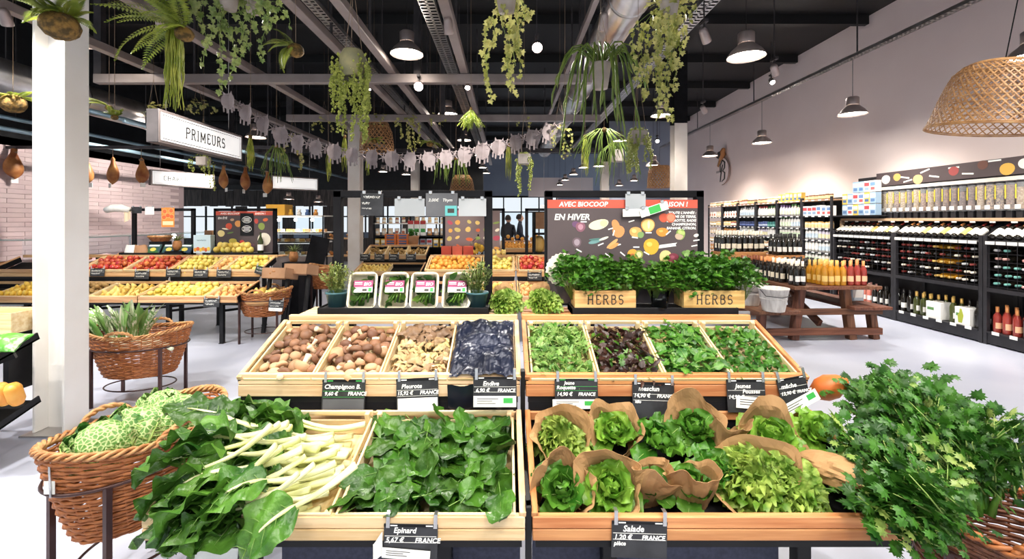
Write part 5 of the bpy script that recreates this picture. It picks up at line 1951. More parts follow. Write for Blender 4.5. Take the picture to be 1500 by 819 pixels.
t, _ = wicker('egg_basket', 'small round wicker bowl of eggs on the counter glass behind the red apples', (-5.45, YD2 + .35, 1.33), 0, .15, .15, .07, rows=6, stakes=16, handles=False, leg=False, group=None, dz_end=0)
MB().box((-.1, -.1, -.27), (.1, .1, -.07)).build('prop_block', BLACK, t)
EGG = M('egg_shell', '#f3ece2', rough=.5)
for k in range(9):
    tag(MB().lathe([(0, -.028), (.018, -.02), (.022, 0), (.015, .022), (0, .031)], 8).build('egg', EGG, None, (-5.45 + (k % 3 - 1) * .055, YD2 + .35 + (k // 3 - 1) * .055, 1.33), (U(-1, 1), U(-1, 1), 0)), 'white egg in the small wicker bowl', 'egg', 'eggs in the bowl')
for k in range(13):
    tag(put('yellow_apple', FM['yellow_apple'][0], None, (-4.38 + (k % 7) * .085 + (.04 if k > 6 else 0), YD2 + .07 + .03 * (k % 2), 1.143 + (.07 if k > 6 else 0)), (U(-.5, .5), U(-.5, .5), 0), 1.35), 'large yellow apple piled before the summer poster', 'fruit', 'large apples before the summer poster')
t = thing('fruit_carton', 'pale blue carton printed with fruit at the poster frame', 'carton', (-4.6, YD2 + .06, 1.098))
MB().box((-.13, 0, 0), (.13, .1, .27), 0, .003).build('carton', flat('c9e0ea'), t)
for k in range(6):
    blob(t, -.1 + k * .04, .05 + .012 * (k % 2), .025, .03, ('e6a03c', 'd8683c', 'ecc850')[k % 3], 0, .03, k % 2)
scribble(.15, .022, flat('4a7a8a'), t, (-.08, -.001, .18), 2, None, 'printed_line')
GLB = M('green_bottle', '#2f3a1c', '#414c24', rough=.12, coat=.5)
t = thing('poster_bottle', 'dark green bottle standing before the summer poster', 'bottle', (-3.72, YD2 + .07, 1.098))
MB().lathe([(0, 0), (.04, 0), (.04, .17), (.03, .21), (.014, .25), (.014, .31), (0, .31)], 16).build('glass', GLB, t)
MB().lathe([(.041, .04), (.041, .13)], 16, caps=False).build('label', WHITE, t)
PINEA = M('pineapple_leaf', '#4a5a30', '#7a8a4a', scale=10, rough=.5)
for k, (x, y, z, lab) in enumerate(((-5.0, YD2 + .1, 1.128, 'spiky dark pineapple tops beside the frame post'), (-3.12, 6.5, .98, 'spiky pale pineapple crown behind the ginger boxes'))):
    t = thing('pineapple', lab, 'pineapple', (x, y, z))
    MB().lathe([(0, 0), (.05, .01), (.065, .08), (.05, .15), (0, .16)], 16).build('fruit', WALN, t)
    for q in range(22):
        b = MB()
        leaf(b, U(.14, .22), .022, lambda t_: 1 - t_ * .9, 2, 5, fold=.5, bend=U(.2, 1.2), seed=q, rib=None, a0=1.2 - q * .035)
        b.build('leaf', PINEA, t, (0, 0, .14), (0, 0, q * 2.4))
    MB().box((-.12, -.1, -.03 if k == 0 else -.98), (.12, .1, 0)).build('plinth', BLACKW, t)
# cartons of ginger at the stand end
for k, (px, py, y, lab) in enumerate(((410, 398, 6.05, 'open brown carton of ginger roots beside the fruit stand end'), (441, 392, 6.2, 'open brown carton next to the ginger carton'))):
    p = P(px, py, y)
    t = thing('open_carton', lab, 'carton', (p.x, p.y, p.z - .1), (-.2, 0, -.12))
    w, d, h = .34, .3, .14
    for (a, c) in (((-w / 2, -d / 2, 0), (w / 2, -d / 2 + .008, h)), ((-w / 2, d / 2 - .008, 0), (w / 2, d / 2, h)), ((-w / 2, -d / 2, 0), (-w / 2 + .008, d / 2, h)), ((w / 2 - .008, -d / 2, 0), (w / 2, d / 2, h)), ((-w / 2, -d / 2, 0), (w / 2, d / 2, .006))):
        MB().box(a, c).build('panel', CARD, t)
    MB().box((-w / 2 + .02, -.04, -.72), (-w / 2 + .06, 0, 0)).build('prop', BLACK, t)
    MB().box((w / 2 - .06, -.04, -.72), (w / 2 - .02, 0, 0)).build('prop', BLACK, t)
    if k == 0:
        for q in range(10):
            b = MB().tube([(-.04, 0, 0), (-.01, .015, .012), (.02, -.01, .008), (.05, .01, 0)], [.012, .02, .018, .01], 7)
            tag(b.build('ginger_root', WALN if q % 3 else KRAFT, None, (p.x + U(-.12, .12), p.y + U(-.1, .08), p.z - .02 + U(0, .04)), (U(-.5, .5), U(-.5, .5), U(0, 6))), 'knobbly ginger root in the brown carton', 'root', 'ginger roots in the carton')
for q in range(30):
    a, r = U(0, 6.28), U(0, 1) ** .5
    tag(put('pear', FM['pear'][0], None, (-3.22 + .27 * r * math.cos(a), 5.9 + .19 * r * math.sin(a), .6 + U(0, .05)), (U(-1, 1), U(-1, 1), U(0, 6)), 1.0), 'yellow pear heaped in the small wicker basket', 'fruit', 'pears in the small basket')
b = MB().lathe([(0, 0), (.24, 0), (.27, .05)], 16)
tag(b.build('basket_lining', KRAFT, None, (-3.22, 5.9, .5)), 'brown paper lining under the pears in the small basket', 'lining')
price_card(405, 440, 5.6, .19, .12, [('~.7', .03, -.4, .4), ('~.6', .025, -.4, .72)], 'blackboard card hung on the small pear basket', None, .05, -.1, False, (.17, .04, 0, .95, 0, False))

# summer poster and empty frame
sp_ = thing('summer_board', 'dark produce poster reading en été above the yellow apples', 'poster board', (-4.46, YF2 + 1.19, 1.1))
MB().box((0, 0, 0), (.87, .008, .63)).build('board', POSTB, sp_)
MB().box((0, -.001, .57), (.87, 0, .63)).build('red_band', POSTR, sp_)
text('AVEC BIOCOOP', .04, INKW, sp_, (.07, -.002, .582), (PI / 2, 0, 0), .15, .0004, bold=.001)
text('SAISON !', .04, INKW, sp_, (.6, -.002, .582), (PI / 2, 0, 0), .15, .0004, bold=.001)
text('EN ÉTÉ', .045, INKW, sp_, (.03, -.002, .51), (PI / 2, 0, 0), .15, .0004, bold=.001)
for (x, z, rx, rz, c) in ((.2, .4, .05, .05, 'd8583c'), (.34, .44, .05, .05, 'e2a05a'), (.08, .29, .055, .05, 'e4d090'), (.26, .17, .06, .045, 'c8b850'), (.4, .16, .035, .03, 'c0483c'), (.7, .4, .05, .055, '8a9a4a'), (.76, .5, .04, .025, 'd8683c'), (.62, .48, .03, .04, 'b8453c'), (.15, .36, .06, .012, 'efe6d0'), (.25, .5, .03, .02, 'c9a080'), (.22, .3, .05, .012, '6a8a4a'), (.55, .12, .05, .02, '6a4a5a')):
    blob(sp_, x, z, rx, rz, c, U(-.3, .3))
blob(sp_, .74, .2, .1, .1, 'ece4d2', 0, 0.0)
MB().box((.38, -.012, .26), (.58, -.004, .6)).build('speech_card', BLACK, sp_)
for zz in (.5, .36):
    MB().poly(ell(.075, .05), .001).build('bubble', INKW, sp_, (.48, -.012, zz))
    MB().poly(ell(.069, .044), .001).build('bubble_inner', BLACK, sp_, (.48, -.0132, zz))
    for k in range(3):
        MB().box((-.05, -.001, -.004), (.05, 0, .004)).build('chalk_line', INKW, sp_, (.48, -.0145, zz + .02 - k * .02))
t = clipped(246, 304, YF2 + 1.18, .2, .3, flat('e08a3c'), 'orange fruit flyer clipped to the empty frame')
for (x, z) in ((-.05, -.06), (.05, -.05), (.0, -.12), (-.06, -.15), (.06, -.14)):
    blob(t, x, z, .04, .04, 'f0a868', 0, 0.0)
    blob(t, x, z, .03, .03, 'd8683a', 0, 0.0, 1)
MB().box((-.08, -.001, -.27), (.08, 0, -.21)).build('print_lines', flat('f4d2a8'), t)
clipped(219, 303, YF2 + 1.18, .14, .12, PAPER, 'small white sheet clipped beside the orange flyer')
t = thing('cloth_roll', 'bundle of pale cloths slung over the empty frame corner', 'cloth', P(175, 308, YF2 + 1.2))
MB().tube([(-.16, -.05, .0), (-.05, -.06, .03), (.08, -.06, .03), (.2, -.05, 0)], [.045, .06, .06, .04], 9).build('roll', PAPER, t)
MB().grid(lambda u, v: (.13 + .1 * u, -.07 - .01 * math.sin(9 * u), -.02 - .17 * v * (1 - .3 * u)), 8, 5).build('hanging_end', flat('e6d3b4'), t)
t = clipped(200, 303, YF2 + 1.17, .16, .1, SLATE, 'dark card clipped beside the pale cloths')
# posters behind the near island
t = thing('vegetable_board', 'brown poster of scattered vegetables behind the oranges', 'poster board', (-.94, YF2 + 1.19, 1.12))
MB().box((0, 0, 0), (.84, .008, .62)).build('board', flat('7a6866'), t)
for k in range(26):
    blob(t, .06 + (k % 6) * .145 + U(-.02, .02), .06 + (k // 6) * .13 + U(-.02, .02), U(.03, .055), U(.016, .04), ('e2c070', 'd8683c', '8aa050', 'efe2c8', 'b0485a', 'e0a04c', 'c8b468')[k % 7], U(-.7, .7))
for k in range(3):
    tag(MB().box((0, 0, 0), (.15, .12, .14), 0, .004).build('red_carton', flat('c8503c') if k % 2 == 0 else flat('d4624a'), None, (-.98 + k * .165, YD2 + .02, 1.061)), ('red carton at the end of the trio over the oranges, nearest the crates of onions', 'middle red carton of the trio over the oranges', 'red carton of the trio nearest the bag of lemons')[k], 'carton')
t = thing('lemon_net', 'clear bag of yellow lemons hanging over the crate of oranges', 'bag', (-.43, YD2 + .08, 1.16))
for q in range(9):
    put('lemon', FM['lemon'][0], t, (U(-.07, .07), U(-.05, .05), U(-.05, .07)), (U(-1, 1), U(-1, 1), 0))
b = MB()
b.grid(lambda u, v: ((.11 * math.sin(PI * min(1, v * 1.15)) + .008) * math.cos(2 * PI * u) * (1 + .1 * math.sin(12 * PI * u)), .09 * math.sin(PI * min(1, v * 1.15)) * math.sin(2 * PI * u), -.1 + .32 * v), 24, 10, wrap=True)
b.build('clear_film', CLEAR, t)
for k in range(8):
    tag(put('pear', FM['pear'][0], None, (-.27 + (k % 4) * .075, YD2 + .05 + .08 * (k // 4), 1.1), (U(-.7, .7), U(-.7, .7), 0), 1.1), 'pear lying loose on the deck above the pale apples', 'fruit', 'pears on the deck')

wicker('wicker_basket', 'tall wicker basket with plants behind the ginger cartons', P(474, 392, 6.9), .1, .2, .18, .32, rows=14, stakes=20, handles=False)
t = thing('easel_board', 'black slanted board standing behind the ginger cartons', 'board', (-3.3, 7.1, 0))
MB().bar((0, 0, 0), (.28, .12, 1.32), .3, .02, up=(0, 1, 0)).build('panel', BLACKW, t)
MB().bar((.2, .3, 0), (.26, .12, 1.2), .04, .02, up=(0, 1, 0)).build('rear_leg', BLACK, t)
# ================================================================ bottles
GDK = M('dark_bottle_glass', '#14120f', '#1e1a14', rough=.1, coat=.6, rand=.2)
GGR = M('olive_bottle_glass', '#3a4020', '#4b5228', rough=.1, coat=.6, rand=.15)
GAM = M('amber_wine', '#d9941f', '#e8ab38', rough=.08, coat=.6, trans=.35, rand=.08)
GRO = M('rose_wine', '#9c3530', '#b5483c', rough=.08, coat=.6, trans=.3, rand=.08)
GPI = M('pink_wine', '#d87a6a', '#e08f7c', rough=.1, coat=.5, trans=.2)
CAPS = {c: M('capsule_' + c, h, rough=.4, metal=.2) for c, h in (('gold', '#d6ae5e'), ('red', '#7a2a24'), ('cream', '#efe4d2'), ('orange', '#dd9258'), ('black', '#1c1a1a'), ('teal', '#7fc2b8'), ('pink', '#e0a8a0'), ('brown', '#8a4a34'), ('silver', '#c4c4c8'))}
LBL = {c: M('label_' + c, h, rough=.7) for c, h in (('white', '#f2efe9'), ('cream', '#eadfc8'), ('peach', '#f0b890'), ('gold', '#e6c070'), ('teal', '#b9e0d8'))}
BPR = [(0, 0), (.036, 0), (.038, .01), (.038, .18), (.034, .205), (.018, .235), (.0145, .25)]


def bottle(glass, cap, lab_, seg=14):
    t = thing('wine_bottle', 'x', 'bottle')
    MB().lathe(BPR + [(.014, .3), (0, .3)], seg).build('glass', glass, t)
    MB().lathe([(.0155, .245), (.0155, .31), (.0, .31)], seg, caps=False).build('capsule', CAPS[cap], t)
    MB().grid(lambda u, v: (.0392 * math.cos(4.0 + 1.9 * u), .0392 * math.sin(4.0 + 1.9 * u), .05 + .07 * v), 8, 1).build('label', LBL[lab_], t)
    return Proto(t)


BT = {
    'red_brown': bottle(GDK, 'brown', 'white'), 'red_orange': bottle(GDK, 'orange', 'cream'), 'red_cream': bottle(GDK, 'cream', 'cream'), 'red_white': bottle(GDK, 'cream', 'white'),
    'amber': bottle(GAM, 'gold', 'gold'), 'rose': bottle(GRO, 'orange', 'peach'), 'green_gold': bottle(GGR, 'gold', 'white'), 'black': bottle(GDK, 'black', 'white'), 'teal': bottle(GDK, 'teal', 'teal'),
    'pink': bottle(GPI, 'pink', 'white'),
}
BLB = {'red_brown': 'dark wine bottle with brown capsule', 'red_orange': 'dark red wine bottle with orange capsule', 'red_cream': 'dark wine bottle with cream label', 'red_white': 'dark wine bottle with white label',
       'amber': 'amber bottle with gold label', 'rose': 'rosy bottle with peach label', 'green_gold': 'olive bottle with gold capsule', 'black': 'dark bottle with black capsule', 'teal': 'dark bottle with teal label', 'pink': 'pink wine bottle'}


def stand_bottle(kind, p, where, sc=1.05):
    BT[kind](p, (0, 0, U(-.9, .1)), (sc, sc, sc * U(.97, 1.03)), BLB[kind] + ' ' + where, kind.replace('_', ' ') + ' bottles ' + where)


# ---------------------------------------------------------------- picnic table
pt = thing('picnic_table', 'dark brown wooden picnic table with attached benches', 'table', (4.33, 5.78, 0), (0, 0, .04))
for k in range(6):
    plank(pt, (-.59 + k * .197, 0, .685), (-.395 + k * .197, 2.1, .73), TABLEW, 1, 'table_board', .006)
for (x0, w) in ((-1.2, .55), (.2, .52)):
    for k in range(2):
        plank(pt, (x0 + k * w / 2, -.22 if x0 < 0 else -.02, .42), (x0 + (k + 1) * w / 2 - .006, 2.05, .46), TABLEW, 1, 'bench_board', .006)
for y in (.16, 1.75):
    for s in (-1, 1):
        MB().bar((s * .3 - .1, y, .685), (s * .4 - .1, y, .0), .1, .1, 0, .008, up=(0, 1, 0)).build('leg', TABLEW[2], pt)
    for (x, top) in ((-.93, .42), (.56, .42)):
        MB().bar((x, y - .0, top), (x + (.06 if x > 0 else -.02), y, 0), .09, .1, 0, .008, up=(0, 1, 0)).build('bench_leg', TABLEW[2], pt)
    plank(pt, (-1.0, y - .07, .07), (.68, y - .015, .16), TABLEW, 0, 'stretcher', .006)
    plank(pt, (-1.1, y - .07, .34), (.68, y - .015, .42), TABLEW, 0, 'cross_rail', .006)
MB().bar((-.1, .2, .2), (-.1, 1.0, .62), .06, .09, 0, .006).build('brace', TABLEW[1], pt)
MB().bar((-.1, 1.7, .2), (-.1, 1.0, .62), .06, .09, 0, .006).build('brace', TABLEW[1], pt)
MB().bar((-.35, .2, .6), (-.1, .9, .66), .06, .07, 0, .006).build('brace', TABLEW[1], pt)
TT = Matrix.Translation((4.33, 5.78, 0)) @ Matrix.Rotation(.04, 4, 'Z')
TZ = .733
for k in range(4):
    stand_bottle('red_white', TT @ V((-.5 + .085 * (k % 2), .1 + .09 * (k // 2), TZ)), 'at the near corner of the picnic table')
for r in range(7):
    for c in range(3):
        if r < 1 and c < 1:
            continue
        kind = 'red_cream' if r < 4 else 'red_orange'
        stand_bottle(kind, TT @ V((-.5 + c * .088, .3 + r * .092, TZ)), 'in rows along the picnic table edge')
for r in range(4):
    for c in range(4):
        stand_bottle('amber', TT @ V((-.12 + c * .084, .1 + r * .09, TZ)), 'on the picnic table')
for r in range(2):
    for c in range(3):
        stand_bottle('rose', TT @ V((.235 + c * .09, .1 + r * .095, TZ)), 'at the picnic table end')
for r in range(3):
    for c in range(4):
        stand_bottle('black', TT @ V((-.2 + c * .1, .5 + r * .1, TZ)), 'behind the amber bottles')
for k, (x, y, z, w, n, kind, lab) in enumerate(((-.95, 1.15, 1.1, .72, 8, 'red_cream', 'long raised wooden riser at the far end of the picnic table'), (-.18, .95, 1.06, .42, 5, 'black', 'short raised wooden riser in the middle of the picnic table'))):
    p = TT @ V((x, y, TZ - .003))
    t = thing('wine_riser', lab, 'riser', p, (0, 0, .04))
    h = z - TZ
    MB().box((0, 0, h - .03), (w, .32, h), 0, .004).build('top_board', OAK[0], t)
    MB().box((0, 0, h - .12), (w, .02, h - .03), 0, .003).build('front_board', OAK[0], t)
    for xx in (0, w - .03):
        MB().box((xx, .02, 0), (xx + .03, .3, h - .03), 0, .003).build('side_board', OAK[2], t)
    for r in range(3):
        for c in range(n):
            stand_bottle(kind, TT @ V((x + .05 + c * (w - .08) / (n - 1 + .2), y + .06 + r * .09, z)), 'on the ' + ('long' if k == 0 else 'short') + ' wooden riser')
for r in range(2):
    for c in range(4):
        stand_bottle('red_brown', TT @ V((-.56 + c * .09 - .1, 1.0 + r * .07 - .0, TZ)), 'before the long wooden riser')
# zinc pails on the bench
ZINC = M('whitewashed_zinc', '#b9b3ac', '#ddd9d2', scale=10, rough=.6, stretch=(3, 3, .6), bump=.15, ramp=(.3, .7))
for k, (px, py, y, r, lab) in enumerate(((1133, 457, 5.55, .17, 'whitewashed pail at the bench end'), (1097, 447, 5.95, .165, 'whitewashed pail farther along the bench'))):
    p = P(px, py, y)
    t = thing('zinc_pail', lab, 'pail', (p.x, p.y, .462))
    MB().lathe([(0, 0), (r * .72, 0), (r * .74, .01), (r, .27), (r * 1.04, .275), (r * 1.04, .29), (r * .97, .29), (r * .7, .012), (0, .012)], 28).build('bucket', ZINC, t)
    MB().lathe([(r * .885, .15), (r * .9, .152), (r * .9, .16), (r * .89, .162)], 28, caps=False).build('hoop', ZINC, t)
    MB().tube([(-r, 0, .27), (-r * .9, -r * .6, .2), (0, -r * 1.05, .19), (r * .9, -r * .6, .2), (r, 0, .27)], .005, 5).build('handle', DARKST, t)
t = thing('spirit_crate', 'clear blue tinted carton standing under the table on the bench', 'carton', (4.9, 6.3, .462))
MB().box((-.08, -.1, 0), (.1, .1, .3), 0, .01).build('carton', flat('b9c6d2'), t)
MB().box((-.06, -.102, .05), (.08, -.1, .2)).build('label', LBL['white'], t)

# ---------------------------------------------------------------- wine racks along the wall
XW = 6.16
RACKW = M('rack_black', '#1d1c20', '#29282c', rough=.5)
LYB = {}
for c in ('cream', 'red', 'gold', 'teal', 'pink', 'black', 'silver'):
    b = MB()
    b.T = Matrix.Rotation(-PI / 2, 4, 'Y')
    b.lathe(BPR + [(.0145, .245)], 10, 0)
    b.lathe([(.0155, .245), (.0155, .305), (0, .305)], 10, 1, caps=False)
    LYB[c] = b.mesh('racked_bottle', [GDK, CAPS[c]])
LYA = MB()
LYA.T = Matrix.Rotation(-PI / 2, 4, 'Y')
LYA.lathe(BPR + [(.0145, .245)], 10, 0)
LYA.lathe([(.0155, .245), (.0155, .305), (0, .305)], 10, 1, caps=False)
LYA = LYA.mesh('racked_bottle', [GAM, CAPS['gold']])
b = MB()
b.lathe(BPR + [(.014, .3), (0, .3)], 12, 0)
b.lathe([(.0155, .245), (.0155, .31), (0, .31)], 12, 1, caps=False)
b.lathe([(.0388, .03), (.0388, .165)], 12, 2, caps=False)
LEAN = {c: b.mesh('leaning_bottle', [GDK, CAPS[cc], LBL[lb]]) for c, cc, lb in (('a', 'red', 'white'), ('b', 'black', 'cream'), ('c', 'orange', 'white'), ('d', 'black', 'gold'))}
BAYS = [(4.42, 'bay at the picture edge'), (5.75, 'middle bay'), (7.07, 'bay nearest the grocery shelves')]
for bi, (y0, nm) in enumerate(BAYS):
    w = 1.325
    t = thing('wine_rack', 'black wine rack along the white wall, ' + nm, 'wine rack', (XW, y0, 0), None, 'wine racks along the wall')
    for (x, y) in ((0, 0), (.46, 0), (0, w - .05), (.46, w - .05)):
        MB().box((x, y, .0), (x + .05, y + .045, 1.4), 0, .003).build('post', RACKW, t)
    MB().box((.01, .045, .02), (.5, w - .05, .15)).build('plinth', RACKW, t)
    MB().box((-.01, .045, .15), (.5, w - .05, .17)).build('bottom_shelf', RACKW, t)
    MB().box((.0, .045, .68), (.03, w - .05, .73)).build('middle_rail', RACKW, t)
    MB().box((.03, .045, .69), (.5, w - .05, .7)).build('middle_shelf', RACKW, t)
    MB().box((.48, .045, .17), (.5, w - .05, 1.55)).build('back_panel', RACKW, t)
    b = MB()
    b.T = slope_matrix(0, 0, 1.3, 0) @ Matrix.Rotation(-.62, 4, 'Y')
    b.box((0, .045, 0), (.42, w - .05, .012))
    b.build('sloping_top', RACKW, t)
    for k in range(10):
        MB().box((-.012, .06 + k * .124, 1.285), (-.004, .165 + k * .124, 1.325)).build('price_label', WHITE if k % 2 else PAPER, t)
    for k in range(6):
        MB().box((-.016, .12 + k * .2, .145), (-.008, .2 + k * .2, .185)).build('price_label', WHITE, t)
    b = MB()
    for k in range(6):
        b.box((.0, .05, .75 + k * .105), (.004, w - .05, .754 + k * .105))
        b.box((.36, .05, .75 + k * .105), (.364, w - .05, .754 + k * .105))
    for k in range(12):
        b.box((.0, .09 + k * .105, .72), (.004, .094 + k * .105, 1.3))
    o = b.build('wire_grid', RACKW, t)
    for r in range(5):
        for c in range(11):
            if U(0, 1) < .08:
                continue
            col = rnd.choice(('cream', 'red', 'black', 'silver', 'red') if bi else ('teal', 'teal', 'pink', 'pink', 'silver'))
            am = bi == 1 and 3 <= c <= 5 and r % 2 == 0
            p = (XW + .33 + U(-.02, .02), y0 + .145 + c * .105, .793 + r * .105)
            o = put('racked_bottle', LYA if am else LYB[col], None, p)
            tag(o, ('amber bottle lying in the middle wine rack' if am else 'wine bottle lying neck out in the rack, ' + nm), 'bottle', 'bottles lying in the rack, ' + nm)
    for c in range(13):
        p = V((XW + .02, y0 + .1 + c * .095, 1.34))
        o = put('leaning_bottle', LEAN[rnd.choice('aabcd')], None, p + V((0, 0, .03)), (0, PI / 2 - .62, 0))
        tag(o, 'bottle lying on the sloping rack top, ' + nm, 'bottle', 'bottles on the sloping rack top, ' + nm)
    kinds = (('rose', 'rose', 'rose', 'teal', 'teal', 'teal', 'teal', 'pink', 'pink', 'pink', 'pink'), ('black', 'black', 'green_gold', 'green_gold', 'green_gold', 'green_gold', 'green_gold', 'green_gold', 'black', 'black', 'black'), ('rose', 'rose', 'rose', 'black', 'black', 'pink', 'pink', 'black', 'black', 'black', 'black'))[bi]
    for r in range(2):
        for c in range(11):
            k_ = kinds[::-1][c]
            if bi == 1 and c in (1, 2, 4, 5) and r == 0:
                continue
            stand_bottle(k_, V((XW + .08 + r * .12, y0 + .12 + c * .11, .171)), 'low in the rack, ' + nm, 1.08)
for k, (y, w, lab) in enumerate(((5.92, .2, 'white wine carton with a green bottle picture on the bottom rack shelf'), (6.32, .22, 'plain white wine carton on the bottom rack shelf'))):
    t = thing('wine_carton', lab, 'carton', (XW + .02, y, .171))
    MB().box((0, 0, 0), (.2, w, .24), 0, .003).build('carton', WHITE, t)
    if k == 0:
        b = MB()
        b.T = Matrix.Translation((-.0005, .05, .03)) @ Matrix.Rotation(-PI / 2, 4, 'Z')
        b.poly([(-.1 + .0, .0), (-.05, .0), (-.03, .1), (-.045, .15), (-.055, .19), (-.08, .19), (-.085, .14), (-.11, .1)], .0012)
        b.build('bottle_print', flat('a8b23a'), t)
    MB().box((-.001, w * .45, .12), (0, w * .9, .16)).build('print_mark', flat('5a8a4a'), t)
# wooden beam, bulk bins and banner above the racks
t = thing('bin_shelf', 'long pale wooden beam shelf carrying the bulk bins', 'shelf', (6.36, 4.42, 1.58))
MB().box((0, 0, 0), (.06, 4.03, .045), 0, .004).build('front_beam', BEAMW, t)
MB().box((0, 4.0, -.2), (.06, 4.05, .0), 0, .004).build('end_post', BEAMW, t)
MB().box((.06, 0, .0), (.39, 4.03, .02)).build('shelf_board', RACKW, t)
MB().box((.34, 0, -.3), (.39, 4.03, .8)).build('back_panel', RACKW, t)
for k in range(4):
    b = MB()
    b.add([(.02, k * 1.3, .02), (.33, k * 1.3, .02), (.33, k * 1.3, .16), (.02, k * 1.3 + .02, .02), (.33, k * 1.3 + .02, .02), (.33, k * 1.3 + .02, .16)], [[0, 1, 2], [5, 4, 3], [0, 3, 4, 1], [1, 4, 5, 2], [2, 5, 3, 0]])
    b.build('bracket', RACKW, t)
for k in range(16):
    MB().box((-.004, .1 + k * .25, -.02), (0, .17 + k * .25, .0)).build('price_label', WHITE, t)
FILLS = [M('fill_' + n, a, c, scale=60, kind='cells', rough=.7, bump=.5, bscale=90, rand=.1) for n, a, c in (('oats', '#ecd2a4', '#caa272'), ('muesli', '#e0b882', '#7a5238'), ('nuts', '#c08a58', '#96623a'), ('seeds', '#f0d8a4', '#dcb672'), ('dark', '#7a5240', '#a0745a'))]
YEL = flat('e8cf3a')
ACRY = M('pale_acrylic', '#f4f6fa', rough=.1, trans=.8, ior=1.03)
for k in range(28):
    fi = rnd.randrange(5)
    fm = FILLS[fi]
    t = thing('bulk_bin', 'tall clear bin of ' + ('pale flakes', 'speckled muesli', 'brown nuts', 'light seeds', 'dark brown grains')[fi] + ' in the row over the wine racks', 'dispenser', (6.46, 4.5 + k * .118, 1.62), None, 'dispenser bins over the wine racks')
    hh = U(.3, .4)
    MB().lathe([(0, .12), (.044, .12), (.044, .12 + hh * .85), (0, .12 + hh * .85)], 12).build('dry_food', fm, t)
    MB().lathe([(.048, .1), (.048, .46)], 12, caps=False).build('clear_tube', ACRY, t)
    MB().lathe([(0, .46), (.052, .46), (.052, .485), (0, .485)], 12).build('lid', RACKW, t)
    MB().box((-.035, -.035, .0), (.035, .035, .1), 0, .004).build('spout', RACKW, t)
    MB().box((-.056, -.032, .12), (-.05, .03, .175)).build('label', WHITE, t)
    MB().box((-.051, .018, .25), (-.048, .03, .43)).build('yellow_strip', YEL, t)
t = thing('bulk_banner', 'long dark banner with pictures of dry foods over the bulk bins', 'banner', (6.62, 4.3, 2.1))
MB().box((-.02, 0, 0), (.1, 3.62, .07), 0, .003).build('light_canopy', CREAM, t)
MB().box((-.02, 0, .09), (0, 3.62, .32), 0, .002).build('board', POSTB, t)
MB().box((0, 0, .07), (.13, 3.62, .09)).build('bracket', RACKW, t)
bn = put('print', None, t)
bpts = ((3.42, .2, .085, 'f0ebe2'), (3.2, .22, .07, 'd8a860'), (2.82, .15, .085, 'd9b27c'), (2.25, .22, .075, 'a04a48'), (1.85, .26, .07, '6a4438'), (1.55, .17, .09, 'e0b050'), (1.35, .22, .075, 'f0ebe2'), (.95, .18, .1, 'b8c48a'), (.5, .2, .08, 'd8a860'))
for (y, z, r, c) in bpts:
    b = MB()
    b.T = Matrix.Rotation(-PI / 2, 4, 'Z')
    b.poly(ell(r, r * .9, 18, 0, .02), .0015)
    b.build('printed_picture', flat(c), t, (-.02, y, z))
for (y, z, a) in ((3.05, .2, .2), (2.7, .27, -.3), (2.55, .17, .2), (2.25, .27, 0), (2.05, .16, .1), (1.7, .3, 0), (1.1, .28, -.15), (3.0, .14, -.2)):
    MB().box((-.0014, -.08, -.011), (0, .08, .011)).build('caption_bar', INKW, t, (-.02, y, z), (a, 0, 0))
bpy.data.objects.remove(bn)

# ---------------------------------------------------------------- grocery shelves
PR = {}


def prod(name, mb_mats):
    PR[name] = mb_mats


def pm(kind, c1, c2, c3):
    b = MB()
    A, B_, C_ = flat(c1), flat(c2), flat(c3)
    if kind == 'jar':
        b.lathe([(0, 0), (.04, 0), (.042, .01), (.042, .095), (.034, .11), (.034, .112)], 10, 0)
        b.lathe([(.037, .11), (.037, .13), (0, .13)], 10, 1, caps=False)
        b.lathe([(.0428, .02), (.0428, .08)], 10, 2, caps=False)
    elif kind == 'bottle':
        b.lathe([(0, 0), (.034, 0), (.035, .15), (.016, .2), (.014, .215)], 10, 0)
        b.lathe([(.017, .205), (.017, .24), (0, .24)], 10, 1, caps=False)
        b.lathe([(.0358, .04), (.0358, .12)], 10, 2, caps=False)
    elif kind == 'can':
        b.lathe([(0, 0), (.034, 0), (.036, .006), (.036, .12), (.032, .128), (0, .128)], 10, 0)
        b.lathe([(.0366, .03), (.0366, .06)], 10, 2, caps=False)
    elif kind == 'box':
        b.box((-.05, -.06, 0), (.05, .06, .19), 0, .002)
        b.box((-.052, -.05, .1), (-.05, .05, .16), 1)
        b.box((-.052, -.04, .03), (-.05, .04, .08), 2)
    elif kind == 'pouch':
        b.grid(lambda u, v: (.035 * math.cos(2 * PI * u) * (1 - v ** 3), .055 * math.sin(2 * PI * u), .16 * v), 14, 6, 0, wrap=True)
        b.box((-.037, -.03, .04), (-.033, .03, .1), 2)
    return b.mesh(kind, [A, B_, C_])


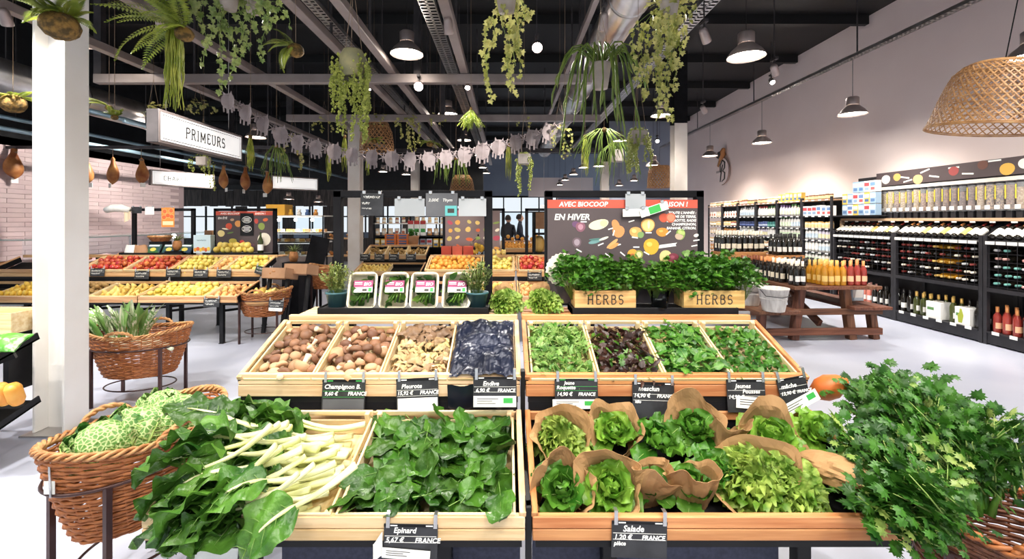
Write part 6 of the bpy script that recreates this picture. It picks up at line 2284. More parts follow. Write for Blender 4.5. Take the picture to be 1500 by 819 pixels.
NAMES = {'jar': 'grocery_jar', 'bottle': 'grocery_bottle', 'can': 'grocery_can', 'box': 'grocery_box', 'pouch': 'grocery_pouch'}
VARI = {
    'jar': [pm('jar', a, b_, c) for a, b_, c in (('c8a060', 'e8e0d0', 'f2ede2'), ('a04a3c', 'c8b070', 'f0e8d8'), ('e0d4c0', 'd0a050', 'e8c890'), ('7a4a30', 'e0dcd4', 'f0d8a0'))],
    'bottle': [pm('bottle', a, b_, c) for a, b_, c in (('f0eeea', 'd8d8dc', 'c8d8e4'), ('f2efe8', 'b03c3c', 'f6f4f0'), ('e8e4da', '5f9a5a', 'd8e8c8'), ('d8d0e0', '8a6aa0', 'f0e8c0'))],
    'can': [pm('can', a, b_, c) for a, b_, c in (('34406a', 'c0c0c4', '6a7ab0'), ('2f6f6a', 'c0c0c4', '80b0a8'), ('b0503c', 'c0c0c4', 'e0a080'), ('4a5a8a', 'c0c0c4', 'c8d0e0'))],
    'box': [pm('box', a, b_, c) for a, b_, c in (('f0ede8', '6a8ab8', 'c05a5a'), ('e8c25a', 'f4f0e0', '4a6a9a'), ('9ab4cc', 'f4f4f4', '5a7aa4'), ('d8dce4', 'b8484c', '8aa4c0'))],
    'pouch': [pm('pouch', a, b_, c) for a, b_, c in (('e6d0b4', 'c8a070', 'f4f0ea'), ('d89a5a', 'c8a070', 'f0e8d8'), ('f0ece4', 'c8a070', 'c8785a'), ('c8b48a', '8a6a40', 'e8e0d0'))],
}
LEV = [.17, .46, .72, .96, 1.2, 1.43, 1.68, 2.0]
PLAN = {2: 'bottle', 3: 'bottle', 4: 'bottle', 5: 'bottle', 6: 'bottle', 7: 'jar'}
for bi in range(6):
    y0 = 8.42 + bi * .86
    t = thing('grocery_shelf', ('black grocery shelving bay next to the wine racks', 'second grocery shelving bay from the wine racks', 'third grocery shelving bay from the wine racks', 'fourth grocery shelving bay from the wine racks', 'fifth grocery shelving bay from the wine racks', 'last grocery shelving bay beside the winter board')[bi], 'shelving', (XW, y0, 0), None, 'grocery shelves along the wall')
    for y in (0, .82):
        MB().box((0, y, 0), (.04, y + .035, 2.05), 0, .003).build('post', RACKW, t)
        MB().box((.46, y, 0), (.5, y + .035, 2.05), 0, .003).build('post', RACKW, t)
    MB().box((.5, 0, 0), (.52, .855, 2.05)).build('back_panel', RACKW, t)
    for li, z in enumerate(LEV):
        m_ = BEAMW if li == 7 else RACKW
        MB().box((.0, .035, z - .025), (.5, .82, z)).build('shelf', m_, t)
        for k in range(4):
            MB().box((-.004, .08 + k * .19, z - .024), (0, .16 + k * .19, z - .002)).build('price_label', WHITE, t)
    for li in range(1, 8):
        z = LEV[li]
        kind = ('bottle', 'bottle', 'bottle', 'bottle', 'jar', 'box', 'jar') if bi == 0 else ('bottle', 'jar', 'can', 'bottle', 'bottle', 'bottle', 'box') if bi == 1 else ('can', 'jar', 'jar', 'bottle', 'can', 'bottle', 'jar') if bi < 4 else ('jar', 'pouch', 'jar', 'pouch', 'jar', 'pouch', 'jar')
        kd = kind[li - 1]
        n = 8 if kd in ('jar', 'bottle', 'can') else 6
        if li < 2 and bi > 2:
            continue
        va = rnd.randrange(4)
        for k in range(n):
            if k == n // 2:
                va = rnd.randrange(4)
            sc = U(.9, 1.05) * (1.05 if z < 2 else .95)
            o = put(NAMES[kd], VARI[kd][va], None, (XW + .07, y0 + .09 + k * .68 / (n - 1), z), (0, 0, U(-.1, .1)), sc)
            tag(o, kd + ' of groceries on shelf %s of the %s bay from the wine racks' % (('two', 'three', 'four', 'five', 'six', 'seven', 'eight')[li - 1], ('first', 'second', 'third', 'fourth', 'fifth', 'sixth')[bi]), kd, 'groceries on the wall shelves')
for k in range(16):
    z = 1.682 + (k // 6) * .2
    o = put('grocery_box', VARI['box'][(k * 3) % 4 if k % 5 else 2], None, (XW + .12 + .0, 7.55 + (k % 6) * .125, z - .06 if False else z), None, 1.0)
    tag(o, 'blue and white carton stacked between the bulk bins and the shelves', 'box', 'cartons stacked beside the bulk bins')
t = thing('carton_ledge', 'black ledge carrying the blue and white cartons', 'shelf', (XW, 7.45, 1.66))
MB().box((.0, 0, 0), (.3, .95, .02)).build('board', RACKW, t)
MB().box((.28, 0, -.3), (.3, .95, 0)).build('bracket', RACKW, t)
# round shop sign with a bird
t = thing('round_sign', 'round white sign with a black letter and a perched bird on the wall', 'sign', (6.7, 13.75, 3.1))
b = MB()
b.T = Matrix.Rotation(-PI / 2, 4, 'Z')
b.poly(ell(.42, .42, 40, 0, 0), .02)
b.build('disc', WALLR, t)
b = MB()
b.T = Matrix.Rotation(-PI / 2, 4, 'Z')
pts = [V((.42 * math.cos(a * PI / 24), -.022, .42 * math.sin(a * PI / 24))) for a in range(-12, 14)]
b.tube(pts, .012, 5)
b.build('rim_arc', flat('7a5a50'), t)
b = MB()
b.T = Matrix.Rotation(-PI / 2, 4, 'Z') @ Matrix.Translation((0.05, -.03, -.3))
b.tube([(-.16, 0, -.02), (-.08, 0, .3), (.0, 0, .5)], [.014, .022, .016], 6)
b.tube([(-.16, 0, .28), (-.15, 0, .5), (.0, 0, .64), (.14, 0, .56), (.12, 0, .4), (.0, 0, .3)], [.012, .02, .02, .024, .02, .012], 6)
b.tube([(.02, 0, .3), (.14, 0, .24), (.12, 0, .06), (-.06, 0, -.02)], [.012, .022, .02, .012], 6)
b.build('letter', INKD, t)
for k in range(6):
    MB().box((-.024, .18 + k * .035, -.03), (-.02, .195 + k * .035, .04)).build('small_lettering', flat('8d8488'), t)
bd = MB()
bd.T = Matrix.Rotation(-PI / 2, 4, 'Z') @ Matrix.Translation((.05, -.06, .5)) @ Matrix.Rotation(.6, 4, 'Y')
bd.lathe([(0, -.2), (.05, -.16), (.1, -.05), (.11, .05), (.07, .13), (.06, .18), (.05, .22), (0, .25)], 12)
bo = bd.build('bird_body', flat('b07a4a'), t)
bo.rotation_euler = (0, 0, 0)
bw = MB()
bw.T = Matrix.Rotation(-PI / 2, 4, 'Z') @ Matrix.Translation((.05, -.14, .5)) @ Matrix.Rotation(.6, 4, 'Y')
bw.poly([(-.07, -.12), (.06, -.1), (.08, .06), (0, .12), (-.07, .06)], .03)
bw.build('bird_wing', flat('2e2a2a'), t)
bw = MB()
bw.T = Matrix.Rotation(-PI / 2, 4, 'Z') @ Matrix.Translation((.05, -.06, .5)) @ Matrix.Rotation(.6, 4, 'Y')
bw.poly([(-.04, -.4), (.05, -.4), (.06, -.12), (-.05, -.12)], .02)
bw.build('bird_tail', flat('b07a4a'), t)
# ================================================================ hanging plants
def string_up(t, z, zt=5.4, x=0, y=0, r=.0022):
    MB().tube([(x, y, 0), (x, y, zt - z)], r, 4).build('string', STRING, t)


def frond(b, L_, T, bend=.7, n=20, w=.055, m=0, a0=.3):
    o = b.T
    b.T = T if o is None else o @ T
    y = z = 0.0
    pts = []
    for i in range(n + 1):
        a = a0 - bend * i / n
        pts.append(V((0, y, z)))
        if i:
            ww = w * math.sin(PI * min(1, (i / n) ** .7 * .95 + .05)) + .004
            for s in (-1, 1):
                b.add([(0, y - .005, z), (s * ww * .55, y - .002, z + .003), (s * ww, y + .014, z - .008), (s * ww * .5, y + .4 * L_ / n + .008, z)], [[0, 1, 2, 3] if s > 0 else [3, 2, 1, 0]], m)
        y += math.cos(a) * L_ / n
        z += math.sin(a) * L_ / n
    b.tube(pts, .0016, 3, m)
    b.T = o


def moss_ball(px, py, y, r, fronds, lab, L_=.22, zt=5.4):
    """ball of moss on a string with fern fronds; fronds = azimuth, tilt"""
    p = P(px, py, y)
    t = thing('moss_ball_fern', lab, 'hanging plant', p, None, 'hanging moss balls')
    MB().grid(lambda u, v: V((math.cos(2 * PI * u) * math.sin(PI * v), math.sin(2 * PI * u) * math.sin(PI * v), .85 * math.cos(PI * v))) * r * (1 + .06 * NZ.noise(V((u * 9, v * 9, px)))), 20, 12, 0, wrap=True).build('moss_ball', MOSS, t)
    b = MB()
    for (az, tilt, s) in fronds:
        frond(b, L_ * s, Matrix.Rotation(az, 4, 'Z') @ TR((0, r * .5, r * .6)) @ Matrix.Rotation(tilt, 4, 'X'), U(.6, 1.4), 22, .05 * s + .01)
    b.build('foliage', FERN, t)
    string_up(t, p.z, zt)


moss_ball(88, 38, 2.75, .1, [(k * .42, U(-.3, .9), U(.6, 1.1)) for k in range(24)], 'fern on a moss ball hanging before the thick white column', .17)
moss_ball(270, 50, 3.1, .06, [(1.2 + k * .16, U(-.5, .9), U(.9, 1.35)) for k in range(16)], 'moss ball with broad fern fronds beside the grass tassel', .36)
moss_ball(433, 74, 3.6, .065, [(1.3, .9, 1.0), (1.6, .3, 1.0), (1.2, -.6, .9), (1.9, -1.0, 1.0), (2.6, -1.2, .9), (.9, .7, .9), (2.2, -.2, .8)], 'moss ball with fern fronds pointing aside below the ivy', .24)
moss_ball(19, 152, 4.6, .11, [(k * .8, U(0, .7), U(.6, .9)) for k in range(9)], 'pale moss ball with a fern beyond the white column', .2)
moss_ball(168, 172, 5.0, .035, [(k * 1.0, U(.3, 1.2), U(.5, .8)) for k in range(8)], 'small bulb plant beside the white column', .16)
moss_ball(160, 158, 5.3, .04, [(1.5 + k * .2, U(-.4, .6), 1.0) for k in range(5)], 'fern tuft peeping out beside the white column', .24)


def ivy(px, py, y, strands, lab, size=.05, mat=IVY, pot=True, zt=5.4, seed=0, crown=14, spread=.1):
    """strands: (dpx, length in px)"""
    p = P(px, py, y)
    t = thing('trailing_ivy', lab, 'hanging plant', p, None, 'trailing ivy plants')
    r_ = random.Random(seed + int(px))
    b, bs = MB(), MB()
    for (dpx, ln) in strands:
        x = dpx * y / F
        L_ = ln * y / F
        n = max(4, int(L_ / .035))
        pts = []
        sw, ph, yy = r_.uniform(.01, .035), r_.uniform(0, 6), r_.uniform(-.08, .08)
        for i in range(n + 1):
            q = i / n
            e = min(1, q * 4)
            pts.append(V((x * e + sw * math.sin(6 * q + ph), yy * e + sw * math.cos(5 * q + ph), -L_ * q + .03 * math.sin(PI * e))))
        bs.tube(pts, .0018, 3)
        for i in range(1, n + 1):
            for k in range(2 if r_.random() < .6 else 1):
                s = size * r_.uniform(.6, 1.15) * (1 - .3 * i / n)
                c = pts[i] + V((r_.uniform(-.022, .022), r_.uniform(-.025, .01), r_.uniform(-.01, .01)))
                outline_leaf(b, O_IVY, s, TR(c) @ Matrix.Rotation(r_.uniform(-1.0, 1.0), 4, 'Z') @ Matrix.Rotation(-1.2 + r_.uniform(-.5, .7), 4, 'X') @ Matrix.Rotation(r_.uniform(-.9, .9), 4, 'Y'), 0, .3)
    for k in range(crown):
        c = V((r_.uniform(-spread, spread), r_.uniform(-spread, spread) * .8, r_.uniform(-.02, .07)))
        outline_leaf(b, O_IVY, size * r_.uniform(.8, 1.2), TR(c) @ Matrix.Rotation(r_.uniform(0, 6), 4, 'Z') @ Matrix.Rotation(r_.uniform(-1.2, .3), 4, 'X'), 0, .3)
    b.build('foliage', mat, t)
    bs.build('stems', STEM, t)
    if pot:
        MB().lathe([(0, -.1), (.05, -.1), (.07, .02), (.072, .03), (.06, .03), (.05, -.08), (0, -.08)], 14).build('pot', STONEP, t)
    for s in (-1, 1):
        MB().tube([(s * .06, 0, .02), (0, 0, .35), (0, 0, zt - p.z)], .002, 4).build('string', STRING, t)
    return t


ivy(335, -6, 3.2, [(-60, 40), (-45, 34), (-30, 70), (-5, 60), (0, 135), (12, 90), (30, 45), (45, 85), (60, 50), (-8, 140), (70, 30), (-22, 105), (20, 70)], 'ivy trailing high between the two fern balls', .058)
ivy(742, -4, 2.9, [(-28, 145), (-24, 95), (4, 125), (14, 100), (22, 85), (8, 138), (-3, 60), (28, 40), (18, 110)], 'pale ivy strands hanging in the middle of the roof', .055, IVYY)
ivy(980, 6, 3.1, [(-20, 120), (-8, 150), (0, 170), (-28, 130), (10, 90), (20, 60), (-45, 110), (-14, 165), (28, 30), (-4, 95), (14, 50), (-35, 140), (-22, 165), (4, 130)], 'tall dense ivy beside the cactus pot', .052, IVYY, crown=40, spread=.16)
ivy(820, 188, 5.0, [(-8, 30), (5, 45), (12, 38), (-12, 20), (16, 30)], 'small pale ivy hanging before the far duct end', .04, IVYY, False)
ivy(372, 0, 3.4, [(20, 20), (35, 30), (50, 40), (-20, 25)], 'ivy fringe at the picture top beside the fern', .05)
for k, (px, py, y, strands, lab) in enumerate(((475, 176, 8.25, [(-18, 12), (-6, 16), (8, 14), (20, 10), (30, 16)], 'ivy lying on the crossbeam near the trailing pot'), (602, 172, 8.25, [(-14, 30), (-4, 44), (5, 48), (12, 36), (-20, 14), (0, 50)], 'ivy curtain hanging from the crossbeam over the far column'),
                                               (560, 172, 8.25, [(-16, 10), (0, 12), (18, 10)], 'ivy sprig lying on the crossbeam beside the bamboo shade'), (640, 172, 8.25, [(-8, 10), (8, 12)], 'ivy sprig on the crossbeam beside the lamp'),
                                               (768, 175, 8.25, [(-10, 8), (8, 12)], 'ivy sprig on the crossbeam end beside the duct'), (290, 152, 6.6, [(-12, 12), (6, 14), (20, 12)], 'ivy sprig over the end of the produce sign'), (225, 158, 5.4, [(-14, 8), (6, 10)], 'ivy sprig on top of the produce sign'), (430, 200, 7.2, [(-8, 40), (6, 50), (15, 36)], 'ivy hanging under the garland over the third sign'))):
    ivy(px, py, y, strands, lab, .06, IVYY, False, 5.4, k, 10, .12)


def pearls(px, py, y, strands, lab, pot='none', zt=5.4, mat=PEARL, seed=0, bead=.011):
    p = P(px, py, y)
    t = thing('bead_trailer', lab, 'hanging plant', p, None, 'trailing bead plants')
    r_ = random.Random(seed + int(px))
    b = MB()
    oc = [(1, 0, 0), (0, 1, 0), (-1, 0, 0), (0, -1, 0), (0, 0, 1.2), (0, 0, -1.2)]
    of = [[0, 1, 4], [1, 2, 4], [2, 3, 4], [3, 0, 4], [1, 0, 5], [2, 1, 5], [3, 2, 5], [0, 3, 5]]
    for (dpx, ln) in strands:
        x, L_ = dpx * y / F, ln * y / F
        ph = r_.uniform(0, 6)
        yy = r_.uniform(-.09, .09)
        n = max(6, int(L_ / .014))
        for i in range(n):
            q = i / n
            e = min(1, q * 5)
            c = V((x * e + .01 * math.sin(8 * q + ph), yy * e, -L_ * q + .04 * math.sin(PI * min(1, q * 5))))
            for k in range(2):
                s = bead * r_.uniform(.6, 1.1)
                d = V((r_.uniform(-.014, .014), r_.uniform(-.014, .014), r_.uniform(-.006, .006)))
                b.add([c + d + V(v) * s for v in oc], of, 0)
    b.build('foliage', mat, t)
    if pot == 'dome':
        MB().lathe([(0, -.16), (.075, -.155), (.085, -.15), (.1, -.08), (.095, 0), (.07, .05), (0, .055)], 24).build('pot', CAST, t)
        MB().lathe([(0, -.165), (.075, -.163)], 24, caps=False).build('pot_base', INKD, t)
    elif pot == 'box':
        MB().box((-.07, -.06, -.12), (.07, .06, .0), 0, .006).build('pot', STONEP, t)
    for k in range(3):
        a = k * 2.1
        MB().tube([(.07 * math.cos(a), .07 * math.sin(a), .02), (0, 0, .55), (0, 0, zt - p.z)], .002, 4).build('string', STRING, t)


pearls(517, 84, 3.3, [(U(-27, 27), U(30, 75)) for _ in range(22)] + [(-24, 110), (-20, 112), (-16, 95), (2, 125), (6, 100), (18, 122), (22, 118), (24, 95), (14, 128), (-26, 85), (-12, 60)], 'round pot overflowing with bead strands in the middle of the picture', 'dome')
pearls(935, 192, 4.2, [(U(-16, 20), U(25, 66)) for _ in range(18)], 'square pot with bead strands under the cactus', 'box')
pearls(768, 226, 5.2, [(-9, 50), (-7, 62), (-10, 40), (9, 40), (8, 55), (11, 34), (-5, 30), (5, 24), (0, 10)], 'small box pot with two curtains of bead strands', 'box', seed=4)
pearls(298, 230, 6.2, [(-18, 22), (-15, 18), (-4, 20), (6, 45), (9, 50), (4, 30), (12, 28)], 'bead strands hanging under the produce sign', 'box')


def tassel(px, py, y, w, ln, n, lab, mat=GRASSY, zt=5.4, thick=.0035, fan=0.0):
    p = P(px, py, y)
    t = thing('grass_tassel', lab, 'hanging plant', p, None, 'trailing grass plants')
    b = MB()
    for k in range(n):
        x, L_ = U(-w, w) * y / F * .5, ln * y / F * U(.55, 1.0)
        ph = U(0, 6)
        b.tube([(x * .3, U(-.01, .01), .01), (x, U(-.02, .02), -L_ * .3), (x + .008 * math.sin(ph) + fan * x, U(-.03, .03), -L_ * .65), (x * (1 + fan * 2) + .01 * math.cos(ph), U(-.03, .03), -L_)], [thick, thick, thick, thick * .5], 4)
    b.build('foliage', mat, t)
    MB().lathe([(0, -.03), (.022, -.02), (.026, .0), (.016, .02), (0, .022)], 10).build('root_ball', MOSS, t)
    string_up(t, p.z, zt)


tassel(255, 32, 3.1, 24, 132, 60, 'long green grass tassel hanging beside the broad fern ball', thick=.004)
tassel(367, 200, 5.6, 10, 52, 26, 'yellow green tassel at the end of the produce sign')
tassel(481, 222, 6.4, 6, 46, 14, 'thin tassel under the garland beside the third sign')
tassel(505, 200, 6.4, 8, 56, 14, 'thin tassel under the trailing pot')
tassel(538, 222, 6.4, 5, 40, 10, 'thin tassel before the pale column')
tassel(745, 212, 5.6, 8, 55, 22, 'bright tassel under the garland end beside the bead pot')
tassel(857, 200, 5.4, 8, 60, 22, 'bright tassel hanging under the round duct')
for k, (px, py, y, n, ln, w, lab) in enumerate(((405, 214, 6.4, 22, 55, 34, 'strap leaved plant hanging before the third sign'), (645, 232, 6.8, 14, 40, 16, 'strap leaved strands under the garland, nearer the far column'), (668, 232, 6.8, 18, 42, 30, 'strap leaved strands under the garland, beside the far bamboo shade'), (885, 190, 4.6, 34, 56, 60, 'mop of straps hanging below the cactus pot'))):
    tassel(px, py, y, w, ln, n, lab, CACT, 5.4, .006, .25)
# cactus pot
p = P(880, 105, 3.6)
t = thing('cactus_pot', 'grey hanging pot of arching cactus straps before the round duct', 'hanging plant', p)
MB().lathe([(0, -.14), (.055, -.14), (.085, .05), (.09, .06), (.075, .06), (.05, -.11), (0, -.11)], 16).build('pot', STONEP, t)
b = MB()
for k in range(34):
    az = k * 2.4
    L_ = U(.2, .8) * (1 if k % 2 else .6)
    out = U(.12, .42)
    pts = []
    for i in range(9):
        q = i / 8
        rr = .03 + out * (1 - (1 - q) ** 2)
        z = .06 + .14 * math.sin(PI * min(1, q * 1.5)) * (1 if q < .66 else 1) - max(0, q - .28) * L_ * 1.25
        pts.append((math.cos(az) * rr + .012 * math.sin(9 * q + k), math.sin(az) * rr * .7, z))
    b.tube(pts, [.005, .006, .008, .006, .009, .006, .009, .007, .002], 4)
for k in range(26):
    az = U(0, 6.28)
    b.tube([(0, 0, .03), (math.cos(az) * .05, math.sin(az) * .05, .14), (math.cos(az) * .14, math.sin(az) * .12, U(.16, .24))], [.006, .006, .002], 4)
b.build('foliage', CACT, t)
for k in range(3):
    a = k * 2.1
    MB().tube([(.085 * math.cos(a), .085 * math.sin(a), .05), (0, 0, .5), (0, 0, 5.4 - p.z)], .002, 4).build('string', STRING, t)
p = P(905, 222, 5.2)
t = thing('spider_pot', 'small pale pot with drooping narrow leaves behind the cactus', 'hanging plant', p)
MB().box((-.06, -.05, -.12), (.06, .05, .02), 0, .006).build('pot', STONEP, t)
b = MB()
for k in range(40):
    az, L_ = U(0, 6.28), U(.15, .42)
    b.tube([(0, 0, 0), (math.cos(az) * .1, math.sin(az) * .1, .09), (math.cos(az) * .2, math.sin(az) * .2, .0), (math.cos(az) * .26, math.sin(az) * .26, -L_)], [.005, .005, .004, .002], 4)
b.build('foliage', CACT, t)
string_up(t, p.z)
# cone of fern and small tufts
p = P(690, 160, 5.3)
t = thing('fern_cone', 'cone shaped fern hanging under a bright spot', 'hanging plant', p)
b = MB()
for k in range(40):
    frond(b, U(.16, .27), Matrix.Rotation(k * 2.4, 4, 'Z') @ Matrix.Rotation(-1.25 + U(-.15, .25), 4, 'X'), U(-.2, .3), 12, .035)
b.build('foliage', FERN, t)
MB().lathe([(0, -.03), (.02, -.01), (.012, .02), (0, .03)], 8).build('root_ball', MOSS, t)
string_up(t, p.z)
for (px, py, y, lab) in ((630, 210, 7.0, 'small fern tuft above the garland'), (548, 206, 7.6, 'dark fern tuft before the bamboo shade')):
    p = P(px, py, y)
    t = thing('fern_tuft', lab, 'hanging plant', p)
    b = MB()
    for k in range(16):
        frond(b, U(.14, .24), Matrix.Rotation(k * 2.4, 4, 'Z') @ Matrix.Rotation(U(-.2, .6), 4, 'X'), U(.8, 1.8), 10, .03)
    b.build('foliage', FERN, t)
    MB().lathe([(0, -.06), (.05, -.04), (.06, .0), (.03, .03), (0, .03)], 10).build('moss_ball', MOSS, t)
    string_up(t, p.z)

# ---------------------------------------------------------------- garland of grey felt figures
FELT = M('grey_felt', '#8d8080', '#a29696', scale=8, rough=.9, rand=.08)
gp = [(322, 132), (350, 150), (380, 170), (410, 190), (440, 203), (480, 214), (520, 221), (565, 226), (620, 228), (670, 222), (710, 214), (745, 205), (775, 196), (800, 188), (830, 178)]
t = thing('paper_garland', 'garland of grey felt animal figures slung across the shop', 'garland')
dpts = []
for i in range(len(gp) - 1):
    for k in range(12):
        q = k / 12
        dpts.append(P(gp[i][0] * (1 - q) + gp[i + 1][0] * q, gp[i][1] * (1 - q) + gp[i + 1][1] * q, 5.0 + .5 * math.sin(PI * (i + q) / 14)))
MB().tube(dpts, .004, 4).build('cord', FELT, t)
MB().tube([dpts[0], (dpts[0].x, dpts[0].y, 5.4)], .003, 4).build('string', STRING, t)
MB().tube([dpts[-1], (dpts[-1].x, dpts[-1].y, 5.4)], .003, 4).build('string', STRING, t)
b = MB()
for sd in (0, 1):
    sg = 1 if sd else -1
    half = [(0, -.105), (.035, -.1), (.07, -.078), (.092, -.035), (.098, .01), (.085, .06), (.055, .092), (.02, .105), (0, .106)]
    n = len(half)
    vs = [V((sg * x * .92, -.38 * x - .002, z)) for x, z in half] + [V((sg * x * .92, -.38 * x + .004, z)) for x, z in half]
    fs = [list(range(n)), list(range(n, 2 * n))] + [[i, (i + 1) % n, n + (i + 1) % n, n + i] for i in range(n)]
    b.add(vs, fs)
    for (x, w_, zz) in ((.03, .022, -.155), (.068, .018, -.14)):
        b.box((sg * x - w_ / 2, -.38 * x - .003, zz), (sg * x + w_ / 2, -.38 * x + .003, -.07))
    b.add([(sg * .02, -.03, .08), (sg * .055, -.03, .13), (sg * .06, -.03, .08), (sg * .02, -.024, .08), (sg * .055, -.024, .13), (sg * .06, -.024, .08)], [[0, 1, 2], [5, 4, 3], [0, 3, 4, 1], [1, 4, 5, 2]])
fig = b.mesh('felt_figure', [FELT])
b = MB()
for k in range(6):
    a = k * PI / 3 + .3
    b.bar((0, 0, 0), (.055 * math.cos(a), .02 * math.sin(a * 2), .055 * math.sin(a)), .02, .006)
fig2 = b.mesh('felt_link', [FELT])
acc, last, kk = 0.0, dpts[0], 0
for q in dpts:
    acc += (q - last).length
    last = q
    if acc > .098:
        acc = 0
        put('felt_figure' if kk % 2 == 0 else 'felt_link', fig if kk % 2 == 0 else fig2, t, q + V((0, 0, -.06 if kk % 2 == 0 else -.04)), (0, U(-.12, .12), U(-.25, .25)), U(.85, .98) if kk % 2 == 0 else 1.1)
        kk += 1

# ---------------------------------------------------------------- bamboo shades
def bamboo(p, prof, lab, n=26, strip=.006, rot=(0, 0, 0), zt=5.4, mat=BAMB):
    """open hexagon-woven shade: two slanting sets of strips and hoops"""
    t = thing('bamboo_shade', lab, 'lampshade', p, rot, 'woven bamboo shades')

    def at(a, v, off=0):
        f = v * (len(prof) - 1)
        i = min(int(f), len(prof) - 2)
        q = f - i
        r = prof[i][0] * (1 - q) + prof[i + 1][0] * q + off
        return V((r * math.cos(a), r * math.sin(a), prof[i][1] * (1 - q) + prof[i + 1][1] * q))
    for sg, off in ((1, 0), (-1, .003)):
        b = MB()
        for k in range(n):
            a0 = 2 * PI * k / n
            m_ = 22
            ps = [at(a0 + sg * 1.5 * i / m_, i / m_, off) for i in range(m_ + 1)]
            vs, fs = [], []
            for i, q in enumerate(ps):
                a = a0 + sg * 1.5 * i / m_
                tn = V((-math.sin(a), math.cos(a), 0)) * strip * .9
                vs += [q - tn, q + tn]
            for i in range(m_):
                fs.append([2 * i, 2 * i + 1, 2 * i + 3, 2 * i + 2])
            b.add(vs, fs)
        o = b.build('slanting_strips', mat, t)
        o['kind'] = 'stuff'
        md = o.modifiers.new('thickness', 'SOLIDIFY')
        md.thickness = .0015
    b = MB()
    H = 12
    for i in range(H + 1):
        v = i / H
        b.tube([at(2 * PI * j / 40, v, .002) for j in range(41)], .0035 if 0 < i < H else .007, 4, cap=False)
    b.tube([at(2 * PI * j / 40, 0, .006) - V((0, 0, .012)) for j in range(41)], .007, 4, cap=False)
    for i in range(3):
        b.tube([at(2 * PI * j / 40, .94 + .02 * i, .004) for j in range(41)], .006, 4, cap=False)
    b.build('hoops', mat, t)
    top = at(0, 1)
    b = MB()
    for k in range(7):
        a = k * PI / 7
        b.bar((-top.x * math.cos(a), -top.x * math.sin(a), top.z), (top.x * math.cos(a), top.x * math.sin(a), top.z), strip * 1.6, .0015)
    b.build('crown_strips', mat, t)
    MB().tube([(0, 0, top.z), (0, 0, zt - p[2])], .004, 5).build('cable', BLACK, t)
    return t


p = P(1452, 188, 3.35)
bamboo(p, [(.37, 0), (.345, .1), (.325, .2), (.3, .3), (.27, .39), (.22, .45), (.17, .475)], 'large woven bamboo shade hanging by the white wall', 46, .006, (.1, .1, 0))
bamboo(P(552, 222, 9.0), [(.34, 0), (.33, .2), (.3, .4), (.22, .58)], 'woven bamboo shade behind the trailing pot and crossbeam', 22, .009)
bamboo(P(677, 278, 12.5), [(.34, 0), (.32, .16), (.28, .3), (.2, .4)], 'small far bamboo shade under the garland', 20, .012)
bamboo(P(966, 274, 12.0), [(.32, 0), (.31, .2), (.29, .4), (.25, .56)], 'far bamboo shade beside the cream column', 24, .02)

# ---------------------------------------------------------------- hams on a rail
HR = (.004, .05, .085, .105, .114, .116, .112, .103, .09, .074, .058, .044, .036, .04, .004)


def hamr(v):
    f = v * 14
    i = min(int(f), 13)
    return HR[i] * (1 - f + i) + HR[i + 1] * (f - i)


HAM = M('cured_ham', '#8f4a24', '#c98a4a', scale=6, rough=.5, bump=.3, bscale=14, rand=.12)
t = thing('ham_rail', 'dark rail from which the cured hams hang', 'rail', (0, 8.0, 2.88))
MB().box((-9.0, -.03, 0), (-4.1, .03, .05)).build('bar', DARKST, t)
for x in (-8.5, -6.4, -4.3):
    MB().box((x - .01, -.01, .05), (x + .01, .01, 2.5)).build('hanger_rod', DARKST, t)
for k, (px, py, s, lab) in enumerate(((22, 240, 1.15, 'long cured ham left of the white column'), (128, 250, 1.0, 'cured ham half hidden by the white column'), (165, 251, 1.0, 'fat cured ham before the tiled wall nearest the column'), (207, 251, .95, 'slim cured ham before the tiled wall beside the second sign'), (328, 260, .85, 'cured ham under the end of the produce sign'), (360, 262, .88, 'round cured ham beside the yellow green tassel'), (391, 268, .85, 'pale cured ham at the third sign'))):
    p = P(px, py, 8.0)
    t = thing('cured_ham', lab, 'ham', p, (0, U(-.03, .03), U(0, 6)), 'cured hams on the rail')
    b = MB()
    b.grid(lambda u, v: (hamr(v) * s * math.cos(2 * PI * u) + .025 * math.sin(3 * v), .75 * hamr(v) * s * math.sin(2 * PI * u), (-.24 + .5 * v) * s), 18, 14, 0, wrap=True)
    b.build('meat', HAM, t)
    MB().lathe([(.03, .19), (.036, .2), (.034, .215), (.026, .22)], 10, caps=False).build('cord_binding', STRING, t)
    MB().tube([(0, 0, .24), (0, 0, 2.9 - p.z)], .005, 4).build('string', STRING, t)
    MB().box((-.05, -.04, -.3 * s), (.04, -.03, -.22 * s)).build('paper_tag', WHITE, t)

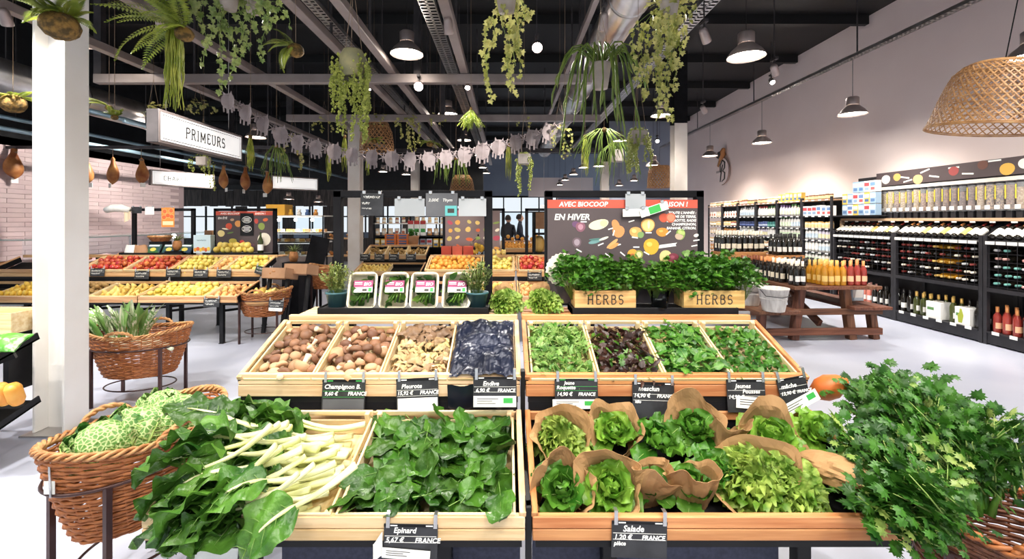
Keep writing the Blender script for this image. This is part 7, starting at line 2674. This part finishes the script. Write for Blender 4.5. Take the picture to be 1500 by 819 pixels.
# ---------------------------------------------------------------- hanging signs
def sign(pl, pr_, h, th, s, lh, lab, lit=SIGNW, border=True):
    """box sign from pl to pr_ (lower corners of its face), letters on the face"""
    pl, pr_ = V(pl), V(pr_)
    d = pr_ - pl
    L_ = d.length
    az = math.atan2(d.y, d.x)
    t = thing('hanging_sign', lab, 'sign', pl, (0, 0, az))
    MB().box((0, 0, 0), (L_, th, h), 0, .006).build('box', DARKST, t)
    MB().box((.0, -.006, .0), (L_, 0, h), 0, .004).build('frame', GREYST, t)
    MB().box((.03, -.009, .03), (L_ - .03, -.006, h - .03)).build('face', lit, t)
    if border:
        b = MB()
        for (a, c) in (((.055, -.011, .05), (L_ - .055, -.009, .056)), ((.055, -.011, h - .056), (L_ - .055, -.009, h - .05)), ((.055, -.011, .05), (.061, -.009, h - .05)), ((L_ - .061, -.011, .05), (L_ - .055, -.009, h - .05))):
            b.box(a, c)
        b.build('border_line', INKD, t)
    if s:
        slab(s, lh, INKD, t, (L_ / 2, -.0105, h / 2 - lh / 2), (0, 0, 0), .13, .002, .16)
    for x in (.2, L_ - .2):
        MB().tube([(x, th / 2, h), (x, th / 2, 5.4 - pl.z)], .004, 4).build('hanger_wire', GALV, t)
    return t


sign((-3.72, 4.74, 2.43), (-3.76, 6.3, 2.43), .36, .13, 'PRIMEURS', .12, 'lit sign reading primeurs hanging above the fruit stands')
sign(P(221, 271, 9.6), P(314, 272, 10.8), .34, .1, 'CHARCUTERIE', .1, 'lit charcuterie sign hanging before the tiled wall')
sign(P(398, 277, 10.6), P(466, 279, 11.4), .33, .1, '', .1, 'bright blank lit sign above the cheese counter')

# ================================================================ counters and displays far behind
def box_thing(name, lab, cat, a, c, mat, group=None, bev=.004):
    a, c = V(a), V(c)
    o = MB().box((0, 0, 0), c - a, 0, bev).build(name, mat, None, a)
    return tag(o, lab, cat, group)


MEAT = M('pink_meat', '#c9868a', '#e8c8c4', scale=6, rough=.4, bump=.2, bscale=12)
t = thing('meat_counter', 'long glazed meat counter before the tiled wall', 'counter', (-8.3, 6.8, 0))
MB().box((0, 0, .1), (.9, 5.2, .78), 0, .01).build('body', WHITEP, t)
MB().box((.1, .1, 0), (.8, 5.1, .1)).build('plinth', BLACK, t)
MB().box((.1, .05, .78), (.85, 5.15, .86), 0, .01).build('meat_bed', MEAT, t)
MB().box((.02, 0, .62), (.92, 5.2, .7)).build('dark_band', BLACK, t)
MB().box((.88, 0, .78), (.89, 5.2, 1.28)).build('front_glass', GLASS, t)
MB().box((.1, 0, 1.28), (.9, 5.2, 1.295)).build('top_glass', M('edge_glass', '#9fb8b4', rough=.1), t)
for k in range(5):
    MB().box((.3, .1 + k * 1.24, .78), (.33, .13 + k * 1.24, 1.28)).build('glass_post', CHROME, t)
for k in range(22):
    y = 6.95 + k * .22
    tag(MB().lathe([(0, 0), (.09, .0), (.1, .04), (.06, .08), (0, .09)], 10).build('meat_cut', MEAT if k % 3 else HAM, None, (-7.85 + .12 * (k % 2), y, .86)), 'cut of meat lying in the glazed counter', 'meat', 'meat in the counter')
for k in range(14):
    box_thing('egg_carton', 'small tan carton stacked at the end of the meat counter', 'carton', (-6.2 + (k % 7) * .16, 9.1, 1.15 + (k // 7) * .12), (-6.06 + (k % 7) * .16, 9.25, 1.26 + (k // 7) * .12), CARD if k % 2 else flat('d8a878'), 'tan cartons at the counter end')
t = thing('carton_stand', 'pale side counter under the tan cartons', 'counter', (-6.3, 9.0, 0))
MB().box((0, 0, .08), (1.3, .5, 1.12), 0, .01).build('body', WHITEP, t)
MB().box((-.02, -.02, 1.12), (1.32, .52, 1.148), 0, .004).build('worktop', GREYST, t)
MB().box((.05, .05, 0), (1.25, .45, .08)).build('plinth', BLACK, t)

# cheese case
t = thing('cheese_case', 'tall glass case of cheeses below the blank lit sign', 'display case', (-5.75, 10.5, 0))
CW, CD = 1.42, .7
MB().box((0, 0, 0), (CW, CD, .72), 0, .01).build('base', GREYST, t)
for z in (.74, 1.05, 1.28, 1.68):
    MB().box((0, 0, z), (CW, CD, z + .025)).build('glass_shelf', WHITEP, t)
for (x, y) in ((0, 0), (CW - .03, 0), (0, CD - .03), (CW - .03, CD - .03)):
    MB().box((x, y, .72), (x + .03, y + .03, 1.7)).build('upright', CHROME, t)
MB().box((0, -.004, .76), (CW, 0, 1.68)).build('front_glass', GLASS, t)
for z in (1.04, 1.27, 1.67):
    MB().box((.05, .05, z - .012), (CW - .05, .09, z)).build('strip_light', SIGNW, t)
for k in range(3):
    light('POINT', 'case_light', (-5.45 + k * .4, 10.62, 1.6), 14, (1, .95, .88), .04)
light('POINT', 'counter_light', (-7.8, 8.2, 1.22), 16, (1, .93, .9), .05)
light('POINT', 'counter_light', (-7.8, 10.4, 1.22), 16, (1, .93, .9), .05)
CHE = [M('cheese_' + n, a, b_, scale=6, rough=.5) for n, a, b_ in (('white', '#f4ecdc', '#e8dcc4'), ('yellow', '#e8c070', '#d8a850'), ('rind', '#c89a6a', '#b0825a'))]
for z in (.765, 1.075, 1.305):
    for k in range(11):
        mb = MB()
        if k % 3 == 2:
            mb.lathe([(0, 0), (.05, 0), (.055, .03), (.05, .07), (0, .075)], 10)
        else:
            mb.add([(-.06, -.04, 0), (.06, -.05, 0), (.0, .07, 0), (-.06, -.04, .07), (.06, -.05, .07), (0, .07, .07)], [[2, 1, 0], [3, 4, 5], [0, 1, 4, 3], [1, 2, 5, 4], [2, 0, 3, 5]])
        tag(mb.build('cheese', CHE[(k + int(z * 10)) % 3], None, (-5.66 + k * .125, 10.72 + U(-.08, .08), z), (0, 0, U(0, 6))), 'piece of cheese on a shelf of the glass case', 'cheese', 'cheeses in the glass case')
t = thing('yellow_crate', 'bright yellow crate standing on top of the glass case', 'crate', (-5.75, 10.6, 1.705))
for (a, c) in (((0, 0, 0), (.45, .02, .26)), ((0, .38, 0), (.45, .4, .26)), ((0, .02, 0), (.02, .38, .26)), ((.43, .02, 0), (.45, .38, .26)), ((.02, .02, 0), (.43, .38, .02))):
    MB().box(a, c, 0, .003).build('side', flat('e8b040'), t)
for k in range(4):
    tag(MB().lathe([(0, 0), (.05, 0), (.055, .06), (.03, .1), (.045, .14), (0, .15)], 12).build('ceramic_jar', flat(('e0a838', 'f0ece4', '4a6aa0', 'e8a050')[k]), None, (-5.2 + k * .2, 10.7, 1.705)), ('mustard ceramic jar', 'white ceramic jar', 'blue ceramic jar', 'orange ceramic jar')[k] + ' standing on top of the glass case', 'jar')
# bakery shelf next to the black frame
t = thing('bakery_shelf', 'low wooden rack of breads beside the black frame', 'rack', (-4.15, 10.2, 0))
for z in (.3, .75, 1.15):
    MB().box((0, 0, z), (.75, .4, z + .025), 0, .003).build('shelf', FRUITW[0], t)
for (x, y) in ((0, 0), (.72, 0), (0, .37), (.72, .37)):
    MB().box((x, y, 0), (x + .03, y + .03, 1.3)).build('upright', BLACK, t)
for k in range(12):
    tag(MB().lathe([(0, -.1), (.03, -.09), (.045, 0), (.03, .09), (0, .1)], 9).build('bread_loaf', M('bread', '#b97a42', '#d8a468', scale=8, rough=.7) if k == 0 else MATS['bread'], None, (-4.08 + (k % 4) * .2, 10.36, (.37, .82, 1.22)[k // 4]), (1.2, 0, 0)), 'brown loaf on the low bread rack', 'bread', 'loaves on the bread rack')

# root vegetable stand in the third row
stand(-2.85, 8.3, 'stand of dry root vegetables beyond the packed greens', FRUITW, frame=False)
T3 = lambda x: slope_matrix(x, 8.3 + .52, UPZ, SL_UP)
for k, (w, lab) in enumerate(((.4, 'crate lined with green paper on the root vegetable stand'), (.4, 'crate of dark beets on the root vegetable stand'), (.42, 'crate of brown roots at the end of the root vegetable stand'))):
    T = T3(-2.83 + k * .41)
    crate(T, .4, .43, .1, CRATE, lab, back=False)
    for q in range(26):
        p = T @ V((U(.04, .36), U(.04, .38), .04 + U(0, .02)))
        tag(put('root_vegetable', FM['kiwi'][0] if k else FM['kiwi'][0], None, p, (U(-1, 1), U(-1, 1), U(0, 6)), U(.8, 1.1)), 'small brown root in a crate of the third row stand', 'vegetable', 'brown roots in the third row')
fcrate(slope_matrix(-2.83, 8.3, LOZ, SL_LO), .6, 'pear', 'low crate on the root vegetable stand', 'in the low crate of the third row', 1)
for k, px in enumerate((535, 556, 577, 602)):
    price_card(px, 372, 8.78, .2, .14, [('~.7', .04, -.4, .4), ('~.6', .03, -.4, .8)], 'dark price card on the root vegetable stand, ' + ('first', 'second', 'third', 'last')[k] + ' in its row', None, 0, -.1)
# gondola of dry goods behind it
g = thing('dry_goods_shelf', 'black shelf of dry goods behind the root vegetable stand', 'shelving', (-3.05, 10.15, 0))
for z in (.15, .55, .95, 1.22, 1.5):
    MB().box((0, 0, z), (2.5, .4, z + .025)).build('shelf', BLACK if z != 1.5 else WHITEP, g)
for x in (0, .83, 1.66, 2.46):
    MB().box((x, 0, 0), (x + .04, .4, 1.9), 0, .003).build('post', BLACK, g)
MB().box((0, .38, .1), (2.5, .4, 1.2)).build('back_panel', BLACKW, g)
for z, kd, vs_ in ((.975, 'box', (1, 0, 3)), (1.245, 'pouch', (0, 2, 1)), (1.525, 'jar', (0, 1, 2)), (.575, 'jar', (2, 0, 1))):
    for k in range(16):
        o = put(NAMES[kd], VARI[kd][vs_[(k // 3) % 3]], None, (-2.97 + k * .15, 10.22, z), (0, 0, PI / 2), 1.0)
        tag(o, kd + ' standing on the black dry goods shelf', kd, 'dry goods behind the root vegetables')
for k in range(3):
    t = thing('rice_pack', ('white pack with a red top and a green print, first of three', 'white pack with a red top and a green print, middle of three', 'white pack with a red top and a green print, last of three')[k], 'packet', (-2.22 + k * .14, 9.98, 1.3 + .0))
    MB().box((0, 0, -.06), (.12, .08, .28), 0, .006).build('pack', WHITE, t)
    MB().box((-.001, -.002, .2), (.121, .0, .28)).build('red_top', flat('b83a3a'), t)
    MB().box((.01, -.002, .02), (.11, .0, .1)).build('green_print', flat('3f9a4a'), t)
    MB().box((.0, .0, -.09), (.12, .2, -.06)).build('ledge', BLACK, t)
for k in range(4):
    t = thing('cookie_box', 'orange and blue printed box beside the plant pot, ' + ('lower of the first pair', 'upper of the first pair', 'lower of the second pair', 'upper of the second pair')[k], 'box', (-2.58 + (k // 2) * .26, 9.4, 1.06 + (k % 2) * .12))
    MB().box((0, 0, 0), (.24, .14, .115), 0, .003).build('box', flat('dc7a38'), t)
    MB().box((.04, -.002, .02), (.2, 0, .05)).build('blue_band', flat('3a5a8a'), t)
    MB().box((.04, -.002, .07), (.2, 0, .1)).build('blue_band', flat('4a6a9a'), t)
t = thing('basil_pot', 'brown pot with a small green plant beside the orange boxes', 'potted plant', (-1.98, 9.45, 1.06))
MB().lathe([(0, 0), (.09, 0), (.12, .18), (.125, .2), (.11, .2), (0, .17)], 16).build('pot', CARD, t)
b = MB()
for k in range(50):
    outline_leaf(b, O_OVAL, U(.05, .08), TR((U(-.08, .08), U(-.08, .08), U(.18, .3))) @ rot_rand(1.0), 0)
b.build('foliage', CELE, t)
# far fruit stands and pumpkins between the frames
stand(-.15, 10.2, 'far stand of oranges below the entrance window', FRUITW, frame=False)
fcrate(slope_matrix(-.13, 10.72, UPZ, SL_UP), 1.0, 'orange', 'far crate of oranges below the entrance window', 'in the far crate below the entrance', 1)
fcrate(slope_matrix(-.13, 10.2, LOZ, SL_LO), 1.0, 'pear', 'far low crate below the oranges', 'in the far low crate', 1)
for k in range(9):
    tag(put('orange', FM['orange'][0], None, (-.08 + k * .12, 11.3, 1.11 + .06 * (k % 2)), None, 1.4), 'orange lying on the far deck below the entrance window', 'fruit', 'oranges on the far deck')
pk = thing('pumpkin_shelf', 'dark shelf of squashes between the two near frames', 'shelving', (.5, 8.2, 0))
for z in (.3, .95, 1.32):
    MB().box((0, 0, z), (.95, .45, z + .03)).build('shelf', BLACKW, pk)
for (x, y) in ((0, 0), (.91, 0), (0, .41), (.91, .41)):
    MB().box((x, y, 0), (x + .04, y + .04, 1.75)).build('post', BLACK, pk)
SQP = M('pale_squash', '#e8c070', '#dca850', scale=5, rough=.5)


def squash(p, sx, sz, mat, lab, rot=(0, 0, 0)):
    b = MB()
    b.grid(lambda u, v: (sx * math.sin(PI * v) ** .7 * math.cos(2 * PI * u) * (1 + .05 * abs(math.sin(8 * PI * u))), sx * math.sin(PI * v) ** .7 * math.sin(2 * PI * u) * (1 + .05 * abs(math.sin(8 * PI * u))), sz * (1 - math.cos(PI * v))), 32, 12, 0, wrap=True)
    tag(b.build('squash', mat, None, p, rot), lab, 'squash', 'squashes on the dark shelf')


squash((.62, 8.4, .982), .1, .16, SQP, 'tall pale squash on the dark shelf')
squash((.88, 8.4, .982), .11, .11, APO, 'round orange squash on the dark shelf')
squash((1.12, 8.4, .982), .1, .08, SQP, 'flat pale squash on the dark shelf')
squash((.9, 8.42, 1.352), .09, .09, SQ, 'orange squash high on the dark shelf')
squash((1.15, 8.42, 1.352), .09, .14, APO, 'long orange squash high on the dark shelf')
for k in range(16):
    tag(put('blush_apple', FM['blush_apple'][0], None, (.56 + (k % 8) * .11, 8.3 + .1 * (k // 8), .365), None, 1.2), 'fruit on the lowest board of the squash shelf', 'fruit', 'fruit on the squash shelf')
t = thing('far_notice', 'small tan notice board before the entrance', 'notice', (.72, 12.0, 1.0))
MB().box((0, 0, .35), (.3, .02, .8), 0, .003).build('board', CARD, t)
MB().box((.14, .0, -1.0), (.17, .03, .35)).build('post', BLACK, t)
t = thing('far_shelf_sign', 'narrow white lit fascia over the far shelves', 'sign', (1.0, 13.0, 1.9))
MB().box((0, 0, 0), (1.3, .08, .14), 0, .004).build('fascia', SIGNW, t)
for x in (.1, 1.2):
    MB().tube([(x, .04, .14), (x, .04, 3.5)], .005, 4).build('hanger_wire', GALV, t)

# ---------------------------------------------------------------- two shoppers near the entrance
COAT = M('dark_coat', '#1f1f26', '#2b2b33', rough=.8)
COAT2 = M('dark_blue_coat', '#242a38', '#2f3646', rough=.8)
SKIN = M('skin', '#c79a82', '#d3a88f', rough=.6)
HAIR = M('dark_hair', '#1c1512', '#2a201b', rough=.7)


def person(p, rz, coat, lab, s=1.0):
    me = bpy.data.meshes.new('person')
    J = [((0, 0, .95), .15), ((0, .0, 1.15), .15), ((0, 0, 1.36), .17), ((0, 0, 1.47), .065), ((0, -.01, 1.55), .06),
         ((.18, 0, 1.4), .075), ((.24, -.02, 1.14), .06), ((.2, -.16, .96), .045), ((.18, -.22, .93), .035),
         ((-.18, 0, 1.4), .075), ((-.24, -.02, 1.14), .06), ((-.2, -.16, .96), .045), ((-.18, -.22, .93), .035),
         ((.09, 0, .85), .11), ((.1, -.02, .5), .075), ((.1, .02, .08), .05), ((.1, -.14, .035), .035),
         ((-.09, 0, .85), .11), ((-.1, .04, .5), .075), ((-.1, .1, .08), .05), ((-.1, -.06, .035), .035)]
    E = [(0, 1), (1, 2), (2, 3), (3, 4), (2, 5), (5, 6), (6, 7), (7, 8), (2, 9), (9, 10), (10, 11), (11, 12), (0, 13), (13, 14), (14, 15), (15, 16), (0, 17), (17, 18), (18, 19), (19, 20)]
    me.from_pydata([j[0] for j in J], E, [])
    me.materials.append(coat)
    o = put('person', me, None, p, (0, 0, rz), s)
    sk = o.modifiers.new('skin', 'SKIN')
    for i, v in enumerate(me.skin_vertices[0].data):
        v.radius = (J[i][1], J[i][1] * .8)
        v.use_root = i == 0
    o.modifiers.new('smooth', 'SUBSURF').levels = 1
    tag(o, lab, 'person')
    b = MB()
    b.grid(lambda u, v: (.078 * math.sin(PI * v) * math.cos(2 * PI * u), (.095 * math.sin(PI * v)) * math.sin(2 * PI * u) - .015 + (-.02 if (abs(u - .75) < .05 and .45 < v < .6) else 0), 1.62 - .115 * -math.cos(PI * (1 - v)) * -1), 20, 14, 0, wrap=True)
    b.build('head', SKIN, o)
    b = MB()
    b.grid(lambda u, v: (.088 * math.sin(PI * v * .62) * math.cos(2 * PI * u), .105 * math.sin(PI * v * .62) * math.sin(2 * PI * u) + .012, 1.635 + .12 * math.cos(PI * v * .62)), 20, 8, 0, wrap=True)
    b.build('hair', HAIR, o)
    for sx in (-1, 1):
        b = MB()
        for k in range(5):
            a = (-.03 + .015 * k)
            b.tube([(sx * .18 + a * .5, -.23, .93), (sx * .18 + a, -.27, .91 if k else .94), (sx * .18 + a, -.28, .87 if k else .92)], .009, 5)
        b.build('hand', SKIN, o)
    return o


person((.05, 13.6, 0), 2.6, COAT, 'person in a dark coat seen near the entrance window', 1.0)
person((.42, 14.1, 0), 1.6, COAT2, 'person in a dark blue coat walking beyond the first one', 1.02)
